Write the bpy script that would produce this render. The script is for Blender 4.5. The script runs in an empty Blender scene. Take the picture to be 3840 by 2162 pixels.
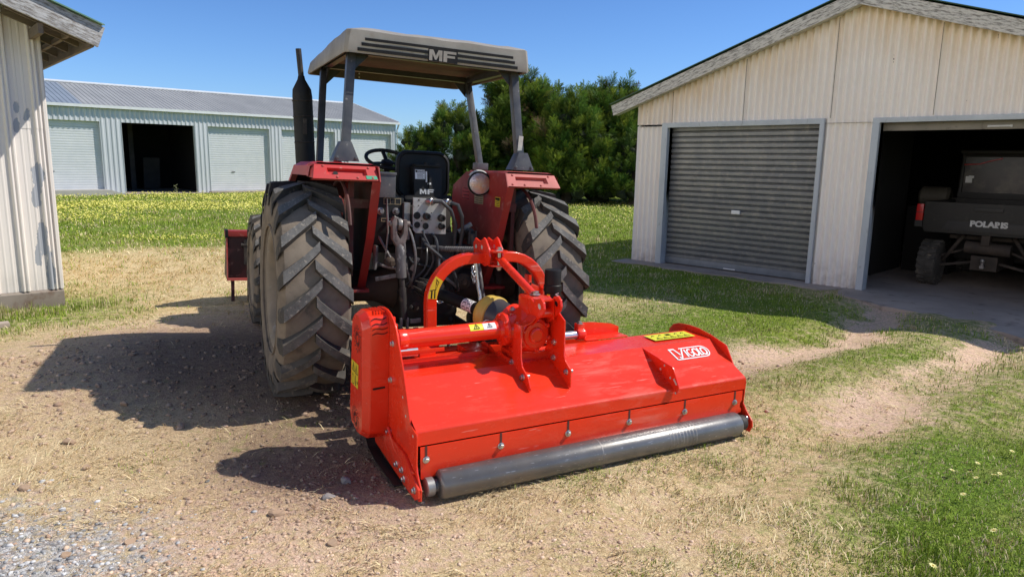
import bpy, bmesh, math, random
import numpy as np
from mathutils import Vector, Matrix, noise as mnoise
from math import sin, cos, pi, radians, atan2, sqrt, hypot

random.seed(7)
rng = np.random.default_rng(11)
SC = bpy.context.scene
COL = SC.collection
SC.view_settings.view_transform = 'Standard'
SC.view_settings.look = 'None'
SC.view_settings.exposure = 0.0

# ------------------------------------------------------------------ helpers
class MB:
    """collects faces in plain lists, then links them as ONE mesh object"""
    def __init__(s):
        s.v = []; s.f = []; s.mi = []; s.sm = []
        s.M = None; s.cur = 0
    def add(s, verts, faces, smooth=False, mi=None):
        n = len(s.v)
        if s.M is not None:
            verts = [tuple(s.M @ Vector(p)) for p in verts]
        s.v += [tuple(p) for p in verts]
        for f in faces:
            s.f.append([i + n for i in f]); s.mi.append(s.cur if mi is None else mi); s.sm.append(smooth)
    def box(s, c, d, rot=None, mi=None):
        x, y, z = d[0] / 2, d[1] / 2, d[2] / 2
        P = [Vector((a * x, b * y, e * z)) for a in (-1, 1) for b in (-1, 1) for e in (-1, 1)]
        if rot is not None:
            P = [rot @ p for p in P]
        P = [p + Vector(c) for p in P]
        s.add(P, [(0, 1, 3, 2), (4, 6, 7, 5), (0, 4, 5, 1), (2, 3, 7, 6), (0, 2, 6, 4), (1, 5, 7, 3)], mi=mi)
    def box2(s, a, b, mi=None):
        s.box([(a[i] + b[i]) / 2 for i in range(3)], [abs(b[i] - a[i]) for i in range(3)], mi=mi)
    def prism(s, prof, a, b, axis='x', mi=None, smooth=False):
        n = len(prof)
        def mk(p, t):
            if axis == 'x': return (t, p[0], p[1])
            if axis == 'y': return (p[0], t, p[1])
            return (p[0], p[1], t)
        V = [mk(p, a) for p in prof] + [mk(p, b) for p in prof]
        s.add(V, [tuple(range(n))[::-1], tuple(range(n, 2 * n))], mi=mi)
        s.add(V, [(i, (i + 1) % n, n + (i + 1) % n, n + i) for i in range(n)], smooth=smooth, mi=mi)
    def sheet(s, prof, a, b, t=.004, axis='x', mi=None, smooth=False):
        """bent sheet: open profile given a thickness t (offset along its normal)"""
        off = []
        n = len(prof)
        for i in range(n):
            p0 = prof[max(i - 1, 0)]; p1 = prof[min(i + 1, n - 1)]
            dx, dy = p1[0] - p0[0], p1[1] - p0[1]; L = hypot(dx, dy) or 1
            off.append((prof[i][0] - dy / L * t, prof[i][1] + dx / L * t))
        s.prism(list(prof) + off[::-1], a, b, axis, mi=mi, smooth=smooth)
    def tube(s, pts, r, seg=10, caps=True, closed=False, mi=None, smooth=True):
        pts = [Vector(p) for p in pts]; n = len(pts)
        rs = r if isinstance(r, (list, tuple)) else [r] * n
        T = []
        for i in range(n):
            if closed: d = pts[(i + 1) % n] - pts[i - 1]
            else: d = pts[min(i + 1, n - 1)] - pts[max(i - 1, 0)]
            T.append(d.normalized() if d.length > 1e-9 else Vector((0, 0, 1)))
        up = Vector((0, 0, 1)) if abs(T[0].z) < .9 else Vector((0, 1, 0))
        N = (up - T[0] * up.dot(T[0])).normalized()
        V = []
        for i in range(n):
            N = (N - T[i] * N.dot(T[i])); N = N.normalized() if N.length > 1e-6 else T[i].orthogonal().normalized()
            B = T[i].cross(N)
            for k in range(seg):
                a = 2 * pi * k / seg
                V.append(pts[i] + (N * cos(a) + B * sin(a)) * rs[i])
        F = []
        m = n if closed else n - 1
        for i in range(m):
            j = (i + 1) % n
            for k in range(seg):
                k2 = (k + 1) % seg
                F.append((i * seg + k, i * seg + k2, j * seg + k2, j * seg + k))
        s.add(V, F, smooth=smooth, mi=mi)
        if caps and not closed:
            s.add(V[:seg], [tuple(range(seg))[::-1]], mi=mi)
            s.add(V[-seg:], [tuple(range(seg))], mi=mi)
    def cyl(s, a, b, r, seg=16, mi=None, r2=None):
        s.tube([a, b], [r, r if r2 is None else r2], seg, mi=mi)
    def bar(s, p, q, w, h, mi=None, up=(0, 0, 1)):
        p, q = Vector(p), Vector(q); t = (q - p).normalized(); u = Vector(up)
        n = t.cross(u); n = n.normalized() if n.length > 1e-5 else t.orthogonal().normalized()
        b = n.cross(t).normalized()
        V = []
        for o in (p, q):
            for i, j in ((-1, -1), (1, -1), (1, 1), (-1, 1)):
                V.append(o + n * (i * w / 2) + b * (j * h / 2))
        s.add(V, [(0, 1, 2, 3)[::-1], (4, 5, 6, 7), (0, 1, 5, 4), (1, 2, 6, 5), (2, 3, 7, 6), (3, 0, 4, 7)], mi=mi)
    def lathe(s, prof, o=(0, 0, 0), axis=(0, 0, 1), seg=24, mi=None, smooth=True, caps=True):
        """prof: (radius, height along axis)"""
        ax = Vector(axis).normalized(); N = ax.orthogonal().normalized(); B = ax.cross(N); o = Vector(o)
        V = []
        for r, h in prof:
            for k in range(seg):
                a = 2 * pi * k / seg
                V.append(o + ax * h + (N * cos(a) + B * sin(a)) * r)
        F = []
        for i in range(len(prof) - 1):
            for k in range(seg):
                k2 = (k + 1) % seg
                F.append((i * seg + k, i * seg + k2, (i + 1) * seg + k2, (i + 1) * seg + k))
        s.add(V, F, smooth=smooth, mi=mi)
        if caps:
            if prof[0][0] > 1e-4: s.add(V[:seg], [tuple(range(seg))[::-1]], mi=mi)
            if prof[-1][0] > 1e-4: s.add(V[-seg:], [tuple(range(seg))], mi=mi)
    def disc(s, c, n, r, seg=16, mi=None, ry=None):
        n = Vector(n).normalized(); a = n.orthogonal().normalized(); b = n.cross(a); c = Vector(c)
        s.add([c + a * cos(2 * pi * k / seg) * r + b * sin(2 * pi * k / seg) * (ry or r) for k in range(seg)], [tuple(range(seg))], mi=mi)
    def poly(s, pts, mi=None):
        s.add(pts, [tuple(range(len(pts)))], mi=mi)
    def bolt(s, c, n, r=.012, mi=None):
        n = Vector(n).normalized(); c = Vector(c)
        s.lathe([(r * 1.5, 0), (r * 1.5, r * .25), (r * 1.35, r * .35)], c, n, 14, mi=mi)
        s.lathe([(r, r * .35), (r, r * 1.1), (r * .8, r * 1.25)], c, n, 6, mi=mi, smooth=False)
    def build(s, name, mats, parent=None, bevel=0, fix=True, auto=None):
        me = bpy.data.meshes.new(name)
        me.from_pydata(s.v, [], s.f)
        ms = mats if isinstance(mats, (list, tuple)) else [mats]
        for m in ms: me.materials.append(m)
        me.polygons.foreach_set('material_index', s.mi)
        me.polygons.foreach_set('use_smooth', s.sm)
        if fix or bevel:
            bm = bmesh.new(); bm.from_mesh(me)
            bmesh.ops.remove_doubles(bm, verts=bm.verts, dist=1e-5)
            bmesh.ops.recalc_face_normals(bm, faces=bm.faces)
            if bevel:
                ed = [e for e in bm.edges if len(e.link_faces) == 2 and e.calc_face_angle(0) > radians(28)]
                try:
                    bmesh.ops.bevel(bm, geom=ed, offset=bevel, segments=2, affect='EDGES', profile=.7, clamp_overlap=True)
                except Exception: pass
            for e in bm.edges:
                if len(e.link_faces) == 2 and e.calc_face_angle(0) > radians(40): e.smooth = False
            if bevel:
                for f in bm.faces: f.smooth = True
            bm.to_mesh(me); bm.free()
        me.update()
        o = bpy.data.objects.new(name, me); COL.objects.link(o)
        if parent is not None: o.parent = parent
        return o

def tag(o, label=None, cat=None, group=None, kind=None):
    if label: o['label'] = label
    if cat: o['category'] = cat
    if group: o['group'] = group
    if kind: o['kind'] = kind
    return o
def empty(name, M, label, cat, group=None):
    o = bpy.data.objects.new(name, None); COL.objects.link(o); o.empty_display_size = .2
    o.matrix_world = M
    return tag(o, label, cat, group)
def frame(o, r, f, u):
    M = Matrix.Identity(4)
    for i in range(3):
        M[i][0], M[i][1], M[i][2], M[i][3] = r[i], f[i], u[i], o[i]
    return M

def text_mesh(name, txt, size, M, mat, parent, off=0.0, sx=1.0, sp=1.0):
    cu = bpy.data.curves.new(name, 'FONT'); cu.body = txt; cu.size = size; cu.offset = off; cu.space_character = sp
    cu.align_x = 'CENTER'; cu.align_y = 'CENTER'; cu.extrude = .0004
    to = bpy.data.objects.new(name + '_tmp', cu); COL.objects.link(to)
    dg = bpy.context.evaluated_depsgraph_get()
    me = bpy.data.meshes.new_from_object(to.evaluated_get(dg))
    bpy.data.objects.remove(to); bpy.data.curves.remove(cu)
    me.transform(M @ Matrix.Diagonal((sx, 1, 1, 1)))
    me.materials.clear(); me.materials.append(mat); me.name = name
    o = bpy.data.objects.new(name, me); COL.objects.link(o); o.parent = parent
    return o

# ------------------------------------------------------------------ materials
def newmat(name):
    m = bpy.data.materials.new(name); m.use_nodes = True
    nt = m.node_tree; b = nt.nodes['Principled BSDF']
    return m, nt, b
def N(nt, t, **kw):
    n = nt.nodes.new(t)
    for k, v in kw.items():
        if k.startswith('i_'):
            n.inputs[k[2:].replace('_', ' ')].default_value = v
        else: setattr(n, k, v)
    return n
def L(nt, a, b): nt.links.new(a, b)
def rgba(c): return (c[0], c[1], c[2], 1)
def noise_fac(nt, co, scale, lo, hi, detail=4, rough=.6, dist=0, sxyz=None):
    src = co
    if sxyz:
        mp = N(nt, 'ShaderNodeMapping'); mp.inputs['Scale'].default_value = sxyz; L(nt, co, mp.inputs[0]); src = mp.outputs[0]
    n = N(nt, 'ShaderNodeTexNoise'); n.inputs['Scale'].default_value = scale; n.inputs['Detail'].default_value = detail
    n.inputs['Roughness'].default_value = rough; n.inputs['Distortion'].default_value = dist
    L(nt, src, n.inputs['Vector'])
    r = N(nt, 'ShaderNodeMapRange'); r.inputs['From Min'].default_value = lo; r.inputs['From Max'].default_value = hi
    L(nt, n.outputs['Fac'], r.inputs['Value'])
    return r.outputs[0], n.outputs['Fac']
def mixc(nt, fac, a, b):
    m = N(nt, 'ShaderNodeMix', data_type='RGBA')
    for s, v in ((0, fac), (6, a), (7, b)):
        if hasattr(v, 'is_output'): L(nt, v, m.inputs[s])
        elif s == 0: m.inputs[0].default_value = v
        else: m.inputs[s].default_value = rgba(v)
    return m.outputs[2]
def mulf(nt, a, b, op='MULTIPLY'):
    m = N(nt, 'ShaderNodeMath', operation=op)
    for i, v in enumerate((a, b)):
        if hasattr(v, 'is_output'): L(nt, v, m.inputs[i])
        else: m.inputs[i].default_value = v
    return m.outputs[0]
def bump(nt, b, h, strength=.3, dist=.01):
    bp = N(nt, 'ShaderNodeBump'); bp.inputs['Strength'].default_value = strength; bp.inputs['Distance'].default_value = dist
    L(nt, h, bp.inputs['Height']); L(nt, bp.outputs[0], b.inputs['Normal'])
def pmat(name, c1, c2=None, scale=6, lo=.35, hi=.65, rough=.5, rough2=None, metal=0, bmp=0, bscale=60, bdist=.003, coat=0, sxyz=None, c3=None, s3=20, lo3=.6, hi3=.72, detail=5, spec=None):
    m, nt, b = newmat(name)
    tc = N(nt, 'ShaderNodeTexCoord'); co = tc.outputs['Object']
    b.inputs['Roughness'].default_value = rough; b.inputs['Metallic'].default_value = metal
    if coat: b.inputs['Coat Weight'].default_value = coat; b.inputs['Coat Roughness'].default_value = .08
    if spec is not None: b.inputs['Specular IOR Level'].default_value = spec
    if c2 is None: b.inputs['Base Color'].default_value = rgba(c1)
    else:
        f, raw = noise_fac(nt, co, scale, lo, hi, detail, sxyz=sxyz)
        c = mixc(nt, f, c1, c2)
        if c3 is not None:
            f3, _ = noise_fac(nt, co, s3, lo3, hi3, 6, sxyz=sxyz); c = mixc(nt, f3, c, c3)
        L(nt, c, b.inputs['Base Color'])
        if rough2 is not None:
            r = N(nt, 'ShaderNodeMapRange'); r.inputs['To Min'].default_value = rough; r.inputs['To Max'].default_value = rough2
            L(nt, f, r.inputs['Value']); L(nt, r.outputs[0], b.inputs['Roughness'])
    if bmp:
        _, raw = noise_fac(nt, co, bscale, 0, 1, 4); bump(nt, b, raw, bmp, bdist)
    return m

M = {}
def red_paint():
    m, nt, b = newmat('mower_red_paint')
    tc = N(nt, 'ShaderNodeTexCoord'); co = tc.outputs['Object']
    f, _ = noise_fac(nt, co, 3.0, .3, .75, 4)
    c = mixc(nt, f, (.84, .036, .008), (.76, .031, .009))
    sm, _ = noise_fac(nt, co, 5, .55, .8, 6, sxyz=(1, 3, 3))       # light dust smears
    c = mixc(nt, mulf(nt, sm, .10), c, (.80, .22, .14))
    sx_ = N(nt, 'ShaderNodeSeparateXYZ'); L(nt, co, sx_.inputs[0])     # dry rub marks across the hood, dust film everywhere
    wn_ = N(nt, 'ShaderNodeMapRange'); wn_.interpolation_type = 'SMOOTHSTEP'; wn_.inputs['From Min'].default_value = .95; wn_.inputs['From Max'].default_value = 1.15; L(nt, sx_.outputs[0], wn_.inputs['Value'])
    wn2 = N(nt, 'ShaderNodeMapRange'); wn2.interpolation_type = 'SMOOTHSTEP'; wn2.inputs['From Min'].default_value = 1.60; wn2.inputs['From Max'].default_value = 1.40; L(nt, sx_.outputs[0], wn2.inputs['Value'])
    rub, _ = noise_fac(nt, co, 4.5, .50, .72, 5, .6, dist=.6, sxyz=(.55, 3.2, 3.2))
    c = mixc(nt, mulf(nt, mulf(nt, wn_.outputs[0], wn2.outputs[0]), mulf(nt, rub, .34)), c, (.86, .36, .28))
    spk, _ = noise_fac(nt, co, 130, .70, .74, 2); c = mixc(nt, mulf(nt, spk, .35), c, (.55, .30, .20))
    scr, _ = noise_fac(nt, co, 16, .695, .71, 3, .5, sxyz=(.25, 3, 3)); c = mixc(nt, mulf(nt, scr, .3), c, (.85, .45, .38))
    sp = N(nt, 'ShaderNodeSeparateXYZ'); L(nt, co, sp.inputs[0])
    low = N(nt, 'ShaderNodeMapRange'); low.inputs['From Min'].default_value = .22; low.inputs['From Max'].default_value = -.02
    L(nt, sp.outputs[2], low.inputs['Value'])
    dn, _ = noise_fac(nt, co, 14, .35, .7, 5)
    c = mixc(nt, mulf(nt, mulf(nt, low.outputs[0], dn), .35), c, (.30, .17, .11))
    L(nt, c, b.inputs['Base Color'])
    r = N(nt, 'ShaderNodeMapRange'); r.inputs['To Min'].default_value = .24; r.inputs['To Max'].default_value = .46
    L(nt, sm, r.inputs['Value']); L(nt, r.outputs[0], b.inputs['Roughness'])
    b.inputs['Coat Weight'].default_value = .25; b.inputs['Coat Roughness'].default_value = .12
    _, raw = noise_fac(nt, co, 7, 0, 1, 3); bump(nt, b, raw, .10, .02)
    return m
M['mred'] = red_paint()
M['tred'] = pmat('faded_red_paint', (.36, .022, .018), (.27, .030, .024), 5, rough=.42, rough2=.62, c3=(.42, .16, .13), s3=11, lo3=.60, hi3=.74, bmp=.06, bscale=90)
M['tredpale'] = pmat('pale_tractor_red', (.50, .060, .050), (.44, .115, .095), 6, rough=.5, rough2=.65, c3=(.55, .25, .21), s3=16, lo3=.60, hi3=.72, bmp=.06, bscale=90)
M['tredlit'] = pmat('worn_bright_red', (.55, .028, .026), (.46, .030, .028), 6, rough=.42, rough2=.6, c3=(.52, .22, .18), s3=22, lo3=.64, hi3=.74)
M['reddirt'] = pmat('grimy_red', (.115, .022, .018), (.06, .03, .022), 4, rough=.7, c3=(.10, .07, .05), s3=9)
M['darkred'] = pmat('dark_maroon_steel', (.060, .010, .012), (.030, .010, .011), 5, rough=.55, c3=(.20, .12, .10), s3=14, lo3=.62, hi3=.75)
M['black'] = pmat('black_paint', (.010, .010, .010), (.020, .019, .018), 7, rough=.5, rough2=.7, spec=.3)
M['dblack'] = pmat('greasy_black_iron', (.016, .014, .013), (.05, .040, .032), 6, rough=.55, rough2=.8, c3=(.11, .08, .055), s3=13, lo3=.6, hi3=.75, bmp=.25, bscale=45)
M['grime'] = pmat('brown_grime_iron', (.055, .038, .028), (.10, .07, .048), 5, rough=.8, bmp=.3, bscale=40, c3=(.02, .016, .014), s3=10)
M['plastic'] = pmat('black_plastic', (.010, .010, .010), (.017, .016, .016), 10, rough=.5, spec=.22)
M['post'] = pmat('slate_post_paint', (.050, .052, .060), (.085, .086, .092), 9, rough=.35, rough2=.5, c3=(.25, .24, .23), s3=26, lo3=.64, hi3=.72)
M['postdk'] = pmat('dark_post_paint', (.022, .022, .026), (.04, .04, .044), 9, rough=.4)
M['greybox'] = pmat('grey_toolbox', (.075, .080, .088), (.12, .12, .125), 12, rough=.5, c3=(.25, .24, .22), s3=26, lo3=.62, hi3=.72)
M['zinc'] = pmat('zinc_bolt', (.62, .62, .60), (.48, .48, .47), 30, rough=.28, metal=.9)
M['chrome'] = pmat('bright_bar', (.78, .78, .78), (.7, .7, .7), 20, rough=.22, metal=.75)
M['steel'] = pmat('scuffed_steel', (.30, .29, .28), (.16, .15, .145), 12, rough=.42, rough2=.6, metal=.5, c3=(.05, .045, .04), s3=18, lo3=.58, hi3=.7)
M['plate'] = pmat('bare_valve_plate', (.46, .45, .43), (.34, .33, .31), 14, rough=.5, metal=.25, c3=(.10, .09, .08), s3=22, lo3=.6, hi3=.72)
M['wornrod'] = pmat('worn_painted_rod', (.06, .055, .055), (.13, .12, .115), 12, rough=.5, c3=(.38, .36, .34), s3=30, lo3=.56, hi3=.66, sxyz=(1, 1, .5))
M['pinkiron'] = pmat('primer_forging', (.12, .085, .075), (.20, .165, .15), 12, rough=.6, c3=(.04, .03, .028), s3=18)
M['canopy'] = pmat('weathered_canopy', (.335, .31, .28), (.26, .24, .215), 4, rough=.6, rough2=.75, c3=(.24, .20, .165), s3=12, lo3=.58, hi3=.75, bmp=.12, bscale=25)
M['canopyin'] = pmat('canopy_liner', (.15, .115, .085), (.10, .078, .06), 5, rough=.8)
M['decalblk'] = pmat('black_decal', (.009, .009, .011), (.018, .017, .017), 30, rough=.65, spec=.2)
M['yellow'] = pmat('yellow_label', (.74, .54, .02), (.66, .48, .03), 20, rough=.4)
M['yellowbr'] = pmat('lemon_label', (.80, .78, .03), (.76, .72, .05), 20, rough=.35)
M['cream'] = pmat('faded_label', (.52, .42, .24), (.42, .33, .18), 25, rough=.5)
M['white'] = pmat('white_label', (.80, .80, .79), (.74, .74, .73), 30, rough=.4)
M['offwhite'] = pmat('worn_white', (.60, .58, .54), (.48, .46, .42), 30, rough=.5)
M['green'] = pmat('green_sticker', (.03, .36, .20), (.05, .30, .18), 30, rough=.5)
M['ptoyellow'] = pmat('mustard_guard', (.60, .42, .075), (.50, .35, .065), 5, rough=.42, rough2=.55)
M['ptoblack'] = pmat('rubber_cone', (.035, .037, .040), (.05, .05, .052), 6, rough=.42)
M['taillamp'] = pmat('red_lens', (.52, .02, .02), (.42, .02, .02), 40, rough=.2)
M['wood'] = pmat('bare_timber', (.20, .155, .115), (.14, .11, .085), 4, rough=.85, sxyz=(1, 1, 8))
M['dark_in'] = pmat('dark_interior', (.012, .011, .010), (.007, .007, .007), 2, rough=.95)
M['dim'] = pmat('dim_timber', (.06, .055, .05), (.04, .038, .034), 3, rough=.9)
M['concrete'] = pmat('old_concrete', (.44, .36, .295), (.34, .275, .225), 1.6, rough=.9, c3=(.20, .165, .135), s3=5, lo3=.58, hi3=.7, bmp=.3, bscale=30)
M['plinth'] = pmat('stained_plinth', (.22, .18, .145), (.28, .24, .20), 5, rough=.9, c3=(.16, .10, .07), s3=8, lo3=.5, hi3=.7, bmp=.4, bscale=22)
M['zincwall'] = pmat('zincalume_wall', (.61, .63, .65), (.54, .565, .585), 1.4, rough=.42, rough2=.5, metal=.15, sxyz=(1, 1, .3))
M['rolldoor'] = pmat('pale_roller_slats', (.68, .70, .71), (.61, .64, .655), 2.0, rough=.5, metal=.05)
M['zincroof'] = pmat('dull_zinc_roof', (.40, .405, .40), (.33, .335, .335), 1.2, rough=.55, metal=.15, sxyz=(1, .35, .35))
M['zincroofb'] = pmat('bluish_zinc_roof', (.31, .36, .42), (.27, .315, .37), 1.2, rough=.5, metal=.2)
M['flash'] = pmat('white_flashing', (.74, .76, .76), (.66, .68, .69), 3, rough=.4)
M['guttergrey'] = pmat('grey_gutter', (.55, .60, .62), (.48, .53, .55), 3, rough=.4)
M['greenroof'] = pmat('green_roof_edge', (.020, .072, .048), (.032, .09, .062), 3, rough=.45)
M['greenlite'] = pmat('chalky_green_roof', (.11, .25, .175), (.17, .31, .235), 6, rough=.55, c3=(.32, .40, .34), s3=18, lo3=.6, hi3=.72)
M['frame'] = pmat('pale_door_frame', (.50, .535, .565), (.43, .465, .50), 5, rough=.5, c3=(.26, .27, .28), s3=16, lo3=.62, hi3=.74, sxyz=(1, 1, .4))
M['lintel'] = pmat('rolled_door_edge', (.24, .215, .18), (.17, .155, .13), 3, rough=.55, c3=(.10, .08, .06), s3=12)
M['garagedoor'] = pmat('grey_steel_slats', (.27, .28, .29), (.20, .21, .225), 2.4, rough=.38, rough2=.5, metal=.55, c3=(.36, .35, .335), s3=9, lo3=.52, hi3=.75)
M['doorbottom'] = pmat('slate_bottom_rail', (.20, .225, .255), (.155, .175, .20), 6, rough=.45, metal=.2)
M['utvbody'] = pmat('dusty_olive_body', (.021, .018, .014), (.013, .012, .010), 5, rough=.65, c3=(.042, .036, .026), s3=10, lo3=.55, hi3=.72)
M['utvblack'] = pmat('dusty_black_plastic', (.016, .015, .014), (.026, .023, .020), 6, rough=.6)
M['utvdirt'] = pmat('dusty_chassis', (.055, .040, .030), (.030, .023, .018), 8, rough=.8)
M['utvglass'] = pmat('dusty_rear_window', (.045, .039, .033), (.025, .023, .02), 3.5, rough=.25, c3=(.13, .115, .085), s3=3, lo3=.55, hi3=.75)
M['silver'] = pmat('silver_letters', (.52, .52, .51), (.44, .44, .43), 20, rough=.35)

def rubber(name, c1, c2, c3, lo3, hi3, s3=14, b=.35):
    return pmat(name, c1, c2, 7, .35, .65, rough=.8, rough2=.92, c3=c3, s3=s3, lo3=lo3, hi3=hi3, bmp=b, bscale=55, bdist=.004, spec=.25)
M['tyre_dust'] = rubber('dusty_tyre_casing', (.225, .182, .138), (.155, .127, .098), (.085, .076, .066), .56, .72, 7)
M['tyre_lug'] = rubber('worn_tyre_lug', (.050, .047, .043), (.085, .078, .070), (.20, .165, .125), .58, .72, 16, .5)
M['tyre_lugtop'] = rubber('scuffed_lug_top', (.150, .145, .137), (.085, .082, .078), (.24, .215, .185), .56, .66, 45, .9)
M['rim'] = pmat('dusty_rim', (.27, .215, .155), (.20, .165, .125), 6, rough=.7, c3=(.34, .33, .31), s3=9, lo3=.58, hi3=.75)
M['rimin'] = pmat('dull_silver_rim', (.22, .21, .20), (.16, .15, .14), 8, rough=.5, metal=.3, c3=(.22, .17, .12), s3=9, lo3=.5, hi3=.7)

def roller_mat():
    m, nt, b = newmat('rubbed_steel_roller')
    tc = N(nt, 'ShaderNodeTexCoord'); co = tc.outputs['Object']
    f, _ = noise_fac(nt, co, 5, .35, .65, 5)
    c = mixc(nt, f, (.19, .185, .18), (.13, .13, .13))
    du, _ = noise_fac(nt, co, 3, .45, .68, 6)
    sp = N(nt, 'ShaderNodeSeparateXYZ'); L(nt, co, sp.inputs[0])
    left = N(nt, 'ShaderNodeMapRange'); left.inputs['From Min'].default_value = 1.3; left.inputs['From Max'].default_value = .0
    L(nt, sp.outputs[0], left.inputs['Value'])
    c = mixc(nt, mulf(nt, mulf(nt, left.outputs[0], du), .75), c, (.20, .165, .125))
    sc, _ = noise_fac(nt, co, 60, .66, .70, 2, sxyz=(.4, 2, 2)); c = mixc(nt, mulf(nt, sc, .55), c, (.5, .5, .5))
    L(nt, c, b.inputs['Base Color'])
    b.inputs['Metallic'].default_value = .45; b.inputs['Roughness'].default_value = .33
    _, raw = noise_fac(nt, co, 80, 0, 1, 3); bump(nt, b, raw, .12, .002)
    return m
M['roller'] = roller_mat()

def glass_lamp():
    m, nt, b = newmat('ribbed_lamp_lens')
    tc = N(nt, 'ShaderNodeTexCoord'); co = tc.outputs['Object']
    w = N(nt, 'ShaderNodeTexNoise'); w.inputs['Scale'].default_value = 9; L(nt, co, w.inputs[0])
    rp = N(nt, 'ShaderNodeValToRGB'); L(nt, w.outputs['Fac'], rp.inputs[0])
    rp.color_ramp.elements[0].position = .38; rp.color_ramp.elements[0].color = (.52, .30, .20, 1)
    rp.color_ramp.elements[1].position = .62; rp.color_ramp.elements[1].color = (.50, .52, .58, 1)
    L(nt, rp.outputs[0], b.inputs['Base Color']); b.inputs['Roughness'].default_value = .12; b.inputs['Metallic'].default_value = .45
    wv = N(nt, 'ShaderNodeTexVoronoi'); wv.inputs['Scale'].default_value = 130; L(nt, co, wv.inputs[0]); bump(nt, b, wv.outputs['Distance'], .5, .003)
    return m
M['lens'] = glass_lamp()

def barge_mat(name, paint, woodc, lo, hi):
    """flaking paint over grey weathered timber, grain along local x"""
    m, nt, b = newmat(name)
    tc = N(nt, 'ShaderNodeTexCoord'); co = tc.outputs['Object']
    f, raw = noise_fac(nt, co, 15, lo, hi, 8, .74, sxyz=(.55, 3.2, 3.2))
    g, _ = noise_fac(nt, co, 12, .3, .7, 5, sxyz=(.6, 9, 9))
    wd = mixc(nt, g, woodc, tuple(x * .55 for x in woodc))
    L(nt, mixc(nt, f, wd, paint), b.inputs['Base Color']); b.inputs['Roughness'].default_value = .8
    bump(nt, b, f, .5, .003)
    return m
M['barge'] = barge_mat('flaking_barge_paint', (.62, .59, .555), (.29, .265, .24), .41, .52)
M['bargeL'] = barge_mat('weathered_barge_paint', (.50, .50, .50), (.25, .22, .195), .40, .56)

def painted_wall(name, base, base2, roof_tint, zlo, zhi, peel=None):
    """painted sheet; 'roof_tint' attribute tints the sheet towards the roof line; optional flakes of bare sheet"""
    m, nt, b = newmat(name)
    tc = N(nt, 'ShaderNodeTexCoord'); co = tc.outputs['Object']
    f, _ = noise_fac(nt, co, 1.3, .3, .7, 5, sxyz=(1, 1, .35)); c = mixc(nt, f, base, base2)
    at = N(nt, 'ShaderNodeAttribute', attribute_name='roof_tint')
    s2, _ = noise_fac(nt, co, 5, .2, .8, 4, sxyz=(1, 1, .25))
    c = mixc(nt, mulf(nt, at.outputs['Fac'], s2), c, roof_tint)
    sp = N(nt, 'ShaderNodeSeparateXYZ'); L(nt, co, sp.inputs[0])
    lw = N(nt, 'ShaderNodeMapRange'); lw.inputs['From Min'].default_value = .45; lw.inputs['From Max'].default_value = .0
    L(nt, sp.outputs[2], lw.inputs['Value']); dn, _ = noise_fac(nt, co, 7, .3, .7, 5)
    c = mixc(nt, mulf(nt, mulf(nt, lw.outputs[0], dn), .6), c, (.26, .22, .17))
    ch, _ = noise_fac(nt, co, 9, .715, .735, 4, sxyz=(1, 1, .55)); c = mixc(nt, ch, c, (.05, .04, .035))
    if peel:
        pa = N(nt, 'ShaderNodeAttribute', attribute_name='peel')
        pn, raw = noise_fac(nt, co, 6.5, .0, 1, 7, .65, sxyz=(1.4, 1.4, .8))
        pv = mulf(nt, pn, mulf(nt, pa.outputs['Fac'], .55), 'ADD')
        st = N(nt, 'ShaderNodeMapRange'); st.inputs['From Min'].default_value = .86; st.inputs['From Max'].default_value = .875
        L(nt, pv, st.inputs['Value'])
        ed = N(nt, 'ShaderNodeMapRange'); ed.inputs['From Min'].default_value = .835; ed.inputs['From Max'].default_value = .86
        L(nt, pv, ed.inputs['Value'])
        c = mixc(nt, mulf(nt, ed.outputs[0], .35), c, (.30, .27, .23))
        c = mixc(nt, st.outputs[0], c, peel)
        bump(nt, b, ed.outputs[0], .6, -.004)
    L(nt, c, b.inputs['Base Color']); b.inputs['Roughness'].default_value = .55
    return m
M['rwall'] = painted_wall('cream_corrugated_paint', (.92, .86, .80), (.87, .80, .74), (.74, .54, .32), 0, 4)  # upper tint is dust stain plus warm bounce light put into the colour
M['lwall'] = painted_wall('peeling_cream_paint', (.86, .80, .735), (.80, .74, .67), (.42, .36, .29), 0, 3, peel=(.40, .42, .45))
# ------------------------------------------------------------------ camera, sun, sky
PITCH, ROLL, EYE = radians(10.27), radians(1.04), 1.70
fw = Vector((0, cos(PITCH), -sin(PITCH))); rt0 = Vector((1, 0, 0)); up0 = rt0.cross(fw)
rt = rt0 * cos(ROLL) + up0 * sin(ROLL); up = up0 * cos(ROLL) - rt0 * sin(ROLL)
cam = bpy.data.cameras.new('camera'); camo = bpy.data.objects.new('camera', cam); COL.objects.link(camo)
cam.sensor_width = 36; cam.lens = 1760 / 2576 * 36; cam.clip_start = .05; cam.clip_end = 3000
camo.matrix_world = frame((0, 0, EYE), rt, up, -fw)
SC.camera = camo
SUN_AZ, SUN_EL = radians(83), radians(47.5)
sd = Vector((sin(SUN_AZ) * cos(SUN_EL), cos(SUN_AZ) * cos(SUN_EL), sin(SUN_EL)))
sl = bpy.data.lights.new('sun', 'SUN'); sl.energy = 5.0; sl.angle = radians(.53); sl.color = (1, .945, .86)
so = bpy.data.objects.new('sun', sl); COL.objects.link(so); so.rotation_euler = (-sd).to_track_quat('-Z', 'Y').to_euler(); so.location = (8, 0, 12)
W = bpy.data.worlds.new('World'); SC.world = W; W.use_nodes = True
wn = W.node_tree; bg = wn.nodes['Background']
sk = wn.nodes.new('ShaderNodeTexSky'); sk.sky_type = 'NISHITA'; sk.sun_disc = False
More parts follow.
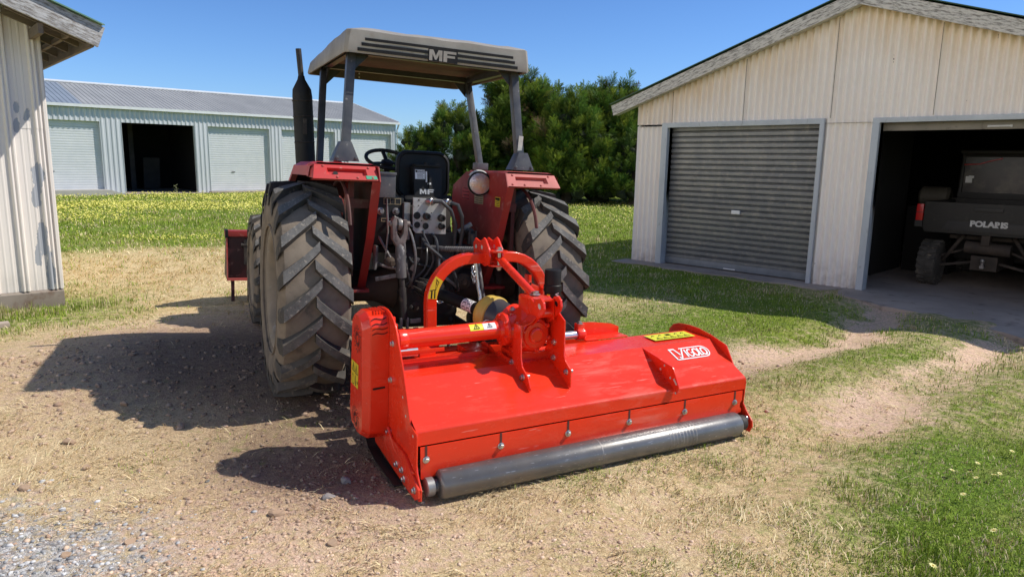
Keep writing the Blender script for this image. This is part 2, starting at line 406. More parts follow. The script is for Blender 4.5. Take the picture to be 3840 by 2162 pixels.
sk.sun_elevation = SUN_EL; sk.sun_rotation = SUN_AZ; sk.air_density = 1.15; sk.dust_density = .15; sk.ozone_density = 2.6; sk.altitude = 300
# clear deep blue ahead, added bright band, unseen behind the photographer, to fill the shaded garage wall
tcw = wn.nodes.new('ShaderNodeTexCoord'); sxw = wn.nodes.new('ShaderNodeSeparateXYZ'); wn.links.new(tcw.outputs['Generated'], sxw.inputs[0])
rpw = wn.nodes.new('ShaderNodeValToRGB'); wn.links.new(sxw.outputs[2], rpw.inputs[0])
el = rpw.color_ramp.elements
for p_, c_ in ((0, (.55, .80, 1.27)), (.07, (.70, .87, 1.12)), (.21, (.36, .72, 1.09)), (.42, (.20, .36, .52)), (.8, (.17, .30, .44))):
    e_ = el[0] if p_ == 0 else (el[1] if p_ == .8 else el.new(p_))
    e_.position = p_; e_.color = (c_[0] / 1.3, c_[1] / 1.3, c_[2] / 1.3, 1)
mlw = wn.nodes.new('ShaderNodeMix'); mlw.data_type = 'RGBA'; mlw.blend_type = 'MULTIPLY'; mlw.inputs[0].default_value = 1
wn.links.new(sk.outputs[0], mlw.inputs[6]); wn.links.new(rpw.outputs[0], mlw.inputs[7])
dtw = wn.nodes.new('ShaderNodeVectorMath'); dtw.operation = 'DOT_PRODUCT'; wn.links.new(tcw.outputs['Generated'], dtw.inputs[0]); dtw.inputs[1].default_value = Vector((-.86, -.50, .0)).normalized()
mrw = wn.nodes.new('ShaderNodeMapRange'); mrw.interpolation_type = 'SMOOTHSTEP'; mrw.inputs['From Min'].default_value = .15; mrw.inputs['From Max'].default_value = .80; wn.links.new(dtw.outputs['Value'], mrw.inputs['Value'])
nzw = wn.nodes.new('ShaderNodeTexNoise'); nzw.inputs['Scale'].default_value = 2.6; nzw.inputs['Detail'].default_value = 6; wn.links.new(tcw.outputs['Generated'], nzw.inputs['Vector'])
nrw = wn.nodes.new('ShaderNodeMapRange'); nrw.inputs['From Min'].default_value = .32; nrw.inputs['From Max'].default_value = .62; nrw.inputs['To Min'].default_value = .35; wn.links.new(nzw.outputs['Fac'], nrw.inputs['Value'])
bnw = wn.nodes.new('ShaderNodeMapRange'); bnw.interpolation_type = 'SMOOTHSTEP'; bnw.inputs['From Min'].default_value = .48; bnw.inputs['From Max'].default_value = .20; wn.links.new(sxw.outputs[2], bnw.inputs['Value'])
m0w = wn.nodes.new('ShaderNodeMath'); m0w.operation = 'MULTIPLY'; wn.links.new(mrw.outputs[0], m0w.inputs[0]); wn.links.new(bnw.outputs[0], m0w.inputs[1])
mmw = wn.nodes.new('ShaderNodeMath'); mmw.operation = 'MULTIPLY'; wn.links.new(m0w.outputs[0], mmw.inputs[0]); wn.links.new(nrw.outputs[0], mmw.inputs[1])
mxw = wn.nodes.new('ShaderNodeMix'); mxw.data_type = 'RGBA'; wn.links.new(mmw.outputs[0], mxw.inputs[0]); wn.links.new(mlw.outputs[2], mxw.inputs[6]); mxw.inputs[7].default_value = (15.5, 14.3, 13.3, 1)
wn.links.new(mxw.outputs[2], bg.inputs[0]); bg.inputs[1].default_value = .135 * 1.25
SC.cycles.max_bounces = 6; SC.cycles.diffuse_bounces = 3; SC.cycles.glossy_bounces = 3; SC.cycles.transmission_bounces = 4
SC.cycles.caustics_reflective = False; SC.cycles.caustics_refractive = False
SC.cycles.use_denoising = True

# ------------------------------------------------------------------ ground
# where the yard is green, straw coloured, bare dirt or gravel: (x, y, green, straw, dirt, gravel)
ZN = np.array([(1.75,7.55,9,1,0,0),(2.35,7.2,10,0,0,0),(1.35,7.6,8,2,0,0),(1.1,7.9,5,5,0,0),(2.9,6.0,8,2,0,0),(3.45,6.25,10,0,0,0),(2.5,5.6,7,3,0,0),(-2.02,2.65,0,0,3,7),(-1.62,2.66,0,1,5,4),(-1.13,2.67,0,2,8,0),(-0.63,2.69,0,3,7,0),(-0.13,2.71,0,4,6,0),(0.3,2.72,1,4,5,0),(0.72,2.73,1,5,4,0),(1.15,2.75,1,5,4,0),(1.59,2.76,4,6,0,0),(1.94,2.77,6,4,0,0),(2.22,2.78,9,1,0,0),(-2.21,2.86,0,0,2,8),(-1.93,2.9,0,0,3,7),(-1.74,2.98,0,2,4,4),(-1.39,2.88,0,2,7,1),(-0.95,2.93,0,2,8,0),(-0.51,2.98,0,3,7,0),(-0.05,3.04,0,4,6,0),(0.41,3.02,1,4,5,0),(0.8,3.06,0,4,6,0),(1.17,3.04,2,5,3,0),(1.55,3.05,3,6,1,0),(1.93,3.07,7,3,0,0),(2.32,3.08,9,1,0,0),(-2.4,3.14,0,2,3,5),(-2.2,3.19,0,4,3,3),(-1.94,3.24,0,7,3,0),(-1.63,3.21,0,5,5,0),(-1.25,3.26,0,2,8,0),(-0.72,3.12,0,2,8,0),(0.04,3.31,0,6,4,0),(0.46,3.42,2,6,2,0),(0.79,3.52,1,4,5,0),(1.08,3.4,2,6,2,0),(1.43,3.5,2,6,2,0),(1.84,3.47,4,5,1,0),(2.23,3.48,8,2,0,0),(2.63,3.55,10,0,0,0),(-2.63,3.53,0,7,3,0),(-2.35,3.59,1,8,1,0),(-1.92,3.6,1,7,2,0),(-1.47,3.57,0,2,8,0),(-1.05,3.59,0,1,9,0),(0.38,3.7,2,7,1,0),(0.86,3.83,2,7,1,0),(1.32,3.85,2,5,3,0),(1.65,4.04,0,4,6,0),(1.92,3.87,3,6,1,0),(2.31,3.95,6,4,0,0),(2.67,3.96,9,1,0,0),(3.02,3.98,10,0,0,0),(-3.06,4.07,0,4,6,0),(-2.77,4.08,0,5,5,0),(-2.42,4.1,0,5,5,0),(-2.09,4.18,0,7,3,0),(-1.57,4.14,1,5,4,0),(-1.06,4.1,0,2,8,0),(1.67,4.36,3,6,1,0),(2.04,4.45,2,6,2,0),(2.35,4.54,1,3,6,0),(2.71,4.55,5,4,1,0),(3.15,4.65,6,3,1,0),(3.59,4.75,4,3,3,0),(-3.45,4.62,0,4,6,0),(-3.0,4.65,0,3,7,0),(-2.5,4.76,0,1,9,0),(-1.91,4.71,0,2,8,0),(1.95,4.91,4,6,0,0),(2.34,4.94,3,6,1,0),(2.7,4.96,1,2,7,0),(3.19,5.36,0,1,9,0),(3.72,5.71,0,1,9,0),(3.25,4.98,9,1,0,0),(3.81,5.29,8,2,0,0),(4.44,5.87,7,2,1,0),(-3.96,5.35,1,5,4,0),(-3.6,5.37,0,3,7,0),(-3.2,5.5,0,1,9,0),(-2.57,5.54,0,1,9,0),(-2.14,5.46,0,1,9,0),(2.06,5.39,5,5,0,0),(2.53,5.53,4,6,0,0),(3.05,5.78,6,4,0,0),(3.61,6.06,7,3,0,0),(1.96,5.9,0,2,8,0),(2.48,6.27,0,1,9,0),(3.2,6.83,0,1,9,0),(3.66,7.26,0,1,9,0),(4.15,7.84,0,1,9,0),(4.79,8.69,0,1,9,0),(4.34,6.24,0,1,9,0),(4.95,6.75,0,1,9,0),(4.63,6.19,3,2,5,0),(-4.55,6.18,4,5,1,0),(-4.33,6.34,2,7,1,0),(-3.79,6.23,0,3,7,0),(-3.26,6.27,0,1,9,0),(-2.78,6.45,0,1,9,0),(1.3,7.08,6,4,0,0),(1.93,7.13,8,2,0,0),(2.51,7.0,8,2,0,0),(2.9,6.14,8,2,0,0),(3.61,6.61,9,1,0,0),(4.35,7.14,9,1,0,0),(4.79,7.17,8,1,1,0),(4.94,8.16,3,1,6,0),(5.39,7.98,1,0,9,0),(-5.21,7.11,9,1,0,0),(-4.84,7.05,7,3,0,0),(-4.54,7.17,3,6,1,0),(-4.12,7.4,1,7,2,0),(-3.33,7.27,0,4,6,0),(-2.99,7.49,0,3,7,0),(-1.62,8.28,0,6,4,0),(1.25,7.85,4,6,0,0),(1.37,8.68,0,4,6,0),(1.75,8.34,4,4,2,0),(2.24,8.15,9,1,0,0),(2.84,7.99,10,0,0,0),(3.66,8.28,9,1,0,0),(3.95,8.08,5,0,5,0),(-5.24,8.31,3,7,0,0),(-4.55,8.38,1,9,0,0),(-3.89,8.31,1,7,2,0),(-3.43,8.62,1,8,1,0),(-1.74,8.92,0,7,3,0),(1.35,9.68,8,2,0,0),(2.0,9.59,9,1,0,0),(2.69,9.07,10,0,0,0),(3.61,9.3,6,0,4,0),(-6.2,9.87,2,8,0,0),(-5.5,9.95,0,9,1,0),(-4.79,10.03,1,9,0,0),(-4.13,10.11,1,9,0,0),(1.48,11.16,10,0,0,0),(-7.14,11.42,3,7,0,0),(-6.29,11.3,0,8,2,0),(-5.49,11.4,2,8,0,0),(-4.84,11.73,3,7,0,0),(1.73,13.15,10,0,0,0),(-8.64,13.48,7,3,0,0),(-7.38,13.03,7,3,0,0),(-6.63,13.8,8,2,0,0),(-5.66,13.96,7,3,0,0),(2.09,15.99,10,0,0,0),(-10.6,16.46,9,1,0,0),(-9.17,16.24,9,1,0,0),(-8.12,16.96,10,0,0,0),(-6.77,17.22,10,0,0,0),(2.64,20.35,10,0,0,0),(-12.27,19.1,7,3,0,0),(-10.93,19.41,8,2,0,0),(-9.23,20.56,8,2,0,0),(-7.62,20.95,9,1,0,0),(-15.24,23.57,10,0,0,0),(-13.52,24.08,10,0,0,0),(-11.58,25.86,10,0,0,0),(-8.93,26.69,10,0,0,0),(-4.23,25.66,10,0,0,0),(0.11,22.83,10,0,0,0),(3.3,25.54,10,0,0,0)], float)
TR1 = [(1.32, 5.35), (1.97, 5.9), (2.48, 6.27), (3.2, 6.83), (4.15, 7.84), (4.85, 8.74), (5.57, 9.64)]
TR2 = [(.75, 3.3), (1.62, 4.03), (2.39, 4.61), (3.14, 5.3), (3.75, 5.76), (4.39, 6.28), (4.96, 6.75), (5.77, 7.43)]
G0 = np.array((2.16, 12.53)); GD = np.array((.7046, -.7096)); GN = np.array((-.7096, -.7046))   # garage corner, along the front, towards the yard
def vnoise(x, y, s, seed=0):
    """cheap smooth value noise on arrays, 0..1"""
    x = np.asarray(x) * s + seed * 17.13; y = np.asarray(y) * s - seed * 9.7
    xi = np.floor(x).astype(np.int64); yi = np.floor(y).astype(np.int64); fx = x - xi; fy = y - yi
    fx = fx * fx * (3 - 2 * fx); fy = fy * fy * (3 - 2 * fy)
    def h(a, b):
        n = (a * 374761393 + b * 668265263 + seed * 974711) & 0x7fffffff
        n = ((n ^ (n >> 13)) * 1274126177) & 0x7fffffff
        return ((n ^ (n >> 16)) & 0xffff) / 65535.0
    return (h(xi, yi) * (1 - fx) + h(xi + 1, yi) * fx) * (1 - fy) + (h(xi, yi + 1) * (1 - fx) + h(xi + 1, yi + 1) * fx) * fy
def fbm(x, y, s, seed=0, o=4):
    t = 0; a = .5; w = 0
    for k in range(o):
        t = t + a * vnoise(x, y, s * 2 ** k, seed + k); w += a; a *= .55
    return t / w
def seg_dist(x, y, P):
    d = np.full(np.shape(x), 1e9)
    for a, b in zip(P[:-1], P[1:]):
        ax, ay = a; bx, by = b; L2 = (bx - ax) ** 2 + (by - ay) ** 2
        t = np.clip(((x - ax) * (bx - ax) + (y - ay) * (by - ay)) / L2, 0, 1)
        d = np.minimum(d, np.hypot(x - ax - t * (bx - ax), y - ay - t * (by - ay)))
    return d
ZR = np.hypot(ZN[:, 0], ZN[:, 1]); ZW = ZN[:, 2:] / 10.0
def zone(x, y):
    x = np.asarray(x, float); y = np.asarray(y, float); r = np.hypot(x, y)
    fr = np.clip((r - 6) / 8, 0, 1)
    wx = x + (fbm(x, y, 2.2, 3) - .5) * .16 * np.minimum(r, 14) * .35 + (fbm(x, y, .55, 13) - .5) * 3.0 * fr
    wy = y + (fbm(x, y, 2.2, 8) - .5) * .16 * np.minimum(r, 14) * .35 + (fbm(x, y, .55, 18) - .5) * 5.0 * fr
    num = np.zeros(x.shape + (4,)); den = np.full(x.shape, 1e-12)
    for i in range(len(ZN)):
        d2 = ((wx - ZN[i, 0]) ** 2 + (wy - ZN[i, 1]) ** 2) / (ZR[i] * .085) ** 2
        k = np.exp(-d2) + 1e-5 / (1 + d2) ** 2
        num += k[..., None] * ZW[i]; den += k
    z = num / den[..., None]
    for P, w in ((TR1, .23), (TR2[2:], .25)):
        q = (np.clip(1.45 - seg_dist(wx, wy, P) / w, 0, 1) * np.clip((fbm(x, y, 1.1, 66) - .22) * 4.5, .35, 1))[..., None]
        z = z * (1 - q) + np.array((0, .12, .88, 0)) * q
    far = (np.clip((r - 24) / 8, 0, 1))[..., None]
    return z * (1 - far) + np.array((.9, .1, 0, 0)) * far
TC = np.array((-.746, 5.26)); THD = radians(25.0); TR_ = np.array((cos(THD), sin(THD))); TF_ = np.array((-sin(THD), cos(THD)))
def height(x, y):
    x = np.asarray(x, float); y = np.asarray(y, float); r = np.hypot(x, y)
    z = (fbm(x, y, 1.6, 21) - .5) * .03 * np.clip(r / 4, .2, 1) + (fbm(x, y, .45, 4) - .5) * .05 * np.clip((r - 8) / 6, 0, 1)
    for P, dep, w in ((TR1, .065, .26), (TR2, .055, .28)):
        d = seg_dist(x, y, P); z = z - dep * np.exp(-(d / w) ** 2) + .02 * np.exp(-((d - .5) / .25) ** 2)
    lat = (x - TC[0]) * TR_[0] + (y - TC[1]) * TR_[1]; lo = (x - TC[0]) * TF_[0] + (y - TC[1]) * TF_[1]
    ne = np.exp(-((np.abs(lat) - .85) / .5) ** 2 - (lo / .55) ** 2)
    z = z * (1 - .8 * ne) - .035 * lat * ne
    z = z + .20 * np.exp(-((x + 3.4) / 1.3) ** 2 - ((y - 5.2) / 1.6) ** 2)
    # level under the mower, the sheds and the slabs
    mx, my = -.409, 3.293; a = radians(27.33)
    ml = (x - mx) * cos(a) + (y - my) * sin(a); mf = -(x - mx) * sin(a) + (y - my) * cos(a)
    q = np.clip(1 - np.maximum(np.abs(ml - 1.05) - 1.2, np.abs(mf - .4) - .55) / .35, 0, 1); z = z * (1 - .85 * q) - .004 * q
    s = (x - G0[0]) * GD[0] + (y - G0[1]) * GD[1]; o = (x - G0[0]) * GN[0] + (y - G0[1]) * GN[1]
    q = np.clip(1 - np.maximum(np.abs(s - 3.7) - 4.0, np.abs(o + 2.2) - 2.9) / .5, 0, 1)
    z = z * (1 - q) - .012 * q
    q = np.clip((r - 26) / 5, 0, 1); z = z * (1 - q)
    return z

def axis_pts(lo, hi, step, far, ratio=1.22):
    a = list(np.arange(lo, hi + 1e-6, step)); d = step
    while a[-1] < far: d *= ratio; a.append(a[-1] + d)
    d = step
    while a[0] > -far: d *= ratio; a.insert(0, a[0] - d)
    return np.array(a)
gx = axis_pts(-4.2, 6.2, .055, 900); gy = axis_pts(1.8, 11.0, .055, 900)
GX, GY = np.meshgrid(gx, gy)
GZ = height(GX, GY); ZZ = zone(GX, GY)
nx, ny = len(gx), len(gy)
me = bpy.data.meshes.new('ground')
V = np.stack([GX, GY, GZ], -1).reshape(-1, 3)
idx = np.arange(nx * ny).reshape(ny, nx)
Q = np.stack([idx[:-1, :-1], idx[:-1, 1:], idx[1:, 1:], idx[1:, :-1]], -1).reshape(-1, 4)
def fast_mesh(me, V, F):
    k = F.shape[1]
    me.vertices.add(len(V)); me.vertices.foreach_set('co', np.ascontiguousarray(V, np.float32).ravel())
    me.loops.add(F.size); me.loops.foreach_set('vertex_index', np.ascontiguousarray(F, np.int32).ravel())
    me.polygons.add(len(F)); me.polygons.foreach_set('loop_start', np.arange(0, F.size, k, dtype=np.int32)); me.polygons.foreach_set('loop_total', np.full(len(F), k, np.int32))
    me.update(calc_edges=True)
fast_mesh(me, V, Q)
me.polygons.foreach_set('use_smooth', np.ones(len(Q), bool))
ca = me.color_attributes.new('zone', 'FLOAT_COLOR', 'POINT'); ca.data.foreach_set('color', ZZ.reshape(-1, 4).astype(np.float32).ravel())
# soil colour painted darker where the shade of tractor and mower falls
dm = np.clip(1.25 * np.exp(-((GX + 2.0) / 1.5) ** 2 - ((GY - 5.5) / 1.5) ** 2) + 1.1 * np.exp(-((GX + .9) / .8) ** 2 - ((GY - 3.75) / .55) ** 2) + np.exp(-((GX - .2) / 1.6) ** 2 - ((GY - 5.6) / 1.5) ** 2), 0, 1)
da = me.attributes.new('shade_paint', 'FLOAT', 'POINT'); da.data.foreach_set('value', dm.astype(np.float32).ravel())
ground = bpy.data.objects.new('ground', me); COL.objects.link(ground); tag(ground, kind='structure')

def ground_mat():
    m, nt, b = newmat('yard_ground')
    tc = N(nt, 'ShaderNodeTexCoord'); co = tc.outputs['Object']
    at = N(nt, 'ShaderNodeAttribute', attribute_name='zone'); sp = N(nt, 'ShaderNodeSeparateColor'); L(nt, at.outputs['Color'], sp.inputs[0])
    g, s, d = sp.outputs; v = at.outputs['Alpha']
    # fine squiggly light/dark litter used by every layer
    q1, _ = noise_fac(nt, co, 62, .40, .60, 4, .65, dist=1.2); q2, _ = noise_fac(nt, co, 26, .36, .64, 5, .7, dist=.8)
    lit = mulf(nt, mulf(nt, q1, .6), mulf(nt, q2, .4), 'ADD')
    # dirt: pinkish clay, crumbs
    f1, _ = noise_fac(nt, co, 1.8, .3, .7, 6); c = mixc(nt, f1, (.92, .645, .47), (.78, .53, .375))
    f2, r2 = noise_fac(nt, co, 44, .49, .60, 5, .7, dist=.5); c = mixc(nt, mulf(nt, f2, .72), c, (.30, .18, .12))
    f3, _ = noise_fac(nt, co, 66, .54, .60, 3, .7); c = mixc(nt, mulf(nt, f3, .7), c, (.95, .74, .56))
    at2 = N(nt, 'ShaderNodeAttribute', attribute_name='shade_paint')
    c = mixc(nt, mulf(nt, at2.outputs['Fac'], .80), c, (.100, .060, .045))  # dirt darkened in its colour where the machines' shade falls
    # gravel
    vo = N(nt, 'ShaderNodeTexVoronoi'); vo.inputs['Scale'].default_value = 55; L(nt, co, vo.inputs[0])
    bw = N(nt, 'ShaderNodeSeparateColor'); L(nt, vo.outputs['Color'], bw.inputs[0])
    gc = mixc(nt, bw.outputs[0], (.24, .24, .245), (.80, .785, .76)); gc = mixc(nt, mulf(nt, bw.outputs[1], .35), gc, (.50, .36, .24))
    f4, _ = noise_fac(nt, co, 9, .38, .62, 5)
    vv = mulf(nt, v, mulf(nt, f4, .5, 'ADD')); vv2 = N(nt, 'ShaderNodeMapRange'); vv2.inputs['From Min'].default_value = .12; vv2.inputs['From Max'].default_value = .5; L(nt, vv, vv2.inputs['Value'])
    c = mixc(nt, vv2.outputs[0], c, gc)
    # straw
    f6, _ = noise_fac(nt, co, 1.1, .35, .65, 5); f6b, _ = noise_fac(nt, co, 5, .42, .62, 5)
    sb_ = mixc(nt, f6, (1.0, .84, .50), (.98, .76, .41)); sb_ = mixc(nt, mulf(nt, f6b, .35), sb_, (.62, .40, .17))
    sc = mixc(nt, lit, (.42, .29, .135), sb_)
    f7, _ = noise_fac(nt, co, 16, .3, .7, 6, .7)
    sv = N(nt, 'ShaderNodeMapRange'); sv.inputs['From Min'].default_value = .50; sv.inputs['From Max'].default_value = .95; L(nt, mulf(nt, s, mulf(nt, f7, .9), 'ADD'), sv.inputs['Value'])
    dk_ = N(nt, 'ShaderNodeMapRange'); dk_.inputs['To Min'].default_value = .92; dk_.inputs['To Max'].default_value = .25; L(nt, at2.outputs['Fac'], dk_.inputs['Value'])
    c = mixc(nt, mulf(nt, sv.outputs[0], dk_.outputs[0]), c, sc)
    # green
    f9, _ = noise_fac(nt, co, .45, .35, .65, 5); f9b, _ = noise_fac(nt, co, 2.2, .5, .68, 5)
    gb_ = mixc(nt, f9, (.24, .375, .042), (.38, .46, .055)); gb_ = mixc(nt, mulf(nt, f9b, .55), gb_, (.60, .52, .20))
    gr = mixc(nt, lit, (.035, .070, .012), gb_)
    f10, _ = noise_fac(nt, co, 11, .28, .72, 6, .75)
    gv = N(nt, 'ShaderNodeMapRange'); gv.inputs['From Min'].default_value = .50; gv.inputs['From Max'].default_value = 1.05; L(nt, mulf(nt, g, mulf(nt, f10, .75), 'ADD'), gv.inputs['Value'])
    c = mixc(nt, gv.outputs[0], c, gr)
    L(nt, c, b.inputs['Base Color']); b.inputs['Roughness'].default_value = .95; b.inputs['Specular IOR Level'].default_value = .15
    _, rb = noise_fac(nt, co, 55, 0, 1, 6, .7); bump(nt, b, mulf(nt, rb, mulf(nt, lit, .45), 'ADD'), .8, .018)
    return m
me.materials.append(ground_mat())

# -------- grass as real blades (one object: nobody could count it)
def blade_mat():
    m, nt, b = newmat('grass_blades')
    at = N(nt, 'ShaderNodeAttribute', attribute_name='col')
    L(nt, at.outputs['Color'], b.inputs['Base Color']); b.inputs['Roughness'].default_value = .75; b.inputs['Specular IOR Level'].default_value = .2
    return m
BM = blade_mat()
def polar(n, r0, r1, a0=-radians(43), a1=radians(41)):
    r = r0 * (r1 / r0) ** rng.random(n); a = a0 + (a1 - a0) * rng.random(n)
    return r * np.sin(a), r * np.cos(a), r
def in_slab(x, y):
    s = (x - G0[0]) * GD[0] + (y - G0[1]) * GD[1]; o = (x - G0[0]) * GN[0] + (y - G0[1]) * GN[1]
    e = (fbm(x, y, 3.0, 31) - .5)
    strip = (s > -.25) & (s < 3.8) & (o < .50 + .3 * e) & (o > -7)
    pad = (s > 3.6 + .5 * e) & (s < 7.6) & (o < .62 + .47 * (s - 3.72) + .5 * e) & (o > -7)
    crack = pad & (np.abs(o - .62 - .25 * (s - 4.4) * .2) < .035 + .05 * e) & (s > 4.3)
    crack |= pad & (np.abs(s - 4.35 - .3 * e) < .05) & (o > .6)
    st = ((x + 15.8) * .673 + (y - 31.8) * -.7396)      # steel shed: >0 is in front
    ls = ((x + 5.11) * .673 + (y - 7.81) * -.7396); la = ((x + 5.11) * .7396 + (y - 7.81) * .673)
    return ((strip | pad) & ~crack) | (st < .15) | ((ls < .02) & (la < .02) & (ls > -9))
def blades(x, y, r, kind):
    """kind 0 green, 1 straw: bent triangles; returns verts, faces, colours"""
    n = len(x); z = height(x, y)
    wid = np.maximum(.0034, r * .00066) * (.7 + .7 * rng.random(n))
    grow = np.clip(r / 7, 1, 2.2)
    ln = np.where(kind == 0, .026 + .050 * rng.random(n) ** 1.5, .030 + .060 * rng.random(n)) * grow
    clump = np.clip((fbm(x, y, 3.2, 40) - .35) * 2.2, .35, 1.5)
    ln = ln * np.where(kind == 0, clump, .9)
    az = rng.random(n) * 2 * pi; az = np.where(kind == 1, az * .55 + fbm(x, y, .9, 50) * 7, az)
    tilt = np.where(kind == 0, .15 + .75 * rng.random(n), .95 + .5 * rng.random(n))
    dx, dy = np.cos(az), np.sin(az); px, py = -dy, dx
    hz = np.cos(tilt) * ln; hh = np.sin(tilt) * ln
    base = np.stack([x, y, z - .003], -1); P = np.stack([px, py, np.zeros(n)], -1) * wid[:, None] * .5
    mid = base + np.stack([dx * hh * .45, dy * hh * .45, hz * .62 + .004], -1)
    tip = base + np.stack([dx * hh, dy * hh, hz + .004 * (kind == 1)], -1)
    Vv = np.stack([base - P, base + P, mid + P * .8, mid - P * .8, tip], 1).reshape(-1, 3)
    o = (np.arange(n) * 5)[:, None]
    F = np.concatenate([o + np.array([[0, 1, 2]]), o + np.array([[0, 2, 3]]), o + np.array([[3, 2, 4]])], 0)
    t = rng.random((n, 1)); t2 = fbm(x, y, .8, 60)[:, None]
    gcol = np.array([[.045, .10, .010]]) * (1 - t) + np.array([[.36, .48, .05]]) * t
    gcol = gcol * (1 - .35 * t2) + np.array([[.30, .38, .035]]) * .35 * t2
    t3 = rng.random((n, 1)) ** .7; scol = np.array([[.36, .24, .105]]) * (1 - t3) + np.array([[1.0, .85, .52]]) * t3
    dry = (rng.random((n, 1)) < .12 + .42 * np.clip((fbm(x, y, 2.6, 91)[:, None] - .45) * 5, 0, 1))
    col = np.where((kind == 0)[:, None], np.where(dry, scol * .8, gcol), scol)
    col = np.repeat(np.concatenate([col, np.ones((n, 1))], 1), 5, 0)
    return Vv, F, col
def grass_object(name, x, y, r, kind):
    Vv, F, c = blades(x, y, r, kind)
    me = bpy.data.meshes.new(name); fast_mesh(me, Vv, F)
    a = me.color_attributes.new('col', 'FLOAT_COLOR', 'POINT'); a.data.foreach_set('color', c.astype(np.float32).ravel())
    me.materials.append(BM); o = bpy.data.objects.new(name, me); COL.objects.link(o); return o
x, y, r = polar(520000, 2.3, 46)
zz = zone(x, y); u = rng.random(len(x)); tuft = fbm(x, y, 5.0, 70); big = fbm(x, y, 1.3, 75)
ok = ~in_slab(x, y)
pg = np.clip(zz[:, 0] * 1.45 + (tuft - .5) * 1.3 * (zz[:, 0] < .85) + (big - .5) * .7 * (zz[:, 0] < .85) - .05, 0, 1) * (zz[:, 0] > .04)
ps = np.clip((zz[:, 1] - .30) * .85 + (tuft - .5) * 1.9 + .04, 0, .70) * (zz[:, 1] > .05)
shade_w = 1.25 * np.exp(-((x + 2.0) / 1.5) ** 2 - ((y - 5.5) / 1.5) ** 2) + 1.1 * np.exp(-((x + .9) / .8) ** 2 - ((y - 3.75) / .55) ** 2)  # same painted shade patch, used to thin the blades
ps_cut = np.clip(1 - shade_w, .12, 1)
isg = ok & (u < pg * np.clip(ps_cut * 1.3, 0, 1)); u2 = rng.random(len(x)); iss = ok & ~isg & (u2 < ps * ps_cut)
k = isg | iss
tag(grass_object('grass', x[k], y[k], r[k], np.where(isg[k], 0, 1)), 'short green and straw dry grass growing over the farm yard', 'grass', kind='stuff')
# rank grass against the left shed
x2 = -5.35 + rng.normal(0, .35, 5200); y2 = 7.25 + (x2 + 5.35) * .9 - .16 + rng.normal(0, .16, 5200) * 1.0
k = ((x2 + 5.11) * .673 + (y2 - 7.81) * -.7396 > .03) & (y2 > 5)
xs, ys = x2[k], y2[k]
og = grass_object('long_grass', xs, ys, np.hypot(xs, ys) * .55, np.zeros(len(xs), int))
og.data.transform(Matrix.Identity(4)); tag(og, 'longer rank grass along the plinth of the peeling cream shed', 'grass', kind='stuff')
co_ = np.zeros(len(og.data.vertices) * 3, np.float32); og.data.vertices.foreach_get('co', co_); co_ = co_.reshape(-1, 3)
hb = height(co_[:, 0], co_[:, 1]); co_[:, 2] = hb + (co_[:, 2] - hb) * 3.2; og.data.vertices.foreach_set('co', co_.ravel())

# -------- yellow capeweed carpet in the field (uncountable)
def flower_field():
    n = 260000
    x, y, r = polar(n, 13, 42)
    zf = np.zeros(n)
    left = (x < -3) & (y > 14)
    band = np.clip((r - 20.5 - 1.6 * (fbm(x, y, .35, 80) - .5) * 4) / 3.0, .03, 1)
    zf = np.where(left, band * (.10 + .85 * np.clip((fbm(x, y, .33, 81) - .36) * 4, 0, 1)) * np.where(x < -9, 1, .6), 0)
    zf = np.where(x > -3, .16 * np.clip((r - 17) / 6, 0, 1), zf)
    pd = np.hypot((x + 6.9) / 1.3, (y - 14.1) / .5); zf = np.maximum(zf, .55 * np.exp(-pd ** 2))
    k = (rng.random(n) < zf) & ~in_slab(x, y)
    x, y, r = x[k], y[k], r[k]; n = len(x)
    z = height(x, y) + .05 + .06 * rng.random(n); sz = (.009 + .010 * rng.random(n)) * np.clip(r / 18, .8, 1.5)
    t = rng.random(n) * 2 * pi; tl = .35 + .6 * rng.random(n)
    cs = []
    for k4 in range(4):
        a = k4 * pi / 2
        e1 = np.stack([np.cos(t), np.sin(t), np.zeros(n)], -1); e2 = np.stack([-np.sin(t) * np.cos(tl), np.cos(t) * np.cos(tl), np.sin(tl)], -1)
        cs.append(np.stack([x, y, z], -1) + (e1 * cos(a) + e2 * sin(a)) * sz[:, None])
    Vv = np.stack(cs, 1).reshape(-1, 3); F = (np.arange(n) * 4)[:, None] + np.array([[0, 1, 2, 3]])
    me = bpy.data.meshes.new('capeweed_flowers'); fast_mesh(me, Vv, F)
    me.materials.append(pmat('pale_yellow_petals', (.80, .75, .20), (.70, .64, .10), 3, rough=.7))
    o = bpy.data.objects.new('capeweed_flowers', me); COL.objects.link(o)
    tag(o, 'carpet of small yellow flowers across the field before the steel shed', 'flowers', kind='stuff')
flower_field()

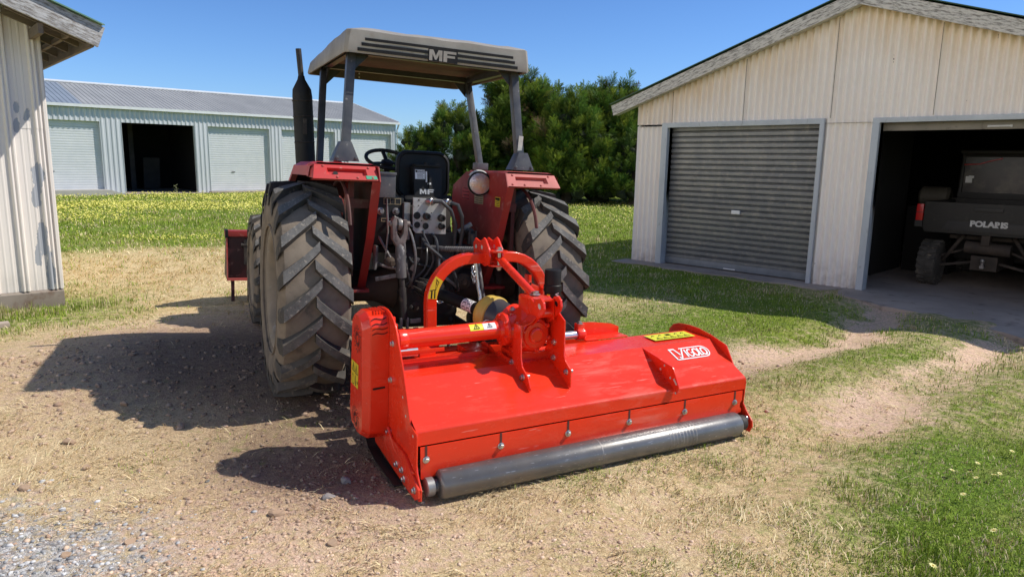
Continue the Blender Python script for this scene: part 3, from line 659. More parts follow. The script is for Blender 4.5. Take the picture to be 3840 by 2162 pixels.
# -------- gravel and crumbs of stone on the bare dirt
def stone_geo(n_r, rr):
    b = bmesh.new(); bmesh.ops.create_icosphere(b, subdivisions=1, radius=1)
    v = np.array([p.co[:] for p in b.verts]); f = np.array([[q.index for q in fc.verts] for fc in b.faces]); b.free(); return v, f
IV, IF = stone_geo(0, 0)
def pebbles():
    n = 95000
    x, y, r = polar(n, 2.3, 9, -radians(43), radians(30))
    zz = zone(x, y); p = np.clip(zz[:, 3] * .9 + zz[:, 2] * .36 * (.25 + 1.5 * fbm(x, y, 1.7, 33)) - .03, 0, 1) * (r < 6.5) * np.where(x > .9, .25, 1)
    k = rng.random(n) < p; x, y, r, zz = x[k], y[k], r[k], zz[k]; n = len(x)
    sz = (.0030 + .011 * rng.random(n) ** 5) * np.clip(r / 3.2, .8, 2)
    J = 1 + .38 * (rng.random((n, 12, 3)) - .5) * 2
    S = np.stack([.8 + .6 * rng.random(n), .6 + .5 * rng.random(n), .35 + .35 * rng.random(n)], -1)
    P = IV[None] * J * (S * sz[:, None])[:, None, :]
    a = rng.random(n) * 2 * pi; ca_, sa_ = np.cos(a)[:, None], np.sin(a)[:, None]
    P = np.stack([P[..., 0] * ca_ - P[..., 1] * sa_, P[..., 0] * sa_ + P[..., 1] * ca_, P[..., 2]], -1)
    P += np.stack([x, y, height(x, y) + sz * .15], -1)[:, None]
    F = ((np.arange(n) * 12)[:, None, None] + IF[None]).reshape(-1, 3)
    me = bpy.data.meshes.new('gravel'); fast_mesh(me, P.reshape(-1, 3), F)
    t = rng.random((n, 1)); isg = (rng.random((n, 1)) < np.clip(zz[:, 3:4] * 1.5, 0, .9))
    c = np.where(isg, .20 + .55 * t * np.array([[1, .99, .97]]), np.array([[.44, .29, .20]]) * (1 - t) + np.array([[.80, .60, .44]]) * t)
    shade_p = np.clip(1.25 * np.exp(-((x + 2.0) / 1.5) ** 2 - ((y - 5.5) / 1.5) ** 2) + 1.1 * np.exp(-((x + .9) / .8) ** 2 - ((y - 3.75) / .55) ** 2), 0, 1)[:, None]
    c = c * (1 - .62 * shade_p)  # pebbles take the same painted shade darkening
    c = np.repeat(np.concatenate([c, np.ones((n, 1))], 1), 12, 0)
    at = me.color_attributes.new('col', 'FLOAT_COLOR', 'POINT'); at.data.foreach_set('color', c.astype(np.float32).ravel())
    m = BM.copy(); m.name = 'gravel_stone'; m.node_tree.nodes['Principled BSDF'].inputs['Roughness'].default_value = .9
    me.materials.append(m); o = bpy.data.objects.new('gravel', me); COL.objects.link(o)
    tag(o, 'loose grey gravel and clay crumbs scattered over the bare dirt', 'gravel', kind='stuff')
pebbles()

# -------- single larger stones
STM = [pmat('clay_stone', (.42, .29, .19), (.34, .23, .15), 9, rough=.9, bmp=.5, bscale=40), pmat('grey_stone', (.20, .185, .18), (.28, .26, .25), 9, rough=.9, bmp=.5, bscale=40)]
def rock(name, x, y, sx, sy, sz, a, m, seed):
    rs = np.random.default_rng(seed)
    b = bmesh.new(); bmesh.ops.create_icosphere(b, subdivisions=2, radius=1)
    pl = [(Vector(rs.normal(0, 1, 3)).normalized(), .48 + .22 * rs.random()) for _ in range(7)]
    for v in b.verts:
        p = v.co.copy()
        for n_, d_ in pl:
            q = p.dot(n_)
            if q > d_: p = p - n_ * (q - d_)
        v.co = Vector((p.x * sx, p.y * sy, p.z * sz))
    me = bpy.data.meshes.new(name); b.to_mesh(me); b.free(); me.materials.append(m)
    o = bpy.data.objects.new(name, me); COL.objects.link(o); o.location = (x, y, float(height(x, y)) + sz * .3); o.rotation_euler = (0, 0, a)
    return o
for i, (x, y, s, mt, lb) in enumerate([
    (-1.11, 3.12, .045, 0, 'largest flat clay stone, on bare dirt in front of the mower shadow'),
    (-.78, 2.87, .036, 0, 'blocky clay stone nearest the photographer on the bare dirt'),
    (-.87, 3.49, .044, 1, 'grey stone in shade just left of the mower side plate'),
    (-.91, 3.31, .040, 1, 'grey wedge shaped stone in the tip of the mower shade'),
    (-2.05, 4.12, .040, 0, 'pale clay stone on straw just below the tractor shadow'),
    (-2.54, 3.81, .042, 0, 'dull pinkish stone on straw at the far left of the yard'),
    (-2.28, 3.54, .030, 0, 'small rounded tan stone on the straw above the gravel'),
    (-2.44, 3.29, .036, 0, 'orange tan stone at the upper edge of the grey gravel'),
    (-1.69, 2.87, .032, 0, 'pale sandstone at the right edge of the grey gravel'),
    (-2.51, 4.35, .040, 0, 'flat tan stone along the lower edge of the tractor shadow'),
    (-2.75, 4.46, .034, 0, 'long pale stone against the lower left rim of the tractor shadow'),
    (-1.90, 2.75, .030, 0, 'bright orange stone lying within the grey gravel')]):
    tag(rock('stone', x, y, s, s * .75, s * .5, i * 1.3, STM[mt], i + 3), lb, 'stone', 'loose stones lying in the yard')
# a sliver of pale board lying in the tractor's shade
bd = MB(); bd.box((0, 0, .008), (.17, .075, .016)); o = bd.build('wood_offcut', pmat('pale_board', (.52, .45, .30), (.42, .36, .24), 12, rough=.8), bevel=.003)
o.location = (-2.42, 6.05, .012); o.rotation_euler = (.05, .03, .35); tag(o, 'pale flat offcut of board lying in the shade beside the left rear tyre', 'offcut')

# -------- daisies in the right foreground grass
PET = pmat('lemon_petal', (.80, .76, .34), (.72, .66, .22), 20, rough=.6); EYE_ = pmat('daisy_eye', (.50, .36, .03), (.35, .22, .02), 40, rough=.8); STEM = pmat('flower_stem', (.08, .15, .02), None)
def daisy(first=None):
    st = MB(); st.tube([(0, 0, 0), (.004, .002, .03), (0, 0, .062)], .0018, 6)
    h = MB(); h.lathe([(.0, .003), (.006, .002), (.007, -.001), (0, -.003)], (0, 0, .064), (0, 0, 1), 10, caps=False)
    p = MB()
    for k in range(13):
        a = 2 * pi * k / 13; d = Vector((cos(a), sin(a), 0)); n = Vector((-sin(a), cos(a), 0)); c = Vector((0, 0, .063))
        p.add([c + d * .005 - n * .003, c + d * .005 + n * .003, c + d * .017 + n * .0042 + Vector((0, 0, .003)), c + d * .0235, c + d * .017 - n * .0042 + Vector((0, 0, .003))], [(0, 1, 2, 3, 4)])
    return st, h, p
ds, dh, dp = daisy()
proto = None
DL = [(2.74, 3.68, 'pale yellow daisy, upper one of the near pair by the right edge'), (2.68, 3.62, 'pale yellow daisy, lower one of the near pair by the right edge'), (2.58, 3.66, 'pale yellow daisy in the middle of the loose cluster at right'),
      (2.57, 3.59, 'pale yellow daisy lowest in the loose cluster at right'), (2.47, 3.68, 'pale yellow daisy leftmost of the loose cluster at right'), (2.69, 3.80, 'pale yellow daisy topmost of the loose cluster at right'),
      (2.30, 3.03, 'large open yellow daisy alone in the bottom right grass'), (3.02, 3.99, 'pale daisy high up against the right picture edge'), (2.48, 3.97, 'lone pale daisy on the straw left of the cluster'),
      (2.37, 3.39, 'half open pale daisy between the cluster and the large open one'), (1.80, 2.73, 'lone pale daisy at the very bottom of the picture')]
for i, (x, y, lb) in enumerate(DL):
    if proto is None:
        r0 = empty('daisy', Matrix.Identity(4), lb, 'flower', 'daisies in the foreground grass'); proto = (r0, [ds.build('stem', STEM, r0), dh.build('flower_eye', EYE_, r0), dp.build('petals', PET, r0, fix=False)]); rr = r0
    else:
        rr = proto[0].copy(); COL.objects.link(rr); rr['label'] = lb
        for q in proto[1]:
            c = q.copy(); COL.objects.link(c); c.parent = rr
    rr.location = (x, y, float(height(x, y))); rr.rotation_euler = (-.35 + .3 * random.random(), .3 - .5 * random.random(), random.random() * 6); k = .62 + .25 * random.random(); rr.scale = (k, k, k)
# ------------------------------------------------------------------ buildings
def bframe(x, y, az):
    """local x along the front wall, local y INTO the building, z up (seen from the yard)"""
    d = Vector((sin(az), cos(az), 0)); n = Vector((-d.y, d.x, 0))
    return d, n
def wave_wall(segs, pitch, amp, seam=None, prof='sine', y0=0.0, tint_line=None, step=8, rows=None):
    """corrugated sheeting from (s0, s1, zlow, ztop or function) strips; ridges run up the wall.  -> MB, roof_tint list"""
    mb = MB(); roof_tint = []
    for s0, s1, zl, zt in segs:
        n = max(2, int(round((s1 - s0) / pitch * step)))
        ss = [s0 + (s1 - s0) * i / n for i in range(n + 1)]
        zr = [0, .5, .82, 1] if rows is None else rows
        V = []; F = []
        for i, s in enumerate(ss):
            if prof == 'sine': o = amp * cos(2 * pi * s / pitch)
            else:
                q = (s / pitch) % 1.0; o = amp * (1 if q < .30 else (1 - (q - .30) / .10 if q < .40 else (0 if q < .90 else (q - .90) / .10)))
            t = zt(s) if callable(zt) else zt
            l = zl(s) if callable(zl) else zl
            for k in zr:
                z = l + (t - l) * k; V.append((s, y0 - o, z))
                roof_tint.append(max(0, min(1, 1 - (tint_line(s) - z) / .75)) if tint_line else 0)
        m = len(zr)
        for i in range(n):
            for k in range(m - 1):
                F.append((i * m + k, (i + 1) * m + k, (i + 1) * m + k + 1, i * m + k + 1))
        mb.add(V, F, smooth=True)
    return mb, roof_tint
def put_attr(o, name, vals):
    a = o.data.attributes.new(name, 'FLOAT', 'POINT'); a.data.foreach_set('value', np.array(vals, np.float32))
def slat_door(w, h, pitch, amp, flat=.55):
    """roller door curtain: horizontal ribs, in local x 0..w, z 0..h, facing -y"""
    mb = MB(); prof = []; z = .10
    while z < h - pitch * .5:
        prof += [(z, 0), (z + pitch * .30, amp * .15), (z + pitch * flat, amp * .2), (z + pitch * (flat + .10), -amp), (z + pitch * (flat + .20), -amp * .9), (z + pitch * (flat + .27), amp * .05), (z + pitch * (flat + .33), -amp * .7), (z + pitch * .97, -amp * .2)]
        z += pitch
    prof.append((h, 0))
    V = []
    for x in (0, w):
        V += [(x, -o, zz) for zz, o in prof]
    n = len(prof)
    mb.add(V, [(i, n + i, n + i + 1, i + 1) for i in range(n - 1)])
    return mb

# ===== garage at the right =====
az = radians(135.2); d, n_in = Vector((.7046, -.7096, 0)), Vector((.7096, .7046, 0))
gar = empty('garage', frame((2.16, 12.53, 0), d, n_in, (0, 0, 1)), 'cream corrugated gabled garage with one closed roller door and one open bay', 'shed')
SL, AP, GW, GDEP, GOV = .328, 3.60, 7.20, 6.8, .205
roofz = lambda s: 3.85 - SL * abs(s - AP)
top = lambda s: roofz(s) + .02
segs = [(0, .5, .0, 2.335), (3.21, 3.86, -.02, 2.335), (6.56, GW, 0, 2.335)]
cuts = [0, .69, 1.96, 3.29, 4.58, 5.9, GW]
PIT, AMP = .102, .025
for sg_ in segs:
    mb, st = wave_wall([sg_], PIT, AMP); o = mb.build('lower_wall', M['rwall'], gar, fix=False); put_attr(o, 'roof_tint', st)
for i in range(6):
    mb, st = wave_wall([(cuts[i], cuts[i + 1] + .012, (lambda s: 2.36 if s < 3.2 or s > 3.9 else 2.315), top)], PIT, AMP, y0=-.007 - (i % 2) * .005, tint_line=roofz)
    o = mb.build('gable_sheet', M['rwall'], gar, fix=False); put_attr(o, 'roof_tint', st)
for c in cuts[1:-1]:
    sb = MB(); sb.box((c + .004, -.037, (2.37 + roofz(c)) / 2), (.0045, .006, roofz(c) - 2.40)); sb.build('lap_seam', M['wood'], gar)
sb = MB(); sb.box((3.53, -.029, 2.313), (.62, .012, .0035)); sb.build('lap_seam', M['wood'], gar); sb = MB(); sb.box((.24, -.029, 2.328), (.42, .012, .0035))
sb.build('lap_seam', M['wood'], gar)
for nm, a, b in (('side_wall', 0, 0), ('side_wall', GW, 0)):
    mb = MB(); x = a
    V = []; F = []; nn = 280
    for i in range(nn + 1):
        y = .02 + (GDEP - .02) * i / nn; o_ = AMP * cos(2 * pi * y / PIT) * (1 if a else -1); V += [(x + o_, y, 0), (x + o_, y, roofz(a) + .02)]
    mb.add(V, [(2 * i, 2 * i + 2, 2 * i + 3, 2 * i + 1) for i in range(nn)], smooth=True)
    o = mb.build(nm, M['rwall'], gar, fix=False); put_attr(o, 'roof_tint', [0] * len(V))
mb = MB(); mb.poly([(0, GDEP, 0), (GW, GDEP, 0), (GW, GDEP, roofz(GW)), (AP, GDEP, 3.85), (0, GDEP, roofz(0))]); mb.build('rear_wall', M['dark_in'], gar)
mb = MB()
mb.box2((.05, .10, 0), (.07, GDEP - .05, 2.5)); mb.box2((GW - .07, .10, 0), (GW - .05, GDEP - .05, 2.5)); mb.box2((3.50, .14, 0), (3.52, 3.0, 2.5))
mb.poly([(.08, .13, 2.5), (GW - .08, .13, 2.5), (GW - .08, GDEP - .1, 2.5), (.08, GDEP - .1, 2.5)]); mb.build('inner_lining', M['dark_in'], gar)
# roof: two green sheets with a little thickness, overhanging the gable
for nm, s0, s1 in (('roof_slope', -.48, AP), ('roof_slope', GW + .48, AP)):
    mb = MB(); nn = 130; V = []
    y0, y1 = -GOV - .03, GDEP + .3
    for t in (0, 1):
        for i in range(nn + 1):
            y = y0 + (y1 - y0) * i / nn; o_ = .008 * cos(2 * pi * y / .105)
            for s in (s0, s1): V.append((s, y, 3.85 + .20 - SL * abs(s - AP) + o_ + t * .012))
    k = 2 * (nn + 1)
    F = [(2 * i, 2 * i + 1, 2 * i + 3, 2 * i + 2) for i in range(nn)] + [(k + 2 * i, k + 2 * i + 2, k + 2 * i + 3, k + 2 * i + 1) for i in range(nn)]
    F += [(0, k, k + 1, 1)] + [(2 * i, 2 * i + 2, k + 2 * i + 2, k + 2 * i) for i in range(nn)]
    mb.add(V, F, smooth=True); mb.build(nm, M['greenroof'], gar)
# barge boards
for sgn in (-1, 1):
    mb = MB(); e = AP + sgn * 4.06; th = .185
    P = [(e, 3.85 - SL * 4.06 - .01), (e, 3.85 - SL * 4.06 - .01 + th), (AP + sgn * .002, 3.85 - .01 + th), (AP + sgn * .002, 3.85 - .01)]
    # slice into several boards lengths so the paint grain follows the slope
    ang = atan2(P[2][1] - P[1][1], P[2][0] - P[1][0]); Ln = hypot(P[2][0] - P[1][0], P[2][1] - P[1][1])
    mb.box2((0, -GOV, -th * abs(cos(ang))), (Ln, -GOV + .035, 0)); bo = mb.build('barge_board', M['barge'], gar, bevel=.004)
    if sgn < 0: bo.location = (P[1][0], 0, P[1][1]); bo.rotation_euler = (0, -ang, 0)
    else: bo.location = (P[2][0], 0, P[2][1]); bo.rotation_euler = (0, -(ang - pi if abs(ang) > pi / 2 else ang), 0)
    mb = MB(); mb.sheet([(e + (-sgn) * .02, 3.85 - SL * 4.04 + .012), (AP + sgn * .01, 3.85 + .006)] if sgn < 0 else [(AP + .01, 3.85 + .006), (e - .02, 3.85 - SL * 4.04 + .012)], -GOV + .035, -.005, .012, axis='y')
    mb.build('soffit', M['offwhite'], gar)
# door frames
def dframe(x0, x1, h, w):
    mb = MB(); mb.box2((x0 - w, -.046, 0), (x0, .02, h + w * .7)); mb.box2((x1, -.046, 0), (x1 + w * .55, .02, h + w * .7)); mb.box2((x0, -.0455, h), (x1, .02, h + w * .7))
    mb.box2((x0 - .012, .02, 0), (x0, .13, h)); mb.box2((x1, .02, 0), (x1 + .012, .13, h)); mb.box2((x0, .02, h), (x1, .13, h + .012))
    return mb.build('door_frame', M['frame'], gar, bevel=.004)
dframe(.62, 3.155, 2.305, .11); dframe(3.955, 6.49, 2.305, .09)
mb = slat_door(2.535, 2.31, .089, .020); dr = mb.build('roller_door', M['garagedoor'], gar, fix=False); dr.location = (.62, .115, .02)
mb = MB(); mb.box2((0, -.02, 0), (2.535, .01, .10)); mb.build('bottom_rail', M['doorbottom'], dr, bevel=.004)
mb = MB(); mb.box2((1.20, -.035, .915), (1.345, -.005, .975)); mb.build('door_handle', M['white'], dr, bevel=.006)
mb = MB(); mb.box2((1.13, -.03, .012), (1.33, -.021, .028)); mb.build('bolt_plate', M['white'], dr)
mb = MB(); mb.box2((3.96, .10, 2.20), (6.485, .125, 2.304)); ra = mb.build('raised_door_edge', M['lintel'], gar, bevel=.003)
mb = MB(); mb.box2((5.20, .075, 2.225), (5.40, .098, 2.247)); mb.box2((5.17, .08, 2.222), (5.2, .098, 2.25)); mb.box2((5.40, .08, 2.222), (5.43, .098, 2.25)); mb.build('lift_handle', M['silver'], ra, bevel=.003)
# slabs
mb = MB(); rs = random.Random(4)
def ragged(pts, j): return [(p[0] + rs.uniform(-j, j), p[1] + rs.uniform(-j, j)) for p in pts]
E1 = ragged([(-.12 + .28 * i, -.40 - .05 * sin(i * 2.1)) for i in range(14)], .035)
mb.prism([(-.12, .0)] + E1 + [(3.75, 0)], -.06, .004, 'z'); so_ = mb.build('concrete_strip', M['concrete']); so_.matrix_world = frame((2.16, 12.53, 0), d, n_in, (0, 0, 1)); tag(so_, kind='structure')
mb = MB(); E2 = ragged([(4.2 + .34 * i, -.78 - .16 * i - .06 * sin(i * 1.3)) for i in range(11)], .05)
mb.prism([(3.72, GDEP)] + [(3.72, .0)] + ragged([(3.76, -.35), (3.85, -.60)], .03) + E2 + [(7.6, GDEP)], -.06, .008, 'z'); so_ = mb.build('concrete_apron', M['concrete']); so_.matrix_world = frame((2.16, 12.53, 0), d, n_in, (0, 0, 1)); tag(so_, kind='structure')
mb = MB(); mb.box2((.0, .02, -.05), (3.70, GDEP, .003)); so_ = mb.build('garage_floor', M['concrete']); so_.matrix_world = frame((2.16, 12.53, 0), d, n_in, (0, 0, 1)); tag(so_, kind='structure')

# ===== long steel shed far left =====
d, n_in = Vector((.7396, .6730, 0)), Vector((-.6730, .7396, 0))
shed = empty('machinery_shed', frame((-15.8, 31.8, 0), d, n_in, (0, 0, 1)), 'long pale zinc machinery shed with roller doors and one open dark bay', 'shed')
bays = [(-9.0, -5.95), (-5.33, -2.34), (-1.51, 1.485), (2.10, 5.03), (5.67, 8.57), (9.37, 12.03)]
xs = [-9.6]
segs = []
prev = -9.6
for a, b in bays:
    segs.append((prev, a, 0, 3.05)); prev = b
segs.append((prev, 12.34, 0, 3.05))
for sg_ in segs:
    mb, _ = wave_wall([sg_], .19, .028, prof='rib', step=20, rows=[0, 1]); mb.build('front_wall', M['zincwall'], shed, fix=False)
mb, _ = wave_wall([(-9.6, 12.34, 3.05, 3.66)], .19, .028, prof='rib', step=20, rows=[0, 1]); mb.build('header_wall', M['zincwall'], shed, fix=False)
for i, (a, b) in enumerate(bays):
    if i == 2: continue
    mb = slat_door(b - a, 3.05, .105, .011, .5); dr = mb.build('roller_door', M['rolldoor'], shed, fix=False); dr.location = (a, .16, 0)
    mb = MB(); mb.box2((0, -.03, 0), (b - a, 0, .09)); mb.build('bottom_rail', M['guttergrey'], dr)
    mb = MB(); mb.box2(((b - a) * .36, -.03, .95), ((b - a) * .36 + .16, -.012, .985)); mb.build('door_handle', M['dim'], dr)
mb = MB()
for a, b in bays:
    mb.box2((a - .02, .03, 0), (a, .16, 3.05)); mb.box2((b, .03, 0), (b + .02, .16, 3.05)); mb.box2((a, .03, 3.05), (b, .16, 3.07))
mb.build('door_reveal', M['guttergrey'], shed)
# roof: ribbed sheets of differing age
for a, b, mt in ((-10.0, -2.9, 'zincroofb'), (-2.9, 3.5, 'zincroof'), (3.5, 12.45, 'zincroof')):
    mb = MB(); nn = int((b - a) / .19 * 8); V = []
    for i in range(nn + 1):
        s = a + (b - a) * i / nn; q = (s / .19) % 1; o_ = .026 if q < .3 else 0
        V += [(s, -.12, 3.70 + o_), (s, 5.0, 4.98 + o_)]
    mb.add(V, [(2 * i, 2 * i + 2, 2 * i + 3, 2 * i + 1) for i in range(nn)]); mb.build('roof_sheet', M[mt], shed, fix=False)
mb = MB(); mb.poly([(-10, 5.0, 4.98), (12.45, 5.0, 4.98), (12.45, 10.1, 3.70), (-10, 10.1, 3.70)]); mb.build('rear_roof', M['zincroof'], shed)
mb = MB(); mb.prism([(4.8, 4.955), (5.0, 5.02), (5.2, 4.955), (5.2, 5.0), (5.0, 5.06), (4.8, 5.0)], -10.0, 12.47, 'x'); mb.build('ridge_cap', M['flash'], shed)
mb = MB(); mb.prism([(-.22, 3.60), (-.10, 3.60), (-.10, 3.715), (-.115, 3.715), (-.115, 3.62), (-.205, 3.62), (-.205, 3.715), (-.22, 3.715)], -10.0, 12.50, 'x'); mb.box2((12.50, -.22, 3.60), (12.51, -.10, 3.715)); mb.build('gutter', M['flash'], shed)
mb = MB(); mb.bar((12.46, -.13, 3.72), (12.46, 5.0, 5.0), .03, .12); mb.build('barge_flashing', M['flash'], shed)
mb = MB(); mb.tube([(12.44, -.16, 3.6), (12.44, -.05, 3.4), (12.40, -.05, 3.3), (12.40, -.05, .1)], .045, 8); mb.build('downpipe', M['guttergrey'], shed)
mb = MB(); mb.poly([(12.34, 0, 0), (12.34, 10, 0), (12.34, 10, 3.66), (12.34, 5, 4.93), (12.34, 0, 3.66)]); mb.poly([(-9.6, 0, 0), (-9.6, 10, 0), (-9.6, 10, 3.66), (-9.6, 5, 4.93), (-9.6, 0, 3.66)])
mb.poly([(-9.6, 10, 0), (12.34, 10, 0), (12.34, 10, 3.66), (-9.6, 10, 3.66)]); mb.build('end_wall', M['zincwall'], shed)
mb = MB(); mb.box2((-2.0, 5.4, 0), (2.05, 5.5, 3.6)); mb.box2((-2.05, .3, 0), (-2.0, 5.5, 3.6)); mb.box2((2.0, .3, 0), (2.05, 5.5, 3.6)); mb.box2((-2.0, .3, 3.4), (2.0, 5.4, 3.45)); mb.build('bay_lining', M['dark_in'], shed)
mb = MB(); mb.box2((-.50, 3.2, 0), (-.28, 3.4, 3.2)); mb.build('bay_post', M['dim'], shed)
mb = MB(); mb.box((0, 0, .8), (.75, .05, 1.5), Matrix.Rotation(.12, 3, 'X')); o = mb.build('board_panel', M['dim']); o.matrix_world = frame((-15.8, 31.8, 0), d, n_in, (0, 0, 1)) @ Matrix.Translation((.62, 3.9, .02)); tag(o, 'dim upright panel leaning inside the open bay of the steel shed', 'panel')
mb = MB(); mb.box2((-1.45, 3.6, .0), (-.60, 4.4, .72)); o = mb.build('workbench', M['dim'], bevel=.01); o.matrix_world = frame((-15.8, 31.8, 0), d, n_in, (0, 0, 1)); tag(o, 'dim squat bench in the dark open bay of the steel shed', 'bench')
mb = MB(); mb.box2((-2.0, .1, -.05), (2.0, 5.4, .015)); mb.box2((2.0, -.35, -.05), (12.4, .2, .07)); mb.box2((-1.6, -.28, -.05), (2.0, .1, .02))
o = mb.build('shed_slab', M['concrete']); o.matrix_world = shed.matrix_world.copy(); tag(o, kind='structure')
mb = MB(); mb.prism([(-5.6, -.05), (-5.6, .22), (-2.3, .22), (-1.75, .03), (-1.75, -.05)], -.9, .16, 'y'); o = mb.build('concrete_ramp', pmat('pale_concrete', (.44, .42, .38), (.36, .34, .31), 2, rough=.9)); o.matrix_world = shed.matrix_world.copy(); tag(o, kind='structure')
# weed sprouting before the open bay
mb = MB(); mb.tube([(0, 0, 0), (.02, 0, .2), (-.02, 0, .40)], .012, 6); o = None
wd = empty('weed', frame((-14.95, 31.2, 0), (1, 0, 0), (0, 1, 0), (0, 0, 1)), 'small dry weed standing before the open bay of the steel shed', 'weed')
mb.build('stem', M['wood'], wd)
mb = MB()
for k in range(12):
    a = k * 2.4; z = .12 + .025 * k; c = Vector((0, 0, z)); e = Vector((cos(a) * .13, sin(a) * .13, z + .06)); s_ = Vector((-sin(a), cos(a), 0)) * .03
    mb.add([c, (c + e) / 2 + s_, e, (c + e) / 2 - s_], [(0, 1, 2, 3)])
mb.build('leaves', pmat('weed_leaf', (.16, .20, .09), (.22, .22, .12), 9, rough=.8), wd, fix=False)

# ===== peeling cream shed at the left edge =====
ls = empty('cream_shed', frame((-5.11, 7.81, 0), d, n_in, (0, 0, 1)), 'weathered cream shed with flaking ribbed cladding and green roof edge', 'shed')
LSL = .385; lroof = lambda s: 2.86 - LSL * (s - .43)      # underside line of the barge board, falling to the right
def rib_off(s):
    q = ((s + .075) / .265) % 1.0
    q = q if q < .5 else q - 1
    t = abs(q) * .265
    a = .030 * max(0, min(1, (.040 - t) / .012)); g = .014 * max(0, min(1, (.012 - t) / .006))
    m = .003 * max(0, min(1, (.012 - abs(t - .10)) / .006))
    return a - g + m
for z0, z1, yo in ((.195, 1.96, 0.0), (1.955, 4.6, -.004)):
    mb = MB(); V = []; ss = np.arange(-5.2, .0015, .0065); rows = 34 if z0 < 1 else 30; stn = []; pel = []
    for s in ss:
        zt = min(z1, lroof(s) + .22)
        for k in range(rows + 1):
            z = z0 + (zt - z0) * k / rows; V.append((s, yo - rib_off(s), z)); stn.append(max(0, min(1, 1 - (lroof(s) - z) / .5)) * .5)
            p = 0
            for cs, cz, rs_, rz in ((-.26, 2.18, .05, .08), (-.17, 2.1, .05, .12), (-.13, 1.45, .07, .30), (-.16, 1.2, .06, .18), (-.14, .75, .07, .30), (-.10, .40, .06, .28), (-.20, .58, .05, .16), (-.27, 1.98, .04, .1)):
                p = max(p, math.exp(-((s - cs) / rs_) ** 2 - ((z - cz) / rz) ** 2))
            pel.append(p)
    m = rows + 1
    mb.add(V, [(i * m + k, (i + 1) * m + k, (i + 1) * m + k + 1, i * m + k + 1) for i in range(len(ss) - 1) for k in range(rows)])
    o = mb.build('clad_sheet', M['lwall'], ls, fix=False); put_attr(o, 'roof_tint', stn); put_attr(o, 'peel', pel)
mb = MB(); mb.box2((-5.2, .004, .20), (-.004, .03, 1.2)); mb.prism([(.0, .2), (.0, 2.95), (6, 2.95), (6, .2)], -.004, .02, 'x'); mb.box2((-.018, -.026, .195), (.006, .02, 2.95)); o = mb.build('corner_wall', M['lwall'], ls); put_attr(o, 'roof_tint', [0] * len(o.data.vertices)); put_attr(o, 'peel', [0] * len(o.data.vertices))
mb = MB(); mb.prism([(-.03, -.1), (-.03, .17), (.0, .195), (6, .195), (6, -.1)], -5.2, .012, 'x'); mb.build('plinth', M['plinth'], ls, bevel=.012)
OV = -.60
for i in range(1):
    Ln = 5.8; ang = math.atan(LSL); th = .215
    mb = MB(); mb.box2((-Ln, -.022, -.0), (0, .022, th)); bo = mb.build('barge_board', M['bargeL'], ls, bevel=.004); bo.location = (.43, OV, 2.80); bo.rotation_euler = (0, ang, 0)
mb = MB()
nn = 90; V = []
for t in (0, 1):
    for i in range(nn + 1):
        y = OV - .06 + (6.6) * i / nn; o_ = .010 * cos(2 * pi * y / .10)
        for s in (-5.2, .50): V.append((s, y, 2.80 + .235 / cos(ang) - LSL * (s - .43) + o_ + t * .014))
k = 2 * (nn + 1)
mb.add(V, [(2 * i, 2 * i + 1, 2 * i + 3, 2 * i + 2) for i in range(nn)] + [(k + 2 * i, k + 2 * i + 2, k + 2 * i + 3, k + 2 * i + 1) for i in range(nn)] + [(2 * i + 1, k + 2 * i + 1, k + 2 * i + 3, 2 * i + 3) for i in range(nn)] + [(0, 1, k + 1, k)], smooth=True)
mb.build('roof_slope', M['greenlite'], ls)
mb = MB(); mb.prism([(2.74, 0), (2.74, 0)][:0] or [(-5.2, 0), (-5.2, 0)][:0] or [(.36, OV + .02), (.40, OV + .02), (.40, 5.9), (.36, 5.9)], 2.80, 2.96, 'z'); mb.build('fascia', M['wood'], ls)
for y in (OV + .20, -.06, .5, 1.1, 1.7):
    mb = MB(); mb.bar((-.30, y, 3.06 + LSL * .30 - .02), (.37, y, 2.80 + .10), .04, .11); mb.build('rafter', M['wood'], ls)
mb = MB(); mb.bar((-.06, OV + .03, 2.93), (-.06, 5.8, 2.93), .045, .10); mb.bar((.22, OV + .03, 2.935), (.22, 5.8, 2.935), .04, .05); mb.build('purlin', M['wood'], ls)
# bottom right leg of the shed steps out of view: low concrete edge at the very left
mb = MB(); mb.box((0, 0, .03), (.34, .12, .08)); o = mb.build('kerb_block', M['concrete'], bevel=.01); o.location = (-5.05, 6.56, 0); o.rotation_euler = (0, 0, .75); tag(o, 'low pale concrete kerb block at the left edge near the peeling shed', 'kerb')

# ------------------------------------------------------------------ trees
def leaf_mat():
    m, nt, b = newmat('cypress_foliage')
    at = N(nt, 'ShaderNodeAttribute', attribute_name='col'); L(nt, at.outputs['Color'], b.inputs['Base Color'])
    b.inputs['Roughness'].default_value = .65; b.inputs['Specular IOR Level'].default_value = .25
    tr = N(nt, 'ShaderNodeBsdfTranslucent'); L(nt, at.outputs['Color'], tr.inputs['Color'])
    mx = N(nt, 'ShaderNodeMixShader'); mx.inputs[0].default_value = .33
    out = nt.nodes['Material Output']; L(nt, b.outputs[0], mx.inputs[1]); L(nt, tr.outputs[0], mx.inputs[2]); L(nt, mx.outputs[0], out.inputs['Surface'])
    return m
LEAF = leaf_mat(); BARK = pmat('grey_brown_bark', (.10, .075, .055), (.06, .045, .035), 6, rough=.9)
INNER = pmat('shaded_inner_foliage', (.010, .016, .006), (.018, .026, .009), 3, rough=.95)
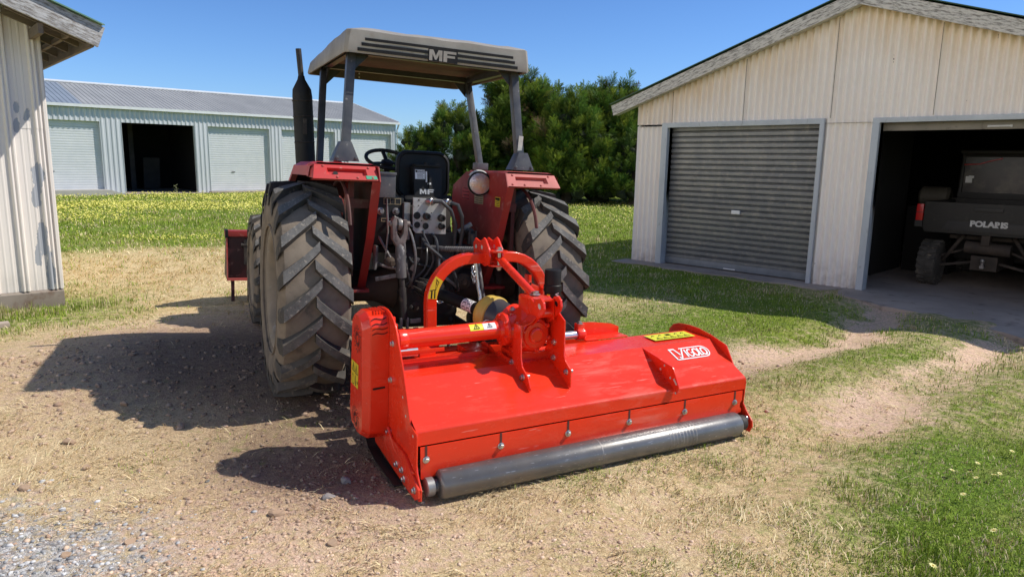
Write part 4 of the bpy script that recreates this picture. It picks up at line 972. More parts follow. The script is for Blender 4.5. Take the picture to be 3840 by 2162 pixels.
def plume_proto(seed):
    """flame shaped cypress plume along +x, length about 1: many flat feathery sprays round a rising axis"""
    V = []; F = []; W = []
    rs = random.Random(seed)
    def tri(a, b_, c, w):
        n = len(V); V.extend([a, b_, c]); F.append((n, n + 1, n + 2)); W.extend(w)
    for k in range(17):
        t = .06 + .90 * (k / 16.0); ph = k * 2.4 + rs.uniform(-.4, .4); rad = (.34 * (1 - t) ** .75 + .05) * (.75 + .5 * rs.random())
        o = Vector((t * .82, 0, 0)); out = Vector((0, cos(ph), sin(ph))); d_ = (out * .75 + Vector((.95, 0, 0))).normalized(); L_ = rad * 1.15 + .10
        side = d_.cross(Vector((rs.uniform(-1, 1), rs.uniform(-1, 1), rs.uniform(-1, 1)))).normalized()
        tip = o + d_ * L_
        tri(o - side * .018, o + side * .018, tip, (t * .5, t * .5, min(1, .45 + t * .6)))
        for j in range(4):
            q = .22 + .19 * j; c = o + d_ * L_ * q; l2 = L_ * (.52 - .30 * q)
            for sg in (-1, 1):
                e = c + (d_ * .85 + side * sg * .62).normalized() * l2
                tri(c - d_ * .019, c + d_ * .023, e, (t * .4 + q * .2, t * .4 + q * .2, min(1, .25 + q * .35 + t * .5)))
    return np.array([list(v) for v in V]), np.array(F), np.array(W)
PL = [plume_proto(i + 2) for i in range(4)]
def cypress(name, base, h, rx, ry, lobes, nf, seed, label, size=1.18, tint=(1, 1, 1), tips=6):
    rs = np.random.default_rng(seed)
    root = empty(name, Matrix.Translation(base), label, 'tree', 'cypress trees beyond the yard')
    tk = MB(); tk.tube([(0, 0, -.1), (.1, 0, h * .3), (-.05, .1, h * .6), (.05, 0, h * .85)], [.24, .19, .12, .05], 9); tk.build('trunk', BARK, root)
    lb = []
    for i in range(lobes):
        z = h * (.06 + .80 * (i + .5) / lobes + .05 * rs.normal()); q = max(0, min(1, z / h))
        env = (1 - q) ** .48 * (.85 + .15 * min(1, q * 5)); a = i * 2.4 + rs.normal() * .4; k = (.45 + .55 * rs.random() ** .5)
        lr = (.62 + .30 * rs.random()) * (.75 + .40 * (1 - q)) * h / 5.2
        lb.append((np.array([cos(a) * max(.02, rx * env - lr * .6) * k, sin(a) * max(.02, ry * env - lr * .6) * k, max(z, lr * .45)]), lr))
    for i in range(tips):
        a = rs.random() * 6.28; q = .60 + .36 * (i / max(1, tips - 1)); env = (1 - q) ** .55
        lb.append((np.array([cos(a) * rx * env * .75, sin(a) * ry * env * .75, h * q]), .36 * h / 5.2))
    for i in range(9):      # skirt sweeping down to the grass
        a = i * .7 + rs.random() * .3; lb.append((np.array([cos(a) * rx * .72, sin(a) * ry * .72, .30 + .25 * rs.random()]), .50 + .15 * rs.random()))
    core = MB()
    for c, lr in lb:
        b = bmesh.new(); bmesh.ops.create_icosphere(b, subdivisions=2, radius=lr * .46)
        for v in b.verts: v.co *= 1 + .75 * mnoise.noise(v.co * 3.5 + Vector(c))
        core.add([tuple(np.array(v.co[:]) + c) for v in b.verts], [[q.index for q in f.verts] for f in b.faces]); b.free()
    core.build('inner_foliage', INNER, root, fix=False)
    AV = []; AC = []; AF = []; base_i = 0
    for c, lr in lb:
        n = int(nf * lr ** 2)
        u = rs.normal(0, 1, (n, 3)); u /= np.linalg.norm(u, axis=1)[:, None]; u[:, 2] = np.where(u[:, 2] < -.35, -u[:, 2], u[:, 2])
        rad = lr * (.15 + .55 * rs.random(n)); p = c + u * rad[:, None]
        dr = u * .95 + np.array([0, 0, .70]) + rs.normal(0, .18, (n, 3)) + np.array([c[0], c[1], 0]) * .10; dr /= np.linalg.norm(dr, axis=1)[:, None]
        wv = rs.normal(0, 1, (n, 3)); sx = np.cross(dr, wv); sx /= np.linalg.norm(sx, axis=1)[:, None]; sz = np.cross(dr, sx)
        ln = size * (.45 + .65 * rs.random(n)) * (h / 5.2) ** .4 * np.clip(lr / .7, .65, 1.15)
        hue = rs.random(n) ** 1.3; which = rs.integers(0, 4, n); brn = rs.random(n) < .02
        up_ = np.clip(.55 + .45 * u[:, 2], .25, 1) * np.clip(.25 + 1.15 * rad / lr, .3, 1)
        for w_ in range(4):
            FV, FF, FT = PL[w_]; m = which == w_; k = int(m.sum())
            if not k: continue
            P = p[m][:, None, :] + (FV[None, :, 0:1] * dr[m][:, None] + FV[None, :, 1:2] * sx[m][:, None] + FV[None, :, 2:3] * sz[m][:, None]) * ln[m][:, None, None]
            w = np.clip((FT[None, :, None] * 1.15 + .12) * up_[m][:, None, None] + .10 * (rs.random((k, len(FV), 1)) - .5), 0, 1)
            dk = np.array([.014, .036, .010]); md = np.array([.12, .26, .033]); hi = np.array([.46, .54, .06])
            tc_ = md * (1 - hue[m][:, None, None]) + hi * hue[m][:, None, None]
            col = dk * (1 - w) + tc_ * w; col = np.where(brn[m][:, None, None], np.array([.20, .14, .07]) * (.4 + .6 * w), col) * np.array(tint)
            AV.append(P.reshape(-1, 3)); AC.append(col.reshape(-1, 3)); AF.append(((np.arange(k) * len(FV))[:, None, None] + FF[None]).reshape(-1, 3) + base_i); base_i += k * len(FV)
    V = np.concatenate(AV); Cc = np.concatenate(AC); F = np.concatenate(AF)
    me = bpy.data.meshes.new('crown'); fast_mesh(me, V, F)
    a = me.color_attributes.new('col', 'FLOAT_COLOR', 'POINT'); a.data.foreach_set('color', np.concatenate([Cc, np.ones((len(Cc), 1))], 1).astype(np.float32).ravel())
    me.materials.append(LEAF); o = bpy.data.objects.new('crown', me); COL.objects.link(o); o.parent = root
    return root
cypress('cypress_tree', (-2.5, 30.6, 0), 3.9, 2.9, 2.0, 32, 74, 5, 'low spreading cypress sloping down towards the steel shed')
cypress('cypress_tree', (.25, 31.6, 0), 5.3, 3.3, 2.3, 40, 72, 12, 'tall middle cypress rising behind the tractor canopy')
cypress('cypress_tree', (4.0, 31.8, 0), 5.0, 3.5, 2.4, 42, 72, 23, 'tall bushy cypress beside the left corner of the garage')
cypress('cypress_bush', (2.2, 29.6, 0), 4.3, 2.4, 1.6, 30, 74, 31, 'lower rounded cypress in front between the two tall ones', tint=(1.05, 1.05, 1))
cypress('cypress_bush', (5.0, 29.4, 0), 3.0, 1.8, 1.2, 20, 74, 44, 'small dark cypress growing low against the garage corner', tint=(.9, .95, 1))
cypress('cypress_bush', (-4.2, 29.8, 0), 2.9, 1.6, 1.1, 18, 76, 61, 'low leftmost cypress next to the right corner of the steel shed')
cypress('cypress_tree', (8.0, 33.2, 0), 4.8, 2.8, 2.0, 16, 40, 52, 'cypress mostly hidden behind the garage roof edge')

# ------------------------------------------------------------------ utility vehicle in the open bay
d, n_in = Vector((.7046, -.7096, 0)), Vector((.7096, .7046, 0))
utv = empty('utility_vehicle', frame((2.16, 12.53, 0), d, n_in, (0, 0, 1)) @ Matrix.Translation((5.10, 1.15, 0)), 'dusty dark utility vehicle parked tail outward in the open garage bay', 'utility vehicle')
# local: x across, y forward (into the garage), tail at y = 0
mb = MB(); mb.prism([(-.80, .86), (-.77, .80), (.77, .80), (.80, .86), (.80, 1.24), (-.80, 1.24)], 0, .05, 'y'); mb.box2((-.80, .05, .86), (-.74, 1.4, 1.24)); mb.box2((.74, .05, .86), (.80, 1.4, 1.24)); mb.box2((-.74, .05, .84), (.74, 1.4, .88)); mb.box2((-.80, 1.4, .84), (.80, 1.46, 1.26))
tub = mb.build('cargo_bed', M['utvbody'], utv, bevel=.014)
mb = MB(); mb.prism([(-.55, .845), (-.48, .98), (.48, .98), (.55, .845)], -.012, -.001, 'y'); mb.box2((-.17, -.02, 1.13), (.17, -.001, 1.18)); mb.build('tailgate_panel', M['utvblack'], tub, bevel=.004)
text_mesh('maker_lettering', 'POLARIS', .106, Matrix.Translation((.02, -.0165, .955)) @ Matrix.Rotation(pi / 2, 4, 'X'), M['silver'], tub, off=.006, sx=1.12, sp=.98)
for sx in (-1, 1):
    mb = MB(); mb.box2((sx * .855 - .045, -.01, .96), (sx * .855 + .045, .10, 1.20)); tl = mb.build('tail_lamp', M['taillamp'], utv, bevel=.012)
    mb = MB(); mb.box2((sx * .855 - .05, -.012, 1.075), (sx * .855 + .05, -.002 + .09, 1.083)); mb.build('lamp_divider', M['utvblack'], tl)
    mb = MB(); mb.box2((sx * .855 - .05, -.006, .87), (sx * .855 + .05, .12, .958)); mb.build('lamp_housing', M['utvblack'], tl)
def utv_tyre(x, y):
    mb = MB(); R_ = .335; w = .125
    mb.lathe([(.17, -w), (.25, -w * 1.05), (.305, -w * .9), (.318, -w * .4), (.318, w * .4), (.305, w * .9), (.25, w * 1.05), (.17, w)], (x, y, R_), (1, 0, 0), 32)
    for k in range(22):
        for sgn in (-1, 1):
            a = 2 * pi * (k + (.5 if sgn > 0 else 0)) / 22; rot = Matrix.Rotation(-a, 3, 'X')
            c = rot @ Vector((0, 0, .322)); mb.box((x + sgn * .062, y + c.y, R_ + c.z), (.105, .046, .028), Matrix.Rotation(sgn * .35, 3, c) @ rot)
    t = mb.build('wheel', M['tyre_lug'], utv)
    mb = MB(); mb.lathe([(.17, -.10), (.15, -.06), (.06, -.03), (.06, .03), (.15, .06), (.17, .10)], (x, y, R_), (1, 0, 0), 20); mb.build('rim', M['utvblack'], t)
for x in (-.70, .70):
    utv_tyre(x, .28); utv_tyre(x, 2.3)
mb = MB()
for x in (-.72, .72): mb.tube([(x, 1.46, 1.2), (x, 1.50, 1.95), (x, 2.6, 1.98), (x, 3.1, 1.3)], .03, 8)
mb.tube([(-.72, 1.5, 1.93), (.72, 1.5, 1.93)], .03, 8); mb.build('roll_cage', M['utvblack'], utv)
mb = MB(); mb.box2((-.76, 1.42, 1.95), (.76, 2.7, 2.0)); mb.build('cab_roof', M['utvblack'], utv, bevel=.015)
mb = MB(); mb.box2((-.69, 1.47, 1.34), (.69, 1.485, 1.90)); gl = mb.build('rear_window', M['utvglass'], utv)
mb = MB(); mb.box2((-.66, 1.455, 1.50), (-.57, 1.468, 1.60)); mb.box2((-.62, 1.454, 1.57), (-.55, 1.467, 1.61)); mb.build('window_sticker', M['white'], gl)
mb = MB(); mb.tube([(-.70, 1.46, 1.78), (-.5, 1.46, 1.79), (-.35, 1.46, 1.84), (-.2, 1.46, 1.88)], .012, 6); mb.build('red_trim', M['taillamp'], gl); mb = MB(); mb.tube([(.2, 1.46, 1.38), (.5, 1.46, 1.40)], .014, 6); mb.build('red_trim', M['taillamp'], gl)
mb = MB(); mb.box2((-.74, 1.42, 1.26), (.74, 1.52, 1.35)); mb.build('cab_rail', M['utvblack'], utv, bevel=.01)
mb = MB(); mb.prism([(1.5, .3), (1.5, 1.0), (2.4, 1.1), (3.1, .95), (3.15, .5), (3.0, .3)], -.70, .70, 'x'); mb.build('front_body', M['utvblack'], utv, bevel=.02)
mb = MB(); mb.tube([(-.25, .12, .62), (.30, .12, .60)], .085, 16); mb.build('muffler', M['utvdirt'], utv)
mb = MB()
for sx in (-1, 1):
    mb.bar((sx * .16, .25, .40), (sx * .62, .28, .30), .05, .035); mb.bar((sx * .16, .22, .62), (sx * .60, .28, .44), .04, .03); mb.tube([(sx * .3, .2, .78), (sx * .55, .26, .38)], .028, 8)
mb.box2((-.16, .1, .30), (.16, 1.2, .50)); mb.box2((-.05, .02, .66), (.05, .14, .80)); mb.bar((-.5, .3, .74), (.5, .3, .74), .04, .05); mb.build('rear_suspension', M['utvdirt'], utv)
mb = MB(); mb.cyl((.0, .02, .34), (.0, .02, .42), .022, 10); mb.lathe([(0, -.03), (.028, -.015), (.03, 0), (.022, .022), (0, .03)], (0, .02, .45), (0, 0, 1), 12, caps=False); mb.bar((0, .2, .36), (0, -.0, .36), .05, .04); mb.build('tow_ball', M['steel'], utv)
# pale drum on a dark bench further in
mb = MB(); mb.box2((-.35, -.3, 0), (.35, .3, 1.08)); o = mb.build('storage_cabinet', M['dark_in'], bevel=.01); CB = frame((2.16, 12.53, 0), d, n_in, (0, 0, 1)) @ Matrix.Translation((3.98, 3.0, 0)); o.matrix_world = CB; tag(o, 'dark cabinet in the gloom left of the utility vehicle', 'cabinet')
mb = MB(); mb.tube([(-.26, 0, 1.25), (-.22, 0, 1.25), (.16, 0, 1.25), (.20, 0, 1.25)], [.12, .165, .165, .12], 18); o = mb.build('plastic_drum', pmat('dull_cream_drum', (.12, .105, .08), (.09, .08, .06), 4, rough=.6)); o.matrix_world = CB; tag(o, 'pale rounded drum lying in the gloom left of the utility vehicle', 'drum')
# ------------------------------------------------------------------ tractor
hd, tl = radians(25.008), radians(2.043)
tr_ = Vector((cos(hd) * cos(tl), sin(hd) * cos(tl), -sin(tl))); tf_ = Vector((-sin(hd), cos(hd), 0)); tu_ = tr_.cross(tf_)
T = empty('tractor', frame((-.746, 5.26, -.003), tr_, tf_, tu_), 'old red tractor with pale sun canopy seen from behind', 'tractor')

def ag_tyre(name, x, y, R, w, rr, nl, side, lugh=.045, sweep=.27, phase=0.0):
    """x,y: hub centre in plan; hub height R-.01; side: +1 outer face towards +x"""
    mb = MB(); hub = Vector((x, y, R - .012)); h = w / 2
    rc = R - lugh
    mb.lathe([(rr, -h * .86), (rr + .035, -h * .95), (rr + (rc - rr) * .45, -h * 1.06), (rc - .075, -h * 1.02), (rc - .028, -h * .90), (rc - .006, -h * .5), (rc, 0), (rc - .006, h * .5), (rc - .028, h * .90), (rc - .075, h * 1.02), (rr + (rc - rr) * .45, h * 1.06), (rr + .035, h * .95), (rr, h * .86)], hub, (1, 0, 0), 72, mi=0, caps=False)
    # raised bead rings on the side walls
    for sg in (-1, 1):
        mb.tube([hub + Vector((sg * h * .99, cos(a) * (rr + .055), sin(a) * (rr + .055))) for a in np.linspace(0, 2 * pi, 56)[:-1]], .009, 5, closed=True, mi=0)
    rs = random.Random(nl)
    for sgn in (-1, 1):
        for k in range(nl):
            a0 = 2 * pi * (k + (.5 if sgn > 0 else 0)) / nl + phase
            secs = []
            ts = [0, .12, .3, .5, .7, .88, 1.0]
            for t in ts:
                lat = sgn * (-.018 + (h * .985 + .018) * t); ang = a0 + sweep * (t ** .9)
                hw = (.030 + .010 * t) * (R / .77)
                rt_ = R - .004 - .014 * t * t - rs.random() * .003; rb = rc - .012 - .02 * t * t
                secs.append((lat, ang, hw, rt_, rb))
            # wraps over the shoulder and fades down the side wall
            lat, ang, hw, rt_, rb = secs[-1]
            secs.append((sgn * h * 1.055, ang + .035, hw * 1.0, rc - .040, rc - .09)); secs.append((sgn * h * 1.07, ang + .050, hw * .72, rc - .105, rc - .13))
            V = []; n = len(secs)
            ca, sa = 1, 0
            for (lat, ang, hw, r1, r0) in secs:
                e = hw / R
                for da, rr_ in ((-e * 1.35, r0), (-e, r1), (e, r1), (e * 1.35, r0)):
                    a = pi / 2 + (ang + da)       # rises at the back, Λ pattern seen from behind
                    V.append(hub + Vector((lat, cos(a) * rr_, sin(a) * rr_)))
            F1 = []; F2 = []
            for i in range(n - 1):
                p, q = i * 4, (i + 1) * 4
                F1 += [(p, p + 1, q + 1, q), (p + 2, p + 3, q + 3, q + 2)]; (F2 if i < n - 3 else F1).append((p + 1, p + 2, q + 2, q + 1))
            mb.add(V, F1 + [(0, 1, 2, 3), (4 * n - 4, 4 * n - 1, 4 * n - 2, 4 * n - 3)], mi=1); mb.add(V, F2, mi=2)
    return mb.build(name, [M['tyre_dust'], M['tyre_lug'], M['tyre_lugtop']], T)
def wheel_rim(tyre, x, y, R, w, rr, side):
    hub = (x, y, R - .012); h = w / 2 * .9
    o = MB(); pr = [(rr - .035, -h * .7), (rr - .02, -h * .86), (rr + .012, -h * .98), (rr + .016, -h * 1.02), (rr + .004, -h * 1.02), (rr - .03, -h * .9), (rr - .055, -h * .55), (rr - .06, h * .2), (rr - .055, h * .6), (rr - .03, h * .9), (rr + .004, h * 1.02), (rr + .016, h * 1.02), (rr + .012, h * .98), (rr - .02, h * .86)]
    o.lathe(pr, hub, (1, 0, 0), 56, mi=0, caps=False)
    ri = o.build('rim', [M['rim']], tyre)
    d_ = MB(); s = side
    d_.lathe([(rr - .058, s * h * .10), (rr - .12, s * h * .02), (rr - .2, -s * h * .10), (.14, -s * h * .10), (.13, s * h * .12), (.07, s * h * .16), (0, s * h * .17)], hub, (1, 0, 0), 40, caps=False)
    for k in range(8):
        a = 2 * pi * k / 8; d_.bolt(Vector(hub) + Vector((-s * h * .10, cos(a) * .17, sin(a) * .17)), (s, 0, 0), .014)
    d_.build('wheel_disc', [M['rimin']], tyre)
for sx in (-1, 1):
    t = ag_tyre('rear_tyre', sx * .863, 0, .766, .428, .395, 20, sx, phase=.10 if sx < 0 else .02); wheel_rim(t, sx * .863, 0, .766, .428, .395, sx)
for sx in (-1, 1):
    t = ag_tyre('front_tyre', sx * .850, 2.32, .565, .32, .315, 18, sx, lugh=.035, sweep=.26); wheel_rim(t, sx * .850, 2.32, .565, .32, .315, sx)
# axle, gearbox, engine
mb = MB()
mb.lathe([(.155, -.66), (.16, -.6), (.118, -.52), (.118, -.34), (.17, -.22), (.20, 0), (.17, .22), (.118, .34), (.118, .52), (.16, .6), (.155, .66)], (0, .02, .765), (1, 0, 0), 24)
for sx in (-1, 1): mb.lathe([(.20, 0), (.20, .04), (.11, .06), (.11, .2)], (sx * .58, .02, .755), (sx, 0, 0), 20)
mb.build('rear_axle', M['grime'], T)
mb = MB(); mb.prism([(-.28, .50), (-.34, .62), (-.34, 1.02), (-.20, 1.16), (1.5, 1.12), (1.5, .50), (.4, .46)], -.20, .20, 'x'); tm = mb.build('transmission', M['dblack'], T, bevel=.02)
mb = MB()
for z in (.56, .66, .78, .9, 1.0):
    for sx in (-1, 1): mb.bolt((sx * .15, -.343, z), (0, -1, 0), .013)
mb.lathe([(.085, 0), (.085, .03), (.05, .04)], (0, -.34, .80), (0, -1, 0), 20); mb.build('housing_bolts', M['dblack'], tm)
mb = MB(); mb.box2((-.19, 1.5, .55), (.19, 2.9, 1.12)); mb.box2((-.10, 2.2, .42), (.10, 2.45, .56)); mb.lathe([(.09, -.8), (.11, 0), (.09, .8)], (0, 2.32, .50), (1, 0, 0), 14); mb.build('engine', M['dblack'], T, bevel=.02)
mb = MB(); prof = [(-.30, 1.05), (-.33, 1.38), (-.26, 1.50), (.26, 1.50), (.33, 1.38), (.30, 1.05)]; mb.prism(prof, 1.12, 3.05, 'y'); mb.build('bonnet', M['tredlit'], T, bevel=.03)
mb = MB(); mb.box2((-.26, .85, 1.10), (.26, 1.12, 1.50)); mb.build('instrument_console', M['black'], T, bevel=.03)
mb = MB(); mb.box2((-.42, -.05, 1.02), (.42, 1.0, 1.06)); mb.box2((-.42, .55, .72), (-.36, .9, .76)); mb.build('platform', M['dblack'], T)
# front loader tray / blade carried ahead of the front wheels
mb = MB()
y0 = 3.42
mb.prism([(y0, .28), (y0 - .02, .78), (y0 + .02, .84), (y0 + .12, .84), (y0 + .10, .80), (y0 + .03, .78), (y0 + .05, .32), (y0 + .55, .26), (y0 + .55, .24)], -1.17, 1.17, 'x')
for x in (-1.17, 1.17): mb.prism([(y0 - .01, .27), (y0 - .02, .80), (y0 + .2, .78), (y0 + .56, .26)], x - .012, x + .012, 'x')
bk = mb.build('front_bucket', M['darkred'], T, bevel=.006)
mb = MB(); mb.box2((-1.20, y0 - .055, .775), (-.5, y0 + .10, .842)); mb.build('bucket_rim', M['tred'], bk, bevel=.01)
mb = MB(); mb.box2((-1.198, y0 - .06, .76), (-1.165, y0 + .11, .85)); mb.build('rim_end', M['black'], bk, bevel=.006)
mb = MB(); mb.box2((-1.185, y0 - .035, .27), (-.5, y0 - .02, .30)); mb.box2((-1.185, y0 - .035, .29), (-1.172, y0 - .02, .77)); mb.build('bucket_lit_edge', M['tredpale'], bk)  # pale strips put the light on the bucket edges into the colour
mb = MB(); mb.box2((-1.00, y0 - .06, .46), (-.94, y0 - .01, .74)); mb.cyl((-1.03, y0 - .04, .68), (-.90, y0 - .04, .68), .025, 10); mb.build('bucket_hook', M['dblack'], bk)
for x in (-1.12, -.945, .945, 1.12):
    mb = MB(); mb.box2((x - .018, y0 + .02, .02), (x + .018, y0 + .06, .30)); mb.build('support_leg', M['darkred'], bk)
# canopy: moulded roof shell
def ring(hw, y0_, y1_, z0, z1, ch, n=8):
    P = []
    def zz(y): return z0 + (z1 - z0) * (y - y0_) / (y1_ - y0_)
    for (xa, ya), (xb, yb) in (((-hw + ch, y0_), (hw - ch, y0_)), ((hw, y0_ + ch), (hw, y1_ - ch)), ((hw - ch, y1_), (-hw + ch, y1_)), ((-hw, y1_ - ch), (-hw, y0_ + ch))):
        for i in range(n + 1): P.append((xa + (xb - xa) * i / n, ya + (yb - ya) * i / n))
    return [(x, y, zz(y)) for x, y in P]
levels = [(.652, -.404, 1.085, 2.352, 2.358, .022), (.658, -.408, 1.09, 2.366, 2.370, .022), (.652, -.408, 1.08, 2.43, 2.405, .022), (.643, -.405, 1.065, 2.499, 2.449, .025), (.636, -.398, 1.055, 2.506, 2.457, .028), (.56, -.315, .98, 2.531, 2.48, .04), (.30, -.15, .8, 2.542, 2.51, .05)]
mb = MB(); V = []
for i, l in enumerate(levels):
    for p in ring(*l, n=14):
        k = .012 if i >= 2 else .005
        d_ = mnoise.noise(Vector(p) * 5) * k + mnoise.noise(Vector(p) * 14) * k * .35
        q = Vector(p); q.z += d_ * (1.0 if i >= 3 else .3); q.y += d_ * .4; V.append(q)
n = len(V) // len(levels)
F = [(a * n + i, a * n + (i + 1) % n, (a + 1) * n + (i + 1) % n, (a + 1) * n + i) for a in range(len(levels) - 1) for i in range(n)]
F.append([(len(levels) - 1) * n + i for i in range(n)])
mb.add(V, F, smooth=True)
cn = mb.build('canopy', M['canopy'], T)
mb = MB(); V = []; lv = [(.655, -.402, 1.085, 2.352, 2.358, .04), (.638, -.388, 1.07, 2.355, 2.361, .04), (.625, -.38, 1.06, 2.465, 2.44, .05), (.3, -.15, .8, 2.48, 2.455, .05)]
for l in lv: V += [Vector(p) for p in ring(*l, n=4)]
n = len(V) // len(lv)
mb.add(V, [(a * n + i, a * n + (i + 1) % n, (a + 1) * n + (i + 1) % n, (a + 1) * n + i) for a in range(len(lv) - 1) for i in range(n)] + [[(len(lv) - 1) * n + i for i in range(n)]])
mb.build('canopy_liner', M['canopyin'], cn)
mb = MB(); mb.box2((-.61, -.31, 2.36), (.61, -.25, 2.41)); mb.box2((-.61, .62, 2.37), (.61, .67, 2.41)); mb.box2((-.61, -.31, 2.362), (-.565, .66, 2.408)); mb.box2((.565, -.31, 2.362), (.61, .66, 2.408)); mb.build('roof_frame', M['postdk'], cn)
mb = MB()
for (x, z) in ((-.30, 2.405), (-.30, 2.375), (-.235, 2.405), (-.235, 2.375)): mb.disc((x, 1.054, z), (0, -1, 0), .007, 8)
mb.build('rivet', M['white'], cn)
# maker stripes on the rear face, lettering between
fy = lambda z: -.4685 - .0015 + (.0055 if z > 2.42 else 0) * (z - 2.42) / .065
def stripe(mb, x0, x1, z0, z1, sk=.0):
    n_ = 10
    for i in range(n_):
        a, b = x0 + (x1 - x0) * i / n_, x0 + (x1 - x0) * (i + 1) / n_
        mb.add([(a + sk * (i == 0), -.4160, z0), (b, -.4160, z0), (b, -.4160, z1), (a, -.4160, z1)], [(0, 1, 2, 3)])
mb = MB()
stripe(mb, -.530, .520, 2.432, 2.450)
stripe(mb, -.552, -.105, 2.398, 2.418); stripe(mb, -.578, -.105, 2.364, 2.385)
stripe(mb, .105, .535, 2.398, 2.418); stripe(mb, .105, .558, 2.364, 2.385)
stripe(mb, -.105, .105, 2.352, 2.4325); mb.build('black_stripe', M['decalblk'], cn, fix=False)
LM = [(0, 0), (0, 1), (.30, 1), (.5, .46), (.70, 1), (1, 1), (1, 0), (.76, 0), (.76, .60), (.56, .10), (.44, .10), (.24, .60), (.24, 0)]
LF = [(0, 0), (0, 1), (1, 1), (1, .76), (.29, .76), (.29, .60), (.90, .60), (.90, .38), (.29, .38), (.29, 0)]
def letters(mb, x0, z0, w, h, gap, y, which=('M', 'F'), ax='y'):
    for i, c in enumerate(which):
        P = {'M': LM, 'F': LF}[c]
        mb.poly([(x0 + i * (w + gap) + p[0] * w, y, z0 + p[1] * h) for p in P])
mb = MB(); letters(mb, -.098, 2.358, .092, .070, .008, -.4178); mb.build('maker_letters', M['canopy'], cn, fix=False)
# roof posts
def post(b, t, foot, mt, w=.052, dpt=.06):
    mb = MB(); mb.bar(b, t, w, dpt, up=(0, 1, 0)); p = mb.build('canopy_post', M[mt], T, bevel=.006)
    if foot:
        mb = MB(); x, y, z = b
        mb.add([(x - .085, y - .06, z), (x + .085, y - .06, z), (x + .085, y + .07, z), (x - .085, y + .07, z), (x - .036, y - .042, z + .125), (x + .036, y - .042, z + .125), (x + .036, y + .042, z + .125), (x - .036, y + .042, z + .125)], [(3, 2, 1, 0), (4, 5, 6, 7), (0, 1, 5, 4), (1, 2, 6, 5), (2, 3, 7, 6), (3, 0, 4, 7)])
        for sx in (-1, 1): mb.bolt((x + sx * .062, y - .055, z + .018), (0, -1, 0), .010)
        mb.build('post_foot', M['post'], p, bevel=.004)
    return p
post((-.641, -.365, 1.665), (-.588, -.274, 2.37), True, 'post', .056); rp = post((.641, -.365, 1.665), (.588, -.274, 2.37), True, 'post', .056)
post((-.655, .50, 1.655), (-.600, .66, 2.38), False, 'postdk', .048); fp = post((.648, .42, 1.655), (.590, .64, 2.38), False, 'post', .042)
mb = MB(); mb.box2((.648 - .05, .37, 1.655), (.648 + .05, .47, 1.71)); mb.build('post_foot', M['greybox'], fp, bevel=.006)
for sx in (-1, 1):
    for (y, s_) in ((-.275, 1), (.65, -1)):
        mb = MB(); mb.prism([(y - .004, 2.25), (y + s_ * .13, 2.36), (y - .004, 2.36)], sx * .585 - .004, sx * .585 + .004, 'x'); mb.prism([(sx * .58, 2.25), (sx * (.58 - .11), 2.36), (sx * .58, 2.36)], y - .003, y + .003, 'y'); mb.build('roof_gusset', M['postdk'], T)
mb = MB(); mb.box((.627, -.3755, 1.83), (.034, .003, .16), Matrix.Rotation(.073, 3, 'Y')); mb.build('post_label', M['offwhite'], rp)
